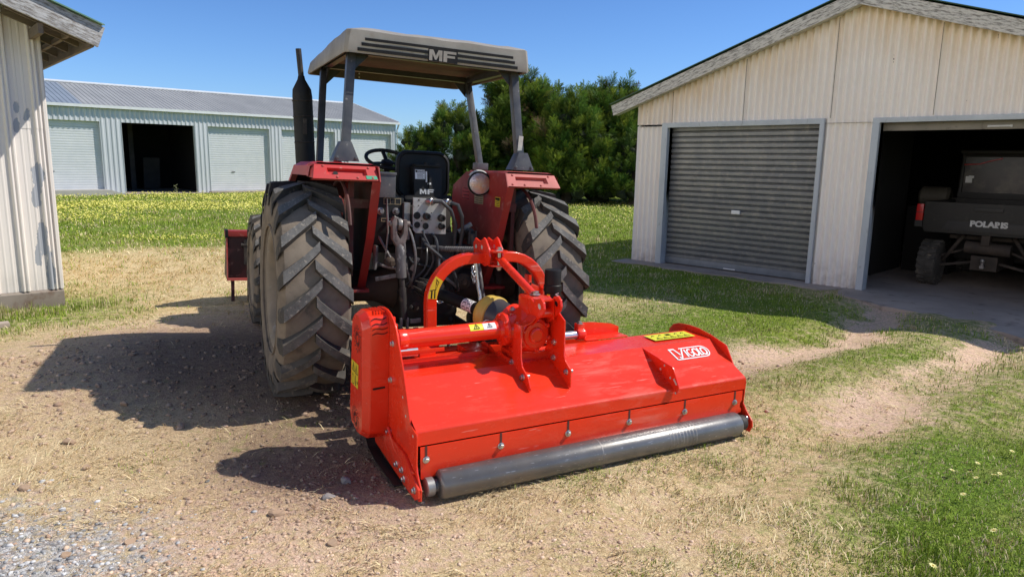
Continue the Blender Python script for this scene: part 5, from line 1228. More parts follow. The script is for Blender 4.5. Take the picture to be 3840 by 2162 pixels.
# fenders
def fender(sx):
    X = lambda v: sx * v
    mb = MB(); xi, xo = .450, .884
    prof = [(.547, 1.378), (.521, 1.518), (.226, 1.636), (-.44, 1.641), (-.53, 1.638), (-.580, 1.543), (-.427, 1.159), (-.255, .884), (-.19, .78), (.46, .78)]
    t = .006
    mb.prism(prof, X(xi), X(xi + t * 1.2), 'x', mi=1)
    fl = [(-.580, 1.543), (-.427, 1.159), (-.255, .884), (-.19, .78)]
    for a, b in zip(fl[:-1], fl[1:]):
        mb.add([(X(xi), a[0], a[1]), (X(xi + .055), a[0] + .004, a[1]), (X(xi + .055), b[0] + .004, b[1]), (X(xi), b[0], b[1]), (X(xi), a[0] + .007, a[1]), (X(xi + .055), a[0] + .011, a[1]), (X(xi + .055), b[0] + .011, b[1]), (X(xi), b[0] + .007, b[1])], [(0, 1, 2, 3), (4, 7, 6, 5), (1, 5, 6, 2), (0, 4, 5, 1), (3, 2, 6, 7)], mi=1)
    # top skin, with a chamfer along both edges
    P = [(.56, 1.40), (.521, 1.518), (.226, 1.641), (-.43, 1.648), (-.497, 1.644)]
    ls_ = [(xi, -.030), (xi + .035, .006), (xo - .05, .006), (xo, -.022)]
    V = []
    for (lx, dz) in ls_:
        for (y, z) in P: V.append((X(lx), y, z + dz))
    n = len(P); mb.add(V, [(i * n + k, (i + 1) * n + k, (i + 1) * n + k + 1, i * n + k + 1) for i in range(3) for k in range(n - 1)], mi=0)
    V2 = [(v[0], v[1], v[2] - .010) for v in V]; mb.add(V2, [(i * n + k, (i + 1) * n + k, (i + 1) * n + k + 1, i * n + k + 1) for i in range(3) for k in range(n - 1)], mi=2)
    # outer drop lip (bleached paint) along the side and down the front
    Q = [(.74, 1.36), (.60, 1.46), (.26, 1.600), (-.50, 1.615), (-.575, 1.61)]
    for a in range(len(P) - 1):
        y0_, z0_ = P[a]; y1_, z1_ = P[a + 1]
        mb.add([(X(xo), y0_, z0_ - .022), (X(xo), y1_, z1_ - .022), (X(xo + .012), y1_, z1_ - .085), (X(xo + .012), y0_, z0_ - .085)], [(0, 1, 2, 3)], mi=3)
        mb.add([(X(xo + .012), y0_, z0_ - .085), (X(xo + .012), y1_, z1_ - .085), (X(xo - .03), y1_, z1_ - .085), (X(xo - .03), y0_, z0_ - .085)], [(0, 1, 2, 3)], mi=3)
    # rear face with its lamp recess
    yT, zT, yB, zB = -.495, 1.638, -.570, 1.550
    def rp_(u, v, dep=0):   # u 0..1 across, v 0..1 up
        a = X(xi + .004 + (xo - .02 - xi) * u); inset = .018 * v
        a = X(xi + .004 + inset + (xo - .012 - xi - 2 * inset) * u)
        nrm = Vector((0, -(zT - zB), (yT - yB))).normalized()
        p = Vector((a, yB + (yT - yB) * v, zB + (zT - zB) * v)); return p - Vector((0, nrm.y, nrm.z)) * dep
    g = [(0, .16, .80, 1.0), (0, .22, .74, 1.0)]
    us = [0, .17, .80, 1]; vs = [0, .30, .76, 1]
    for i in range(3):
        for k in range(3):
            if i == 1 and k == 1: continue
            mb.add([rp_(us[i], vs[k]), rp_(us[i + 1], vs[k]), rp_(us[i + 1], vs[k + 1]), rp_(us[i], vs[k + 1])], [(0, 1, 2, 3)], mi=0)
    c0 = [rp_(us[1], vs[1]), rp_(us[2], vs[1]), rp_(us[2], vs[2]), rp_(us[1], vs[2])]; c1 = [rp_(us[1] + .03, vs[1] + .03, .022), rp_(us[2] - .03, vs[1] + .03, .022), rp_(us[2] - .03, vs[2] - .03, .022), rp_(us[1] + .03, vs[2] - .03, .022)]
    mb.add(c0 + c1, [(0, 1, 5, 4), (1, 2, 6, 5), (2, 3, 7, 6), (3, 0, 4, 7), (4, 5, 6, 7)], mi=4)
    mb.add([rp_(0, 0), rp_(1, 0), (X(xo), yB + .06, zB - .012), (X(xi), yB + .06, zB - .012)], [(0, 1, 2, 3)], mi=3)
    mb.add([rp_(1, 0), rp_(1, 1), (X(xo), -.43, 1.640), (X(xo + .012), -.43, 1.56)], [(0, 1, 2, 3)], mi=3)
    mb.add([rp_(0, 0), rp_(0, 1), (X(xi), -.43, 1.640), (X(xi), -.45, 1.56)], [(0, 1, 2, 3)], mi=0)
    ms = [M['tredlit'] if sx < 0 else M['tredpale'], M['tred'], M['reddirt'], M['tredpale'], M['tredlit'] if sx < 0 else M['tredpale']]
    fd = mb.build('fender', ms, T)
    mb = MB()
    for u, v in ((.12, .87), (.10, .15), (.33, .14), (.64, .14), (.86, .88)):
        p = rp_(u, v, -.001); mb.lathe([(.008, 0), (.008, .003), (.005, .006)], p, (0, -.75, .65), 10)
    mb.build('rivet', M['tredpale'], fd)
    # grimy liner between panel and tyre, brace and inner arch rib
    mb = MB(); mb.prism([(.42, .80), (.38, 1.45), (-.10, 1.60), (-.40, 1.52), (-.37, 1.168), (-.20, .884)], X(xi + .012), X(xi + .02), 'x'); mb.box2((X(xi + .01), -.40, 1.36), (X(xi + .16), -.38, 1.42)); mb.box2((X(xi + .13), -.38, .90), (X(xi + .16), -.34, 1.54)); mb.build('fender_liner', M['reddirt'], fd)
    mb = MB(); pts = [(X(xi + .21), -.30 + .36 * cos(a), 1.18 + .36 * sin(a)) for a in np.linspace(.5, 2.9, 12)]; mb.tube(pts, .012, 6); mb.build('arch_rib', M['reddirt'], fd)
    mb = MB(); mb.box2((X(xi - .01), -.27, .765), (X(xi + .16), .35, .785)); mb.build('step_plate', M['tred'], fd)
    return fd, rp_
fl_, rpL = fender(-1); fr_, rpR = fender(1)
mb = MB(); P = [rpL(.03, .06, -.003), rpL(.20, .06, -.003), rpL(.20, .30, -.003), rpL(.03, .30, -.003)]; mb.poly(P); mb.build('green_sticker', M['green'], fl_, fix=False)
mb = MB(); P = [rpL(.20, .47, .016), rpL(.66, .54, .016)]; mb.disc(rpL(.66, .50, .014), (0, -.75, .65), .016, 12); mb.build('lamp_hole', M['black'], fl_, fix=False)
# work lamp on the inner face of the right fender
lc = Vector((.385, -.215, 1.552)); ln_ = Vector((-.24, -.97, .02)).normalized()
mb = MB(); mb.lathe([(.0, -.10), (.05, -.095), (.082, -.03), (.090, .0), (.090, .016), (.078, .022)], lc, ln_, 28, caps=False); lamp = mb.build('work_lamp', M['black'], T)
mb = MB(); mb.lathe([(.079, .018), (.055, .028), (.028, .033), (0, .034)], lc, ln_, 28, caps=False); mb.build('lamp_lens', M['lens'], lamp)
mb = MB(); pts = [lc + ln_ * -.01 + Vector((cos(a) * .093, .012, sin(a) * .093)) for a in np.linspace(.55, 2.5, 12)]; mb.tube(pts, .009, 8); mb.tube([lc + Vector((.075, .01, .04)), lc + Vector((.10, .03, .04))], .020, 10); mb.build('lamp_bracket', M['offwhite'], lamp)
# labels on the right fender's inner face
def side_label(name, y0_, y1_, z0_, z1_, mt, par, xx=.4485, lines=0, head=False):
    mb = MB(); mb.add([(xx, y0_, z0_), (xx, y1_, z0_), (xx, y1_, z1_), (xx, y0_, z1_)], [(0, 1, 2, 3)]); o = mb.build(name, M[mt], par, fix=False)
    mb = MB(); h = (z1_ - z0_)
    if head: mb.add([(xx - .001, y0_ + (y1_ - y0_) * .06, z1_ - h * .30), (xx - .001, y1_ - (y1_ - y0_) * .06, z1_ - h * .30), (xx - .001, y1_ - (y1_ - y0_) * .06, z1_ - h * .07), (xx - .001, y0_ + (y1_ - y0_) * .06, z1_ - h * .07)], [(0, 1, 2, 3)])
    for i in range(lines):
        z = z0_ + h * (.10 + (.52 if head else .8) * i / max(1, lines - 1)); mb.add([(xx - .001, y0_ + .008, z), (xx - .001, y1_ - .008 - (i % 2) * .02, z), (xx - .001, y1_ - .008 - (i % 2) * .02, z + h * .05), (xx - .001, y0_ + .008, z + h * .05)], [(0, 1, 2, 3)])
    if mb.f: mb.build('label_print', M['decalblk'], o, fix=False)
    return o
side_label('warning_label', -.15, .03, 1.395, 1.475, 'cream', fr_, lines=5)
side_label('warning_label', -.13, .07, 1.482, 1.525, 'cream', fr_, head=True, lines=2)
side_label('warning_label', .02, .09, 1.54, 1.59, 'cream', fr_, head=True, lines=2)
side_label('warning_label', -.465, -.375, 1.395, 1.465, 'yellow', fr_, head=True, lines=4)
side_label('faded_plate', .14, .30, 1.41, 1.51, 'tredlit', fr_, lines=4)
# exhaust stack
mb = MB(); E0 = Vector((-.735, .92, 0))
ex = [(-.700, .80, 1.20), (-.702, .80, 1.45), (-.714, .80, 1.66), (-.739, .80, 2.15), (-.743, .80, 2.205), (-.747, .80, 2.280), (-.748, .80, 2.31)]
mb.tube(ex, [.03, .074, .077, .077, .072, .031, .024], 20)
mf = mb.build('exhaust_muffler', M['black'], T)
mb = MB(); mb.tube([(-.747, .80, 2.29), (-.770, .80, 2.512)], .0215, 14); mb.build('exhaust_pipe', M['dblack'], mf)
mb = MB()
for z in (1.80, 2.0, 2.12): mb.lathe([(.076, -.006), (.082, 0), (.076, .006)], (-.714 - .025 * (z - 1.66) / .46, .80, z), (-.07, 0, 1), 18, caps=False)
mb.box2((-.745, .716, 1.86), (-.715, .728, 1.98)); mb.build('muffler_band', M['dblack'], mf)
mb = MB(); mb.tube([(-.46, .95, 1.42), (-.43, .95, 1.60), (-.43, .95, 1.68)], [.05, .055, .03], 12); mb.build('air_cleaner', M['tredlit'], T)
# seat
def rrect(cx, cz, w, h, r, y, n=6):
    P = []
    for (sx, sz, a0) in ((1, -1, -pi / 2), (1, 1, 0), (-1, 1, pi / 2), (-1, -1, pi)):
        for k in range(n + 1):
            a = a0 + pi / 2 * k / n; P.append((cx + sx * (w / 2 - r) + r * cos(a), y, cz + sz * (h / 2 - r) + r * sin(a)))
    return P
mb = MB(); V = []
rings = [rrect(.005, 1.590, .36, .31, .07, .03), rrect(.005, 1.590, .40, .345, .085, .0), rrect(.005, 1.590, .415, .36, .09, -.02), rrect(.005, 1.590, .405, .35, .085, -.045), rrect(.005, 1.590, .375, .32, .075, -.052), rrect(.005, 1.590, .36, .305, .07, -.035)]
for i, r_ in enumerate(rings):
    for p in r_: V.append((p[0] + (0), p[1] + .10 * (p[2] - 1.6) * .6, p[2]))
n = len(rings[0]); mb.add(V, [(a * n + i, a * n + (i + 1) % n, (a + 1) * n + (i + 1) % n, (a + 1) * n + i) for a in range(len(rings) - 1) for i in range(n)] + [list(range(n)), [(len(rings) - 1) * n + i for i in range(n)]], smooth=True)
seat = mb.build('seat', M['plastic'], T)
mb = MB(); mb.prism([(-.17, 1.30), (-.18, 1.42), (-.145, 1.455), (.28, 1.41), (.34, 1.38), (.34, 1.30)], -.17, .20, 'x'); mb.build('seat_cushion', M['plastic'], seat, bevel=.03)
mb = MB(); mb.add([(-.095, -.17, 1.37), (.115, -.17, 1.37), (.118, -.125, 1.655), (-.098, -.125, 1.655), (-.095, -.04, 1.37), (.115, -.04, 1.37), (.118, -.04, 1.655), (-.098, -.04, 1.655)], [(0, 1, 2, 3), (4, 7, 6, 5), (0, 4, 5, 1), (1, 5, 6, 2), (2, 6, 7, 3), (3, 7, 4, 0)]); sbx = mb.build('seat_suspension_cover', M['black'], seat, bevel=.010)
mb = MB(); mb.box2((-.09, -.14, 1.655), (.11, -.06, 1.672)); mb.cyl((.01, -.10, 1.67), (.01, -.10, 1.685), .02, 12); mb.box2((.012, -.1600, 1.50), (.016, -.130, 1.60)); mb.build('cover_latch', M['plastic'], sbx, bevel=.004)
tilt = Matrix.Translation((0, 0, 0))
def on_cover(u, z, e=.0015):   # point on the sloping rear of the seat cover
    return Vector((u - .032, -.17 + .045 * (z - 1.37) / .285 - e, z))
mb = MB(); mb.poly([on_cover(-.055, 1.565), on_cover(.018, 1.565), on_cover(.018, 1.632), on_cover(-.055, 1.632)]); mb.poly([on_cover(.024, 1.545), on_cover(.036, 1.545), on_cover(.036, 1.622), on_cover(.024, 1.622)]); mb.poly([on_cover(.040, 1.528), on_cover(.065, 1.528), on_cover(.065, 1.542), on_cover(.040, 1.542)]); lbl = mb.build('caution_label', M['white'], sbx, fix=False)
mb = MB(); mb.poly([on_cover(-.052, 1.612, .002), on_cover(.015, 1.612, .002), on_cover(.015, 1.629, .002), on_cover(-.052, 1.629, .002)])
for k in range(5): z = 1.569 + .0085 * k; mb.poly([on_cover(-.040, z, .002), on_cover(.014 - .008 * (k % 2), z, .002), on_cover(.014 - .008 * (k % 2), z + .003, .002), on_cover(-.040, z + .003, .002)])
mb.build('label_print', M['decalblk'], lbl, fix=False)
text_mesh('label_heading', 'CAUTION', .013, Matrix.Translation(on_cover(-.012, 1.6205, .0028)) @ Matrix.Rotation(pi / 2 - .155, 4, 'X'), M['white'], lbl, off=.0006)
def ribbon2(P, w, closed=False):
    """flat 2-D stroke -> list of quads"""
    P = [Vector(p) for p in P]; n = len(P); Q = []
    m = n if closed else n - 1
    nr = []
    for i in range(n):
        a = P[i - 1] if (closed or i > 0) else P[i]; b = P[(i + 1) % n] if (closed or i < n - 1) else P[i]
        p0 = (P[i] - a); p1 = (b - P[i]); p0 = p0.normalized() if p0.length > 1e-9 else p1.normalized(); p1 = p1.normalized() if p1.length > 1e-9 else p0
        t = (p0 + p1); t = t.normalized() if t.length > 1e-6 else p0; nn = Vector((-t.y, t.x)); k = nn.dot(Vector((-p0.y, p0.x))); nr.append(nn * min(2.0, 1 / max(k, .4)))
    for i in range(m):
        j = (i + 1) % n; Q.append((P[i] - nr[i] * w / 2, P[j] - nr[j] * w / 2, P[j] + nr[j] * w / 2, P[i] + nr[i] * w / 2))
    return Q
mb = MB()
for i, Lt in enumerate((LM, LF)):
    mb.poly([on_cover(-.022 + i * .058 + p[0] * .050, 1.458 + p[1] * .036, .002) for p in Lt])
mb.build('maker_outline', M['silver'], sbx, fix=False)
# steering wheel
mb = MB(); sc_ = Vector((-.09, .62, 1.70)); tn = Vector((0, -.42, .9)).normalized(); a1 = Vector((1, 0, 0)); a2 = tn.cross(a1)
mb.tube([sc_ + (a1 * cos(a) + a2 * sin(a)) * .175 for a in np.linspace(0, 2 * pi, 37)[:-1]], .0155, 10, closed=True)
sw = mb.build('steering_wheel', M['plastic'], T)
mb = MB()
for a in (-.5, 1.6, 3.7): mb.bar(sc_ - tn * .03, sc_ + (a1 * cos(a) + a2 * sin(a)) * .172, .03, .012, up=tn)
mb.lathe([(.05, -.05), (.05, -.02), (.03, -.01)], sc_, tn, 16); mb.tube([sc_ - tn * .04, Vector((-.05, .95, 1.2))], .025, 10); mb.build('wheel_spokes', M['plastic'], sw)
# grey tool box, control console on the left
mb = MB(); mb.box2((-.395, -.28, 1.430), (-.268, -.12, 1.592)); tb = mb.build('toolbox', M['greybox'], T, bevel=.006)
mb = MB(); mb.box2((-.40, -.285, 1.586), (-.263, -.115, 1.604)); mb.build('toolbox_lid', M['greybox'], tb, bevel=.005)
mb = MB(); mb.box2((-.42, -.26, 1.10), (-.20, .4, 1.43)); cs_ = mb.build('control_console', M['black'], T, bevel=.01)
mb = MB()
for x, z in ((-.37, 1.335), (-.26, 1.335)): mb.lathe([(.026, 0), (.026, .01), (.014, .014), (.012, .04)], (x, -.262, z), (0, -1, 0), 16)
mb.build('control_knob', M['steel'], cs_)
mb = MB(); 
for r0 in ((-.345, -.265, 1.385, 1.425), (-.30, -.225, 1.385, 1.425), (-.36, -.255, 1.265, 1.285)):
    mb = MB()
    for q in ribbon2([(r0[0], r0[2]), (r0[1], r0[2]), (r0[1], r0[3]), (r0[0], r0[3])], .003, True): mb.poly([(p.x, -.2625, p.y) for p in q])
    mb.build('console_marking', M['cream'], cs_, fix=False)
mb = MB(); mb.tube([(-.33, -.28, 1.42), (-.33, -.33, 1.20), (-.34, -.30, .95)], .007, 6); mb.tube([(-.42, -.2, 1.25), (-.30, -.34, 1.0), (-.22, -.30, .85)], .010, 6); mb.tube([(-.28, -.30, 1.30), (-.16, -.34, 1.24), (-.10, -.2, 1.2)], .009, 6); mb.tube([(-.40, -.2, .98), (-.36, -.33, .96), (-.24, -.35, .94)], .012, 6); mb.build('control_rod', M['steel'], T)
mb = MB(); mb.box2((-.21, -.30, 1.14), (-.165, -.24, 1.40)); mb.build('side_bracket', M['steel'], T, bevel=.005)
# remote valve plate
mb = MB(); prof = [(-.125, 1.44), (.118, 1.43), (.124, 1.185), (-.10, 1.192), (-.122, 1.215)]; mb.prism(prof, -.345, -.33, 'y'); vp_ = mb.build('valve_plate', M['plate'], T, bevel=.003); vp_.location.x = -.035
mb = MB()
for x, z, r_ in ((-.095, 1.315, .026), (-.092, 1.250, .023), (-.030, 1.243, .023)): mb.disc((x, -.3475, z), (0, -1, 0), r_, 18)
for x, z in ((-.086, 1.425), (-.086, 1.385), (.02, 1.395), (-.06, 1.28), (.01, 1.335)): mb.disc((x, -.3475, z), (0, -1, 0), .005, 8)
mb.build('port_hole', M['black'], vp_, fix=False)
mb = MB()
for x, z, r_ in ((-.028, 1.312, .022), (.083, 1.302, .022), (.085, 1.243, .020)): mb.lathe([(r_ * 1.2, 0), (r_ * 1.2, .012), (r_, .016), (r_, .04), (r_ * .55, .042), (r_ * .55, .02)], (x, -.346, z), (0, -1, 0), 18, caps=False)
mb.build('hose_coupler', M['dblack'], vp_)
mb = MB()
for x, z in ((-.02, 1.417), (.10, 1.415)): mb.lathe([(.022, 0), (.022, .02), (.026, .022), (.026, .04), (.018, .045), (.018, .06)], (x, -.346, z), (.55, -.85, 0), 12)
mb.build('hose_fitting', M['zinc'], vp_)
mb = MB(); mb.tube([(.0, -.39, 1.418), (.06, -.42, 1.42), (.13, -.42, 1.36), (.175, -.40, 1.26), (.185, -.36, 1.12), (.18, -.30, .98)], .0135, 10); mb.tube([(.13, -.38, 1.415), (.18, -.42, 1.40), (.215, -.42, 1.32), (.23, -.40, 1.22), (.225, -.36, 1.08), (.20, -.30, .95)], .0135, 10); mb.build('hydraulic_hose', M['ptoblack'], T).location.x = -.035
mb = MB(); mb.box2((-.14, -.33, 1.02), (.16, -.10, 1.20)); mb.box2((-.16, -.30, 1.2), (.14, -.20, 1.38)); mb.build('lift_housing', M['dblack'], T, bevel=.015)
# three point linkage
def fork(mb, c, w, h, t, d_):   # U clevis seen from behind
    x, y, z = c
    mb.box((x - w / 2, y, z), (t, d_, h)); mb.box((x + w / 2, y, z), (t, d_, h)); mb.box((x, y, z - h / 2), (w + t, d_, t))
mb = MB(); mb.tube([(-.20, .02, 1.10), (-.23, -.2, 1.20), (-.235, -.42, 1.255)], [.05, .042, .036], 10); la = mb.build('lift_arm', M['dblack'], T)
mb = MB(); V = [(-.278, 1.285), (-.262, 1.315), (-.245, 1.30), (-.244, 1.20), (-.222, 1.165), (-.20, 1.20), (-.198, 1.29), (-.175, 1.295), (-.168, 1.20), (-.185, 1.135), (-.205, 1.11), (-.245, 1.115), (-.272, 1.16)]
mb.prism(V, -.49, -.43, 'y'); mb.cyl((-.295, -.46, 1.265), (-.150, -.46, 1.265), .020, 12); lr = mb.build('lift_link_fork', M['pinkiron'], T, bevel=.006); lr.location.x = -.065
mb = MB(); mb.lathe([(.038, -.014), (.042, 0), (.038, .014)], (-.222, -.46, 1.262), (1, 0, 0), 18); mb.build('fork_ball', M['steel'], lr)
mb = MB(); mb.tube([(-.224, -.465, 1.13), (-.215, -.475, 1.08), (-.205, -.48, .90)], [.024, .034, .035], 14); lrod = mb.build('lift_rod', M['wornrod'], T); lrod.location.x = -.065
mb = MB(); mb.tube([(-.205, -.48, .90), (-.196, -.485, .82)], .020, 12); mb.tube([(-.198, -.485, .83), (-.186, -.50, .615)], .026, 12); mb.build('levelling_tube', M['dblack'], lrod)
mb = MB(); fork(mb, (-.186, -.51, .575), .045, .10, .014, .03); mb.bar((-.145, -.52, .60), (-.07, -.52, .605), .012, .03); mb.cyl((-.22, -.51, .535), (-.10, -.51, .535), .013, 10); mb.lathe([(.026, 0), (.026, .03), (.018, .04)], (-.12, -.52, .53), (1, 0, 0), 12); mb.build('rod_clevis', M['steel'], lrod, bevel=.002)
for sx in (-1, 1):
    mb = MB(); mb.bar((sx * .24, .10, .52), (sx * .26, -.55, .50), .03, .075); mb.bar((sx * .26, -.55, .50), (sx * .30 + .06, -.82, .47), .028, .07); mb.lathe([(.04, -.02), (.045, 0), (.04, .02)], (sx * .30 + .06, -.84, .47), (1, 0, 0), 14); mb.build('lower_link', M['dblack'], T, bevel=.004)
mb = MB(); mb.tube([(.22, .02, 1.08), (.27, -.22, 1.17), (.28, -.34, 1.20)], [.045, .04, .034], 10); mb.tube([(.285, -.36, 1.19), (.33, -.46, .80), (.36, -.52, .55)], [.022, .024, .022], 10); fork(mb, (.285, -.36, 1.17), .05, .09, .014, .03); mb.build('lift_arm', M['dblack'], T)
mb = MB(); mb.tube([(.258, -.50, 1.02), (.275, -.51, .88), (.30, -.52, .76), (.30, -.53, .72), (.275, -.55, .695)], .0145, 12); mb.build('crank_handle', M['chrome'], T)
mb = MB(); mb.tube([(.29, -.45, 1.05), (.325, -.47, .84), (.36, -.50, .62)], [.018, .018, .016], 10); mb.build('crank_rod', M['wornrod'], T)
# top link from the tractor to the mower headstock
mb = MB(); mb.box2((-.10, -.36, 1.03), (-.085, -.30, 1.17)); mb.box2((.0, -.36, 1.03), (.015, -.30, 1.17)); mb.box2((-.10, -.34, .86), (.03, -.30, 1.06)); mb.cyl((-.14, -.35, 1.085), (.05, -.35, 1.085), .014, 10); mb.build('top_link_bracket', M['dblack'], T, bevel=.004)
mb = MB(); mb.tube([(-.03, -.36, 1.085), (.04, -.42, 1.09)], [.026, .02], 12); mb.tube([(.04, -.42, 1.09), (.26, -.72, 1.12)], .017, 12)
for k in range(16): t = k / 15; c = Vector((.06, -.45, 1.0925)).lerp(Vector((.22, -.665, 1.114)), t); mb.lathe([(.017, -.004), (.0205, 0), (.017, .004)], c, (.22, -.30, .03), 10, caps=False)
mb.build('top_link', M['wornrod'], T)
mb = MB(); mb.bar((.10, -.42, .97), (.16, -.50, .985), .012, .02); mb.tube([(.02, -.5, .99), (.10, -.52, .985)], .006, 6); mb.build('spring_clip', M['steel'], T)
# hoses, cables and levers crowding the space between axle and seat
rs = random.Random(21)
for k in range(9):
    x0 = rs.uniform(-.34, .30); z0 = rs.uniform(1.05, 1.36); x1 = x0 + rs.uniform(-.22, .22); z1_ = rs.uniform(.62, 1.0); yy = rs.uniform(-.42, -.31)
    mb = MB(); P = [Vector((x0, -.22, z0)), Vector((x0 + rs.uniform(-.05, .05), yy - .02, z0 - .04)), Vector(((x0 + x1) / 2 + rs.uniform(-.07, .07), yy - .05, (z0 + z1_) / 2)), Vector((x1, yy, z1_ + .04)), Vector((x1, -.26, z1_))]
    Q = []
    for i in range(len(P) - 1):
        p0, p1, p2, p3 = P[max(i - 1, 0)], P[i], P[i + 1], P[min(i + 2, len(P) - 1)]
        for t in (0, .25, .5, .75): Q.append(.5 * ((2 * p1) + (p2 - p0) * t + (2 * p0 - 5 * p1 + 4 * p2 - p3) * t * t + (3 * p1 - p0 - 3 * p2 + p3) * t ** 3))
    mb.tube(Q, rs.uniform(.006, .012), 7); mb.build('rubber_hose', M['ptoblack'] if k % 3 else M['steel'], T)
for (a_, b_, mt) in (((-.40, -.28, .86), (-.22, -.33, .90), 'steel'), ((-.41, -.29, .93), (-.405, -.30, 1.10), 'steel'), ((.17, -.33, .92), (.30, -.36, 1.02), 'dblack'), ((-.34, -.31, 1.03), (-.22, -.33, 1.03), 'dblack'), ((.20, -.30, 1.20), (.30, -.30, 1.26), 'steel'), ((-.16, -.35, .93), (-.12, -.37, 1.02), 'steel'), ((.06, -.36, .86), (.17, -.38, .90), 'dblack')):
    mb = MB(); mb.bar(a_, b_, .022, .030); mb.build('linkage_bracket', M[mt], T, bevel=.003)
for (x, z, r_) in ((-.30, .98, .05), (.24, .84, .06), (.10, .74, .07), (-.12, .66, .05)):
    mb = MB(); mb.lathe([(r_, 0), (r_, .03), (r_ * .7, .045), (r_ * .35, .05), (r_ * .35, .07)], (x, -.30, z), (0, -1, 0), 18); mb.build('housing_cover', M['grime'], T)
# pick up drawbar and hitch frame below
mb = MB(); mb.box2((-.075, -.62, .34), (-.055, -.40, .72)); mb.box2((.28, -.62, .36), (.30, -.40, .62)); mb.box2((-.055, -.60, .375), (.28, -.46, .395)); mb.box2((-.055, -.62, .30), (.28, -.58, .33)); mb.build('hitch_frame', M['dblack'], T, bevel=.004)
mb = MB(); mb.tube([(.07, -.53, .40), (.08, -.54, .50), (.11, -.54, .545), (.16, -.53, .53), (.20, -.52, .49)], .013, 8); mb.build('hitch_hook', M['steel'], T)
def chain(name, pts, parent, r=.004, ll=.03):
    mb = MB(); P = [Vector(p) for p in pts]; k = 0
    for a, b in zip(P[:-1], P[1:]):
        n = max(1, int((b - a).length / (ll * .72))); t = (b - a).normalized(); s1 = t.orthogonal().normalized(); s2 = t.cross(s1)
        for i in range(n):
            c = a.lerp(b, (i + .5) / n); w = (s1 if k % 2 else s2); k += 1
            mb.tube([c + t * cos(x) * ll * .5 + w * sin(x) * ll * .28 for x in np.linspace(0, 2 * pi, 11)[:-1]], r, 5, closed=True)
    return mb.build(name, M['zinc'], parent)
chain('check_chain', [(-.10, -.52, .755), (-.02, -.54, .73), (.06, -.56, .752), (.11, -.56, .75)], T)
chain('check_chain', [(.235, -.52, .98), (.23, -.53, .92), (.245, -.53, .86), (.25, -.525, .93), (.245, -.52, .97)], T)
# ------------------------------------------------------------------ flail mower
mh = radians(27.329); mr_ = Vector((cos(mh), sin(mh), 0)); mf_ = Vector((-sin(mh), cos(mh), 0))
K = empty('flail_mower', frame((-.409, 3.293, 0), mr_, mf_, Vector((0, 0, 1))), 'glossy red flail mower with steel rear roller hitched behind the tractor', 'mower')
WID = 2.14
red = M['mred']
# hood sheet
HP = [(.600, .551), (.366, .543), (.29, .500), (.20, .4490), (.13, .4120), (.08, .3865), (.050, .3725), (.0415, .3675), (.0375, .3625), (.0360, .356), (.036, .288)]
mb = MB(); mb.sheet(HP, -.043, WID + .039, .006, 'x'); hood = mb.build('hood', red, K)
for p in hood.data.polygons: p.use_smooth = False
mb = MB(); mb.box2((-.043, .606, .12), (WID + .039, .612, .549)); mb.box2((-.043, .600, .549), (.56, .606, .572)); hf = mb.build('hood_flange', red, hood)
# adjustable rear flap
mb = MB(); mb.prism([(.035, .105), (-.024, .112), (-.026, .200), (-.026, .2835), (WID + .014, .2835), (WID + .014, .22), (WID - .002, .20), (WID - .002, .175), (WID + .012, .160), (WID + .012, .140), (WID - .03, .132), (.075, .134)], .026, .031, 'y'); flap = mb.build('rear_flap', red, K, bevel=.0015)
for x in (.004, .424, .842, 1.261, 1.678, 2.088):
    mb = MB(); mb.prism([(x - .006, .222), (x + .006, .222), (x + .006, .282), (x + .004, .287), (x - .004, .287), (x - .006, .282)], .0245, .0258, 'y'); mb.build('slot', M['reddirt'], flap)
    mb = MB(); mb.bolt((x, .0255, .214), (0, -1, 0), .0125); mb.build('flap_bolt', M['zinc'], flap)
# inner rotor drum, just visible as dark mass
mb = MB(); mb.cyl((.03, .33, .22), (WID - .03, .33, .22), .13, 20)
rs = random.Random(8)
for k in range(44):
    a = k * 2.4; x = .06 + (WID - .12) * k / 43; c = Vector((x, .33 + cos(a) * .16, .22 + sin(a) * .16)); mb.box(c, (.05, .02, .08), Matrix.Rotation(-a + pi / 2, 3, 'X'))
mb.build('flail_rotor', M['dblack'], K)
# rear roller
rr = .0765
mb = MB(); mb.lathe([(.055, .0), (.068, .004), (rr, .016), (rr, 2.02), (rr - .004, 2.03), (.055, 2.035)], (.055, .0, rr + .002), (1, 0, 0), 48); rol = mb.build('rear_roller', M['roller'], K)
mb = MB()
for i in range(10):
    mb = MB(); xr = (1.50 + i * .025) if i < 9 else 1.02
    mb.lathe([(rr + .0002, -.004), (rr + .0009, 0), (rr + .0002, .004)], (xr, 0, rr + .002), (1, 0, 0), 48, caps=False); mb.build('worn_ring', M['steel'], rol)
for x, s in ((-.012, 1), (WID + .012, -1)):
    mb = MB(); mb.lathe([(.040, 0), (.048, .004), (.048, .040), (.036, .046), (.03, .075)], (x, 0, rr + .002), (s, 0, 0), 22); mb.build('bearing', M['steel'] if s > 0 else M['dblack'], rol)
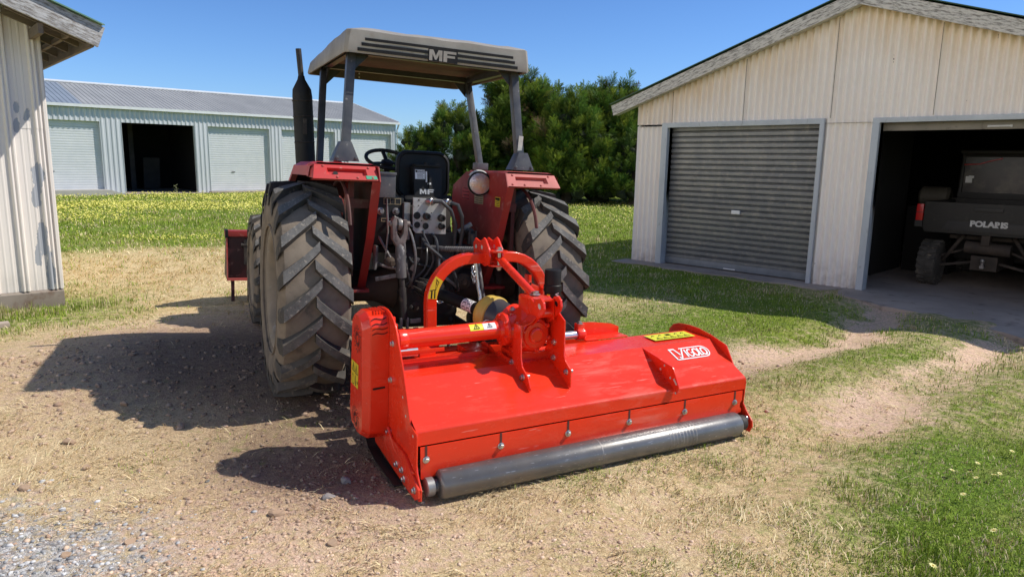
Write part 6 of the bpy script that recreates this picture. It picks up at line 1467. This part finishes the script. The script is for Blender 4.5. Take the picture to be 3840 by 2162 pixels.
# side plates
LP = [(.80, .70), (.76, .80), (.70, .862), (.62, .895), (.54, .906), (.47, .906), (.41, .893), (.36, .866), (.326, .828), (.208, .629), (.106, .385), (.060, .371), (.013, .362), (.008, .34), (.018, .20), (.008, .16), (-.012, .13), (-.048, .09), (-.042, .03), (-.01, .015), (.06, .022), (.20, .050), (.652, .055), (.80, .30)]
mb = MB(); mb.prism(LP, -.052, -.044, 'x'); sp1 = mb.build('side_plate', red, K, bevel=.0015)
RP = [(.82, .40), (.80, .52), (.76, .560), (.70, .580), (.60, .588), (.50, .586), (.38, .568), (.225, .530), (.128, .385), (.085, .362), (.038, .356), (.034, .33), (.042, .192), (.010, .15), (-.044, .10), (-.05, .06), (-.03, .018), (.06, .02), (.60, .05), (.80, .2)]
mb = MB(); mb.prism(RP, WID + .040, WID + .047, 'x'); sp2 = mb.build('side_plate', red, K, bevel=.0015)
mb = MB(); mb.prism([(.03, .135), (.16, .20), (.70, .22), (.70, .07), (.08, .02), (.0, .02), (-.046, .05), (-.046, .095)], -.066, -.053, 'x'); mb.build('roller_arm', red, sp1, bevel=.002)
mb = MB(); mb.tube([(-.062, .45, .245), (-.060, .33, .16), (-.058, .12, .142), (-.056, .03, .150)], .007, 8); mb.build('plate_edge_rib', red, sp1)
mb = MB(); mb.prism([(.62, .545), (.75, .52), (.75, .56), (.62, .572)], WID + .033, WID + .04, 'x'); mb.build('plate_gusset', red, sp2)
for p in ((.372, .739), (.413, .528), (.477, .206), (.29, .095), (.17, .062), (.20, .10), (.006, .072)):
    mb = MB(); mb.bolt((-.053 - (.013 if p[1] < .15 else 0), p[0], p[1]), (-1, 0, 0), .0125); mb.build('plate_bolt', M['zinc'], sp1)
mb = MB()
for p in ((.200, .491), (.155, .403), (.045, .335)): mb.disc((-.0525, p[0] + .018, p[1]), (-1, 0, 0), .008, 10)
for p in ((.24, .46), (.20, .40), (.30, .49), (.07, .30), (.06, .24)): mb.disc((WID + .0395, p[0], p[1]), (-1, 0, 0), .008, 10)
mb.build('plate_hole', M['offwhite'], K, fix=False)
mb = MB(); mb.bolt((WID + .03, .0, .10), (-1, 0, 0), .016); mb.bolt((WID + .048, .01, .075), (1, 0, 0), .014); mb.build('bearing_bolt', M['zinc'], sp2)
# skids
for x in (-.075, WID + .062):
    mb = MB(); mb.sheet([(.20, .012), (.55, .010), (.70, .04), (.82, .14), (.84, .20)], x - .035, x + .025, .008, 'x'); mb.build('skid_shoe', M['black'], K, bevel=.002)
# belt cover
CO = [(.430, .826), (.455, .872), (.52, .893), (.62, .888), (.675, .842), (.800, .250), (.765, .180), (.62, .152), (.545, .160), (.49, .205)]
cxm = sum(p[0] for p in CO) / len(CO); czm = sum(p[1] for p in CO) / len(CO)
def shrink(P, k): return [(cxm + (p[0] - cxm) * (1 - k / .16), czm + (p[1] - czm) * (1 - k / .37)) for p in P]
rounds = [(-.053, 0), (-.150, 0), (-.156, .0015), (-.190, .026), (-.1935, .030)]
def dense(P):   # round the outline a little
    out = []
    for i in range(len(P)):
        a = Vector(P[i - 1]); b = Vector(P[i]); c = Vector(P[(i + 1) % len(P)])
        ka = min(.010, (a - b).length * .35); kc = min(.010, (c - b).length * .35)
        p = b + (a - b).normalized() * ka; q = b + (c - b).normalized() * kc
        for t in (0, .33, .67, 1): out.append(tuple(p * (1 - t) ** 2 + b * 2 * t * (1 - t) + q * t * t))
    return out
COd = dense(CO); mb = MB(); V = []
for x, k in rounds: V += [(x, p[0], p[1]) for p in shrink(COd, k)]
n = len(COd); mb.add(V, [(a * n + i, a * n + (i + 1) % n, (a + 1) * n + (i + 1) % n, (a + 1) * n + i) for a in range(len(rounds) - 1) for i in range(n)], smooth=False); mb.add(V[-n:], [tuple(range(n))])
cov = mb.build('belt_cover', red, K)
mb = MB()
for (cy, cz) in ((.556, .735), (.640, .250)):
    for k in range(16):
        a = 2 * pi * k / 16
        for r0, r1 in ((.022, .046), (.054, .078)):
            a2 = a + (.2 if r0 > .05 else 0)
            d0 = Vector((cos(a2), sin(a2))); d1 = Vector((cos(a2 + .30), sin(a2 + .30))); nn_ = Vector((-d0.y, d0.x)) * .0038
            p0 = Vector((cy, cz)) + d0 * r0; p1 = Vector((cy, cz)) + d1 * r1
            mb.poly([(-.1945, p0.x - nn_.x, p0.y - nn_.y), (-.1945, p1.x - nn_.x, p1.y - nn_.y), (-.1945, p1.x + nn_.x, p1.y + nn_.y), (-.1945, p0.x + nn_.x, p0.y + nn_.y)])
for k in range(4):
    for sy in (0, 1):
        yy = .525 + .065 * k * .4 + sy * .135; zz_ = .62 - .07 * k
        if .36 < zz_ < .60: continue
mb.build('vent_slot', M['dark_in'], cov, fix=False)
# wavy louvres on the rear top corner and a slot in the rear face
mb = MB()
def rearface(x, z, e=.0015):   # point on the cover's rear edge band at height z
    if z < .826: y = .430 + (.49 - .430) * (.826 - z) / (.826 - .205)
    elif z < .872: y = .430 + (z - .826) / (.872 - .826) * .025
    else: y = .455 + (z - .872) / .021 * .065
    return Vector((x, y - e, z))
for k in range(4):
    z0_ = .856 - .026 * k; P = []
    for i in range(9): t = i / 8; P.append((-.148 + .085 * t, z0_ + .012 * t + .006 * sin(t * 6.3)))
    for q in ribbon2(P, .0045): mb.poly([rearface(p.x, p.y, .004) for p in q])
mb.build('louvre_slot', M['dark_in'], cov, fix=False); mb = MB()
for q in ribbon2([(-.140, .470), (-.072, .474)], .011): mb.poly([rearface(p.x, p.y, .003) for p in q])
mb.build('louvre_slot', M['dark_in'], cov, fix=False)
def warn_sign(mb, c, ux, uy, s):   # outlined triangle with a stroke inside
    c = Vector(c); ux = Vector(ux).normalized(); uy = Vector(uy).normalized()
    for q in ribbon2([(-.5 * s, -.4 * s), (.5 * s, -.4 * s), (0, .5 * s)], s * .10, True): mb.poly([c + ux * p.x + uy * p.y for p in q])
    for q in ribbon2([(0, .18 * s), (-.06 * s, -.06 * s), (.06 * s, -.25 * s)], s * .12): mb.poly([c + ux * p.x + uy * p.y for p in q])
mb = MB(); mb.poly([(-.1950, .690, .590), (-.1950, .545, .590), (-.1950, .567, .445), (-.1950, .712, .445)]); lb = mb.build('warning_label', M['yellow'], cov, fix=False)
mb = MB(); warn_sign(mb, (-.1956, .650, .553), (0, -1, 0), (0, 0, 1), .052); warn_sign(mb, (-.1956, .590, .548), (0, -1, 0), (0, 0, 1), .052)
for q in ribbon2([(.035 * cos(a), .030 * sin(a)) for a in np.linspace(0, 6.28, 11)[:-1]], .005, True): mb.poly([(-.1956, .665 - p.x * .7, .480 + p.y) for p in q])
mb.poly([(-.1956, .620, .455), (-.1956, .605, .455), (-.1956, .610, .515), (-.1956, .618, .515)]); mb.poly([(-.1956, .585, .475), (-.1956, .565, .470), (-.1956, .568, .486), (-.1956, .587, .490)]); mb.build('label_print', M['decalblk'], lb, fix=False)
mb = MB()
for k in range(5): mb.box2((-.118 + .016 * k, .47, .8935), (-.112 + .016 * k, .60, .8955))
mb.build('cover_rib', red, cov); 
mb = MB(); mb.box2((-.045, .40, .80), (-.015, .47, .835)); mb.box2((-.04, .42, .835), (-.02, .45, .87)); mb.build('tension_block', red, sp1, bevel=.004)
# drive tube, flange, gearbox
ty, tz = .485, .726
mb = MB(); mb.cyl((-.044, ty, tz), (.63, ty, tz), .0535, 28); tube = mb.build('drive_tube', red, K)
mb = MB(); mb.lathe([(.0575, -.01), (.0575, .035), (.0535, .04)], (.02, ty, tz), (1, 0, 0), 28, caps=False); mb.lathe([(.10, 0), (.10, .014), (.062, .018)], (-.044, ty, tz), (1, 0, 0), 28); mb.build('tube_collar', red, tube)
def tube_label(x0, x1, mt, nm):
    mb = MB(); P = []; A = np.linspace(1.92, 2.75, 7)
    for a in A: P.append((ty + cos(a) * .0545, tz + sin(a) * .0545))
    for a, b in zip(P[:-1], P[1:]): mb.add([(x0, a[0], a[1]), (x1, a[0], a[1]), (x1, b[0], b[1]), (x0, b[0], b[1])], [(0, 1, 2, 3)])
    return mb.build(nm, M[mt], tube, fix=False)
tube_label(.425, .508, 'yellowbr', 'warning_label'); l2 = tube_label(.510, .590, 'white', 'caution_label')
mb = MB()
for cx_, s in ((.467, .034), (.55, .030)): warn_sign(mb, (cx_, ty + cos(2.3) * .0560, tz + sin(2.3) * .0560), (1, 0, 0), (0, .75, .66), s)
mb.build('label_print', M['decalblk'], l2, fix=False)
gx_, gy_, gz_ = .805, .50, .705
mb = MB(); mb.lathe([(.058, 0), (.064, .02), (.098, .03), (.100, .045), (.088, .055), (.088, .085)], (.615, ty, tz), (1, 0, 0), 28)
for k in range(6): a = k * pi / 3 + .4; mb.bolt((.642, ty + cos(a) * .082, tz + sin(a) * .082), (-1, 0, 0), .011)
mb.build('tube_flange', red, tube)
mb = MB()
mb.lathe([(.03, -.165), (.045, -.162), (.05, -.150), (.075, -.148), (.080, -.135), (.095, -.130), (.112, -.10), (.128, -.05), (.130, .03), (.120, .10), (.118, .14), (.112, .155)], (gx_, gy_, gz_), (0, 1, 0), 36)
mb.lathe([(.088, .70 - .805), (.095, -.05), (.09, .05), (.075, .13), (.045, .15), (.03, .17)], (gx_, ty, tz), (1, 0, 0), 28)
mb.cyl((gx_, gy_, gz_ - .10), (gx_, gy_, gz_ - .16), .09, 24)
mb.box2((gx_ - .10, gy_ - .09, gz_ - .165), (gx_ + .12, gy_ + .10, gz_ - .12))
gb = mb.build('gearbox', red, K)
mb = MB(); mb.lathe([(.042, -.168), (.036, -.1705), (.034, -.1655), (0, -.1655)], (gx_, gy_, gz_), (0, 1, 0), 24, caps=False); mb.build('gearbox_cap', red, gb)
mb = MB()
for a in (.5, 1.6, 2.7, 3.8, 4.9, 6.0): mb.bolt((gx_ + cos(a) * .098, gy_ - .131, gz_ + sin(a) * .098), (0, -1, 0), .010)
mb.build('gearbox_bolt', red, gb)
mb = MB(); mb.bolt((gx_ - .07, gy_ + .02, gz_ + .125), (-.2, 0, 1), .013); mb.bolt((gx_ + .165, ty, tz + .0), (1, 0, 0), .016); mb.build('oil_plug', M['zinc'], gb)
# bracket plates either side of the gearbox
PLP = [(.165, .438), (.160, .455), (.190, .510), (.262, .552), (.278, .60), (.285, .79), (.365, .785), (.375, .70), (.385, .565), (.47, .560), (.56, .575), (.62, .548), (.70, .575), (.775, .583), (.80, .575), (.90, .52), (.905, .46), (.60, .53), (.37, .530)]
def bracket(x, t=.008, toothed=True):
    P = PLP if toothed else [(.150, .430), (.146, .445), (.146, .535), (.21, .575), (.222, .60), (.228, .806), (.30, .845), (.345, .82), (.42, .80), (.45, .74), (.42, .62), (.47, .56), (.47, .53), (.37, .52)]
    mb = MB(); mb.prism(P, x - t / 2, x + t / 2, 'x'); return mb.build('bracket_plate', red, K, bevel=.0015)
b1 = bracket(.672); b2 = bracket(.925, toothed=False)
mb = MB(); mb.prism([(.676, .785), (.735, .800), (.782, .845), (.782, .70), (.735, .62), (.690, .60)][:3] + [(.782, .838), (.735, .793), (.676, .778)], .285, .375, 'y'); mb.build('bracket_fold', red, b1, bevel=.001)
for (x, par, pts) in ((.672, b1, ((.385, .549), (.252, .497), (.245, .50))), (.925, b2, ((.335, .655), (.335, .562), (.19, .515)))):
    mb = MB()
    for i, p in enumerate(pts):
        mb = MB(); mb.bolt((x - .004, p[0], p[1]), (-1, 0, 0), .013)
        if i == 2: mb.cyl((x - .004, p[0], p[1]), (x + .035, p[0], p[1]), .012, 10)
        mb.build('bracket_bolt', M['zinc'], par)
# headstock saddle carrying the strut: folded top plate and two ears
mb = MB(); mb.prism([(.775, .915), (.785, .925), (.885, .925), (.895, .915), (.895, .80), (.888, .80), (.888, .912), (.782, .912), (.782, .80), (.775, .80)], .30, .52, 'y')
sad = mb.build('strut_saddle', red, K, bevel=.002)
for x, dy in ((.776, 0), (.905, .03)):
    E_ = [(.22 + dy, .86), (.205 + dy, .89), (.215 + dy, .925), (.245 + dy, .945), (.285 + dy, .935), (.31 + dy, .905), (.36 + dy, .925), (.48, .915), (.48, .80), (.36 + dy, .76), (.30 + dy, .80), (.26 + dy, .83)]
    mb = MB(); mb.prism(E_, x - .007, x + .007, 'x'); e_ = mb.build('hinge_ear', red, sad, bevel=.0015)
    mb = MB(); mb.disc((x - .0078, .255 + dy, .897), (-1, 0, 0), .018, 14, ry=.014); mb.build('pin_hole', M['offwhite'] if x < .8 else M['black'], e_, fix=False)
mb = MB(); mb.cyl((.78, .33, .838), (.93, .34, .838), .028, 16); mb.build('saddle_tube', red, sad)
# gussets from saddle to gearbox
mb = MB(); mb.add([(.70, .34, .775), (.785, .30, .80), (.785, .50, .86), (.70, .50, .80)], [(0, 1, 2, 3)]); mb.build('saddle_gusset', red, sad)
# hitch arch
ay = 1.00; ac = .802; hwid = .410; az_ = .805; ar = .276
pts = [(ac - hwid + .0, ay, .40), (ac - hwid, ay, az_)]
for a in np.linspace(pi, pi / 2, 9)[1:]: pts.append((ac - hwid + ar + ar * cos(a), ay, az_ + ar * sin(a)))
for a in np.linspace(pi / 2, 0, 9): pts.append((ac + hwid - ar + ar * cos(a), ay, az_ + ar * sin(a)))
pts.append((ac + hwid, ay, .40))
mb = MB(); V = []
for i, p in enumerate(pts):
    a = Vector(pts[max(i - 1, 0)]); b = Vector(pts[min(i + 1, len(pts) - 1)]); t = (b - a).normalized(); nrm = Vector((-t.z, 0, t.x))
    for (u, v) in ((-1, -1), (1, -1), (1, 1), (-1, 1)): V.append(Vector(p) + nrm * u * .034 + Vector((0, v * .034, 0)))
m_ = len(pts); mb.add(V, [(i * 4 + k, i * 4 + (k + 1) % 4, (i + 1) * 4 + (k + 1) % 4, (i + 1) * 4 + k) for i in range(m_ - 1) for k in range(4)] + [(3, 2, 1, 0), (m_ * 4 - 4, m_ * 4 - 3, m_ * 4 - 2, m_ * 4 - 1)])
arch = mb.build('hitch_arch', red, K)
bm = bmesh.new(); bm.from_mesh(arch.data)
ed = [e for e in bm.edges if len(e.link_faces) == 2 and e.calc_face_angle(0) > radians(60)]
bmesh.ops.bevel(bm, geom=ed, offset=.008, segments=3, affect='EDGES', profile=.5); 
for f in bm.faces: f.smooth = True
bm.to_mesh(arch.data); bm.free()
mb = MB(); A = np.linspace(pi - .12, pi - .62, 8)
for a, b in zip(A[:-1], A[1:]):
    q = []
    for an, u in ((a, -.030), (b, -.030), (b, .030), (a, .030)): q.append((ac - hwid + ar + (ar + u) * cos(an), ay - .0355, az_ + (ar + u) * sin(an)))
    mb.poly(q)
alb = mb.build('warning_label', M['yellow'], arch, fix=False)
mb = MB(); am = pi - .50; warn_sign(mb, (ac - hwid + ar + ar * cos(am), ay - .0362, az_ + ar * sin(am)), (sin(am), 0, -cos(am)), (cos(am + pi), 0, sin(am + pi)) if False else (-.1, 0, 1), .05)
am = pi - .24; c = Vector((ac - hwid + ar + ar * cos(am), ay - .0362, az_ + ar * sin(am)))
for q in ribbon2([(-.012, -.03), (-.008, .02)], .010) + ribbon2([(.010, -.03), (.012, .02)], .008) + ribbon2([(-.022, .022), (.022, .026)], .005): mb.poly([c + Vector((p.x, 0, p.y)) for p in q])
mb.build('label_print', M['decalblk'], alb, fix=False)
# hitch lugs on the crown of the arch
for x in (.755, .845):
    P = [(ay + .12, 1.08), (ay + .135, 1.16), (ay + .10, 1.20), (ay + .06, 1.19), (ay + .02, 1.185), (ay - .03, 1.215), (ay - .055, 1.205), (ay - .11, 1.145), (ay - .12, 1.10), (ay - .10, 1.045), (ay - .05, 1.03), (ay + .06, 1.05)]
    mb = MB(); mb.prism(P, x - .006, x + .006, 'x'); lug = mb.build('hitch_lug', red, arch, bevel=.0015)
    mb = MB(); mb.disc((x - .0068, ay + .085, 1.145), (-1, 0, 0), .014, 12); mb.disc((x - .0068, ay - .005, 1.15), (-1, 0, 0), .014, 12); mb.build('pin_hole', M['offwhite'], lug, fix=False)
mb = MB(); mb.prism([(.76, ay - .06), (.845, ay - .06), (.872, ay - .09), (.872, ay - .135), (.85, ay - .155), (.80, ay - .16), (.765, ay - .14), (.755, ay - .09)], 1.128, 1.138, 'z'); mb.prism([(.76, ay - .05), (.85, ay - .05), (.86, ay - .13), (.80, ay - .145), (.765, ay - .12)], 1.035, 1.045, 'z'); tp = mb.build('strut_yoke', red, arch, bevel=.0015)
mb = MB(); mb.bolt((.822, ay - .112, 1.138), (0, 0, 1), .017); mb.cyl((.822, ay - .112, 1.14), (.822, ay - .112, 1.01), .012, 12); mb.bolt((.822, ay - .112, 1.035), (0, 0, -1), .016); mb.build('yoke_bolt', M['zinc'], tp)
# brace strut
s0 = Vector((.822, ay - .115, 1.088)); s1 = Vector((.838, .43, .918))
mb = MB(); mb.tube([s0.lerp(s1, .09), s0.lerp(s1, .95)], .0255, 18); mb.bar(s0 + (s0 - s1) * .03, s0.lerp(s1, .12), .045, .014); st_ = mb.build('brace_strut', red, K)
mb = MB(); mb.bar(s0.lerp(s1, .93), s0.lerp(s1, 1.05), .05, .014); mb.bolt((.838, .42, .931), (0, 0, 1), .017); mb.build('strut_bolt', M['zinc'], st_)
# right hand parts of the headstock
mb = MB(); mb.box2((ac + hwid - .125, ay - .035, .50), (ac + hwid - .105, ay + .03, .95)); mb.prism([(ac + hwid - .12, .90), (ac + hwid - .02, .86), (ac + hwid - .02, .78), (ac + hwid - .12, .70)][:4], ay - .030, ay - .022, 'y'); ip = mb.build('upright_plate', red, K, bevel=.002)
mb = MB()
for z in (.90, .80, .62): mb.disc((ac + hwid - .1265, ay - .0, z), (-1, 0, 0), .010, 10)
for z in (.89,): mb.disc((ac + hwid - .115, ay - .0362, z), (0, -1, 0), .010, 10)
mb.build('pin_hole', M['black'], ip, fix=False)
mb = MB(); mb.box2((ac + hwid - .03, ay - .06, .78), (ac + hwid + .045, ay - .035, .86)); mb.prism([(ac + hwid + .0, .80), (ac + hwid + .05, .83), (ac + hwid + .045, .77)], ay - .075, ay - .06, 'y'); mb.build('arch_clamp', red, arch, bevel=.002)
# carrying frame in front of the hood, slide bar
mb = MB(); mb.box2((.10, .86, .43), (1.60, .96, .52)); mb.box2((.30, .62, .44), (.38, .90, .50)); mb.box2((1.12, .62, .44), (1.20, .90, .50)); fr = mb.build('carrying_frame', red, K, bevel=.006)
for x in (.36, 1.18):
    mb = MB(); mb.prism([(ay - .10, .44), (ay - .035, .62), (ay + .035, .62), (ay + .10, .40)], x, x + .07, 'x'); mb.build('arch_foot', red, fr, bevel=.004)
for a_, b_ in (((.52, .70, .52), (.66, .86, .56)), ((.20, .66, .545), (.30, .80, .585)), ((.92, .62, .50), (1.10, .80, .54))):
    mb = MB(); mb.box2(a_, b_); mb.build('frame_lug', red, fr, bevel=.004)
mb = MB(); mb.cyl((-.03, .665, .600), (.185, .665, .595), .027, 20); mb.cyl((1.00, .665, .590), (1.295, .665, .590), .027, 20); sbar = mb.build('slide_bar', M['chrome'], K)
mb = MB(); mb.lathe([(.038, 0), (.042, .01), (.042, .05), (.036, .06)], (1.285, .665, .590), (1, 0, 0), 18); mb.box2((1.29, .65, .55), (1.34, .70, .66)); sk_ = mb.build('slide_clamp', red, K, bevel=.003)
mb = MB(); mb.bolt((1.31, .665, .66), (0, 0, 1), .014); mb.build('clamp_bolt', M['zinc'], sk_)
mb = MB(); mb.prism([(1.33, .55), (1.33, .655), (1.45, .648), (1.60, .625), (1.66, .60), (1.66, .55)], .715, .722, 'y'); mb.prism([(1.33, .606), (1.33, .722), (1.66, .722), (1.66, .606)], .553, .559, 'z'); mb.build('front_guard', red, K, bevel=.001)
mb = MB(); mb.box2((.02, .612, .50), (.60, .70, .56)); mb.box2((.02, .595, .60), (.33, .60, .625)); mb.build('front_rail', red, K, bevel=.003)
# fin on the right of the hood
FP = [(.361, .541), (.20, .518), (.180, .512), (.066, .497), (.052, .487), (-.003, .392), (-.004, .375), (.010, .345), (.028, .330), (.0305, .355), (.050, .375), (.13, .416), (.29, .500)]
mb = MB(); mb.prism(FP, 1.593, 1.601, 'x'); fin = mb.build('hood_fin', red, K, bevel=.0015)
mb = MB()
for y, z in ((.135, .487), (.075, .425), (.02, .345), (.17, .455)): mb.disc((1.5925, y, z), (-1, 0, 0), .0075, 10)
mb.prism([(.050, .425), (.020, .395), (.008, .400), (.038, .432)], 1.5918, 1.5925, 'x'); mb.build('fin_hole', M['offwhite'], fin, fix=False)
# decals on the hood
ey = Vector((0, .216, .118)).normalized(); en = Vector((0, -.118, .216)).normalized(); ex = Vector((1, 0, 0))
def on_slope(u, v, e=.0012): return Vector((u, .366, .543)) + ey * v + en * e
mb = MB()
LW, LH = .30, .095
x0_, v0_ = 1.775, -.148
def LGP(u, v): return on_slope(x0_ + u * LW, v0_ + v * LH)
def lgrib(P, w, cl=False):
    for q in ribbon2([(p[0] * LW, p[1] * LH) for p in P], w, cl): mb.poly([on_slope(x0_ + p.x, v0_ + p.y) for p in q])
rc_ = [(1 - .16 + .16 * sin(a) * 1.0, .5 + .5 * cos(a)) for a in np.linspace(0, pi, 9)]
lgrib([(.05, 0), (.0, 1.0), (.12, 1.0), (.20, .42)], .0105); lgrib([(.26, 1.0)] + rc_ + [(.05, 0)], .0085)
lgrib([(.19, .10), (.335, .98)], .0105); lgrib([(.14, .22), (.19, .10)], .0105)
lgrib([(.375, .15), (.375, .86)], .0120)
def oo(cx_, w, h=.36, cy=.50): return [(cx_ + w * cos(a), cy + h * sin(a)) for a in np.linspace(0, 2 * pi, 21)[:-1]]
lgrib([(.49 + .068 * cos(a), .50 + .33 * sin(a)) for a in np.linspace(.95, 5.3, 15)] + [(.552, .30), (.552, .50), (.505, .50)], .0095)
lgrib(oo(.640, .066, .32), .0115, True)
lgrib([(.735, .86), (.735, .20), (.80, .20)], .0115)
lgrib(oo(.868, .066, .32), .0115, True)
mb.build('brand_lettering', M['white'], hood, fix=False)
mb = MB(); q = [(1.760, .435), (2.100, .435), (2.106, .560), (1.758, .560)]; mb.poly([(p[0], p[1], .5518 + (p[1] - .366) * .034) for p in q]); yl = mb.build('warning_label', M['yellowbr'], hood, fix=False)
yl.data.transform(Matrix.Translation((0, 0, .0)))
mb = MB(); zt_ = .5590
for i in range(5): warn_sign(mb, (1.815 + .058 * i, .468, zt_), (1, 0, 0), (0, 1, 0), .042)
for i, cx_ in enumerate((1.80, 1.86, 1.93, 1.995, 2.05)):
    for q in ribbon2([(-.012, -.010), (.010, .012), (.014, -.006)], .006): mb.poly([(cx_ + p.x, .525 + p.y, zt_) for p in q])
mb.poly([(1.912, .508, zt_), (1.950, .508, zt_), (1.950, .540, zt_), (1.912, .540, zt_)]); mb.build('label_print', M['decalblk'], yl, fix=False)
# manual canister standing behind the bracket
cxy = Vector((1.175, .80, 0))
mb = MB(); mb.lathe([(.052, .50), (.054, .52), (.054, .86), (.060, .865), (.060, .905), (.055, .91), (.055, 1.000), (.052, 1.008), (.0, 1.008)], cxy, (0, 0, 1), 32, caps=False); can = mb.build('manual_canister', M['plastic'], K)
mb = MB(); mb.lathe([(.0612, .866), (.0612, .872)], cxy, (0, 0, 1), 32, caps=False); mb.box2((1.16, .74, .50), (1.19, .86, .56)); mb.build('canister_clip', M['black'], can)
cd = Vector((-.25, -.97, 0)).normalized(); side_ = Vector((cd.y, -cd.x, 0)) * -1
Mt = frame(cxy + cd * .0562 + Vector((0, 0, .80)), Vector((0, 0, 1)), -side_ if False else Vector((-cd.y, cd.x, 0)) * -1, cd)
text_mesh('canister_lettering', 'WWW.', .034, frame(cxy + cd * .0560 + Vector((0, 0, .805)) + Vector((-cd.y, cd.x, 0)) * .012, (0, 0, -1), Vector((-cd.y, cd.x, 0)), Vector((0, 0, -1)).cross(Vector((-cd.y, cd.x, 0)))), M['white'], can, off=.001)
mb = MB(); cl_ = Vector((-.85, -.53, 0)).normalized(); s2_ = Vector((-cl_.y, cl_.x, 0)); c = cxy + cl_ * .0555 + Vector((0, 0, .83)); mb.poly([c - s2_ * .012 + Vector((0, 0, -.02)), c + s2_ * .012 + Vector((0, 0, -.02)), c + s2_ * .012 + Vector((0, 0, .02)), c - s2_ * .012 + Vector((0, 0, .02))]); mb.build('canister_mark', M['yellow'], can, fix=False)
# drive shaft and its guard
g0 = Vector((.795, .64, .715)); g1 = Vector((.50, 1.45, .83)); ad = (g1 - g0).normalized()
mb = MB(); mb.lathe([(.092, -.03), (.100, .03), (.108, .08), (.116, .125), (.121, .15)], g0, ad, 36, caps=False); pg = mb.build('shaft_guard_cone', M['ptoblack'], K)
mb = MB(); mb.lathe([(.119, .135), (.1265, .140), (.128, .165), (.120, .172), (.120, .176), (.124, .182), (.122, .215), (.112, .235), (.085, .258), (.05, .265)], g0, ad, 36, caps=False); mb.build('guard_bell', M['ptoyellow'], pg)
mb = MB(); mb.lathe([(.112, -.06), (.122, -.02), (.124, .01), (.098, .04)], g0, ad, 36, caps=False); mb.build('guard_collar', red, pg)
mb = MB(); mb.cyl(g0 + ad * .25, g0 + ad * .84, .040, 24); mb.lathe([(.040, .27), (.052, .262), (.052, .30), (.040, .32)], g0, ad, 24, caps=False); sh = mb.build('drive_shaft', M['plastic'], K)
mb = MB(); mb.lathe([(.0407, .335), (.0407, .425)], g0, ad, 28, caps=False); sl_ = mb.build('shaft_label', M['white'], sh, fix=False)
mb = MB(); N1_ = ad.orthogonal().normalized(); B1_ = ad.cross(N1_)
for k in range(9):
    a = 2 * pi * k / 9
    for h0 in (.345, .385):
        pts_ = [(a, h0), (a + .45, h0 + .006), (a + .42, h0 + .028), (a + .1, h0 + .026)]
        for q in ribbon2([(p[0] * .041, p[1]) for p in pts_], .006): mb.poly([g0 + ad * p.y + (N1_ * cos(p.x / .041) + B1_ * sin(p.x / .041)) * .0412 for p in q])
mb.build('label_print', M['darkred'], sl_, fix=False)
mb = MB(); mb.lathe([(.045, .80), (.048, .84), (.045, .87)], g0, ad, 16); 
for k in range(8): a = 2 * pi * k / 8; mb.bar(g0 + ad * .80 + (N1_ * cos(a) + B1_ * sin(a)) * .062, g0 + ad * .90 + (N1_ * cos(a) + B1_ * sin(a)) * .052, .008, .008)
mb.build('shaft_joint', M['dblack'], sh)
chk = [g0 + ad * .19 + Vector((-.05, -.02, -.118)), g0 + ad * .12 + Vector((-.08, -.03, -.10)), g0 + ad * .05 + Vector((-.12, -.05, -.05))]
mb = MB(); mb.tube([Vector((.52, .57, .735)), Vector((.60, .60, .760)), Vector((.64, .62, .745))], .004, 6); mb.build('guard_chain', M['zinc'], pg)
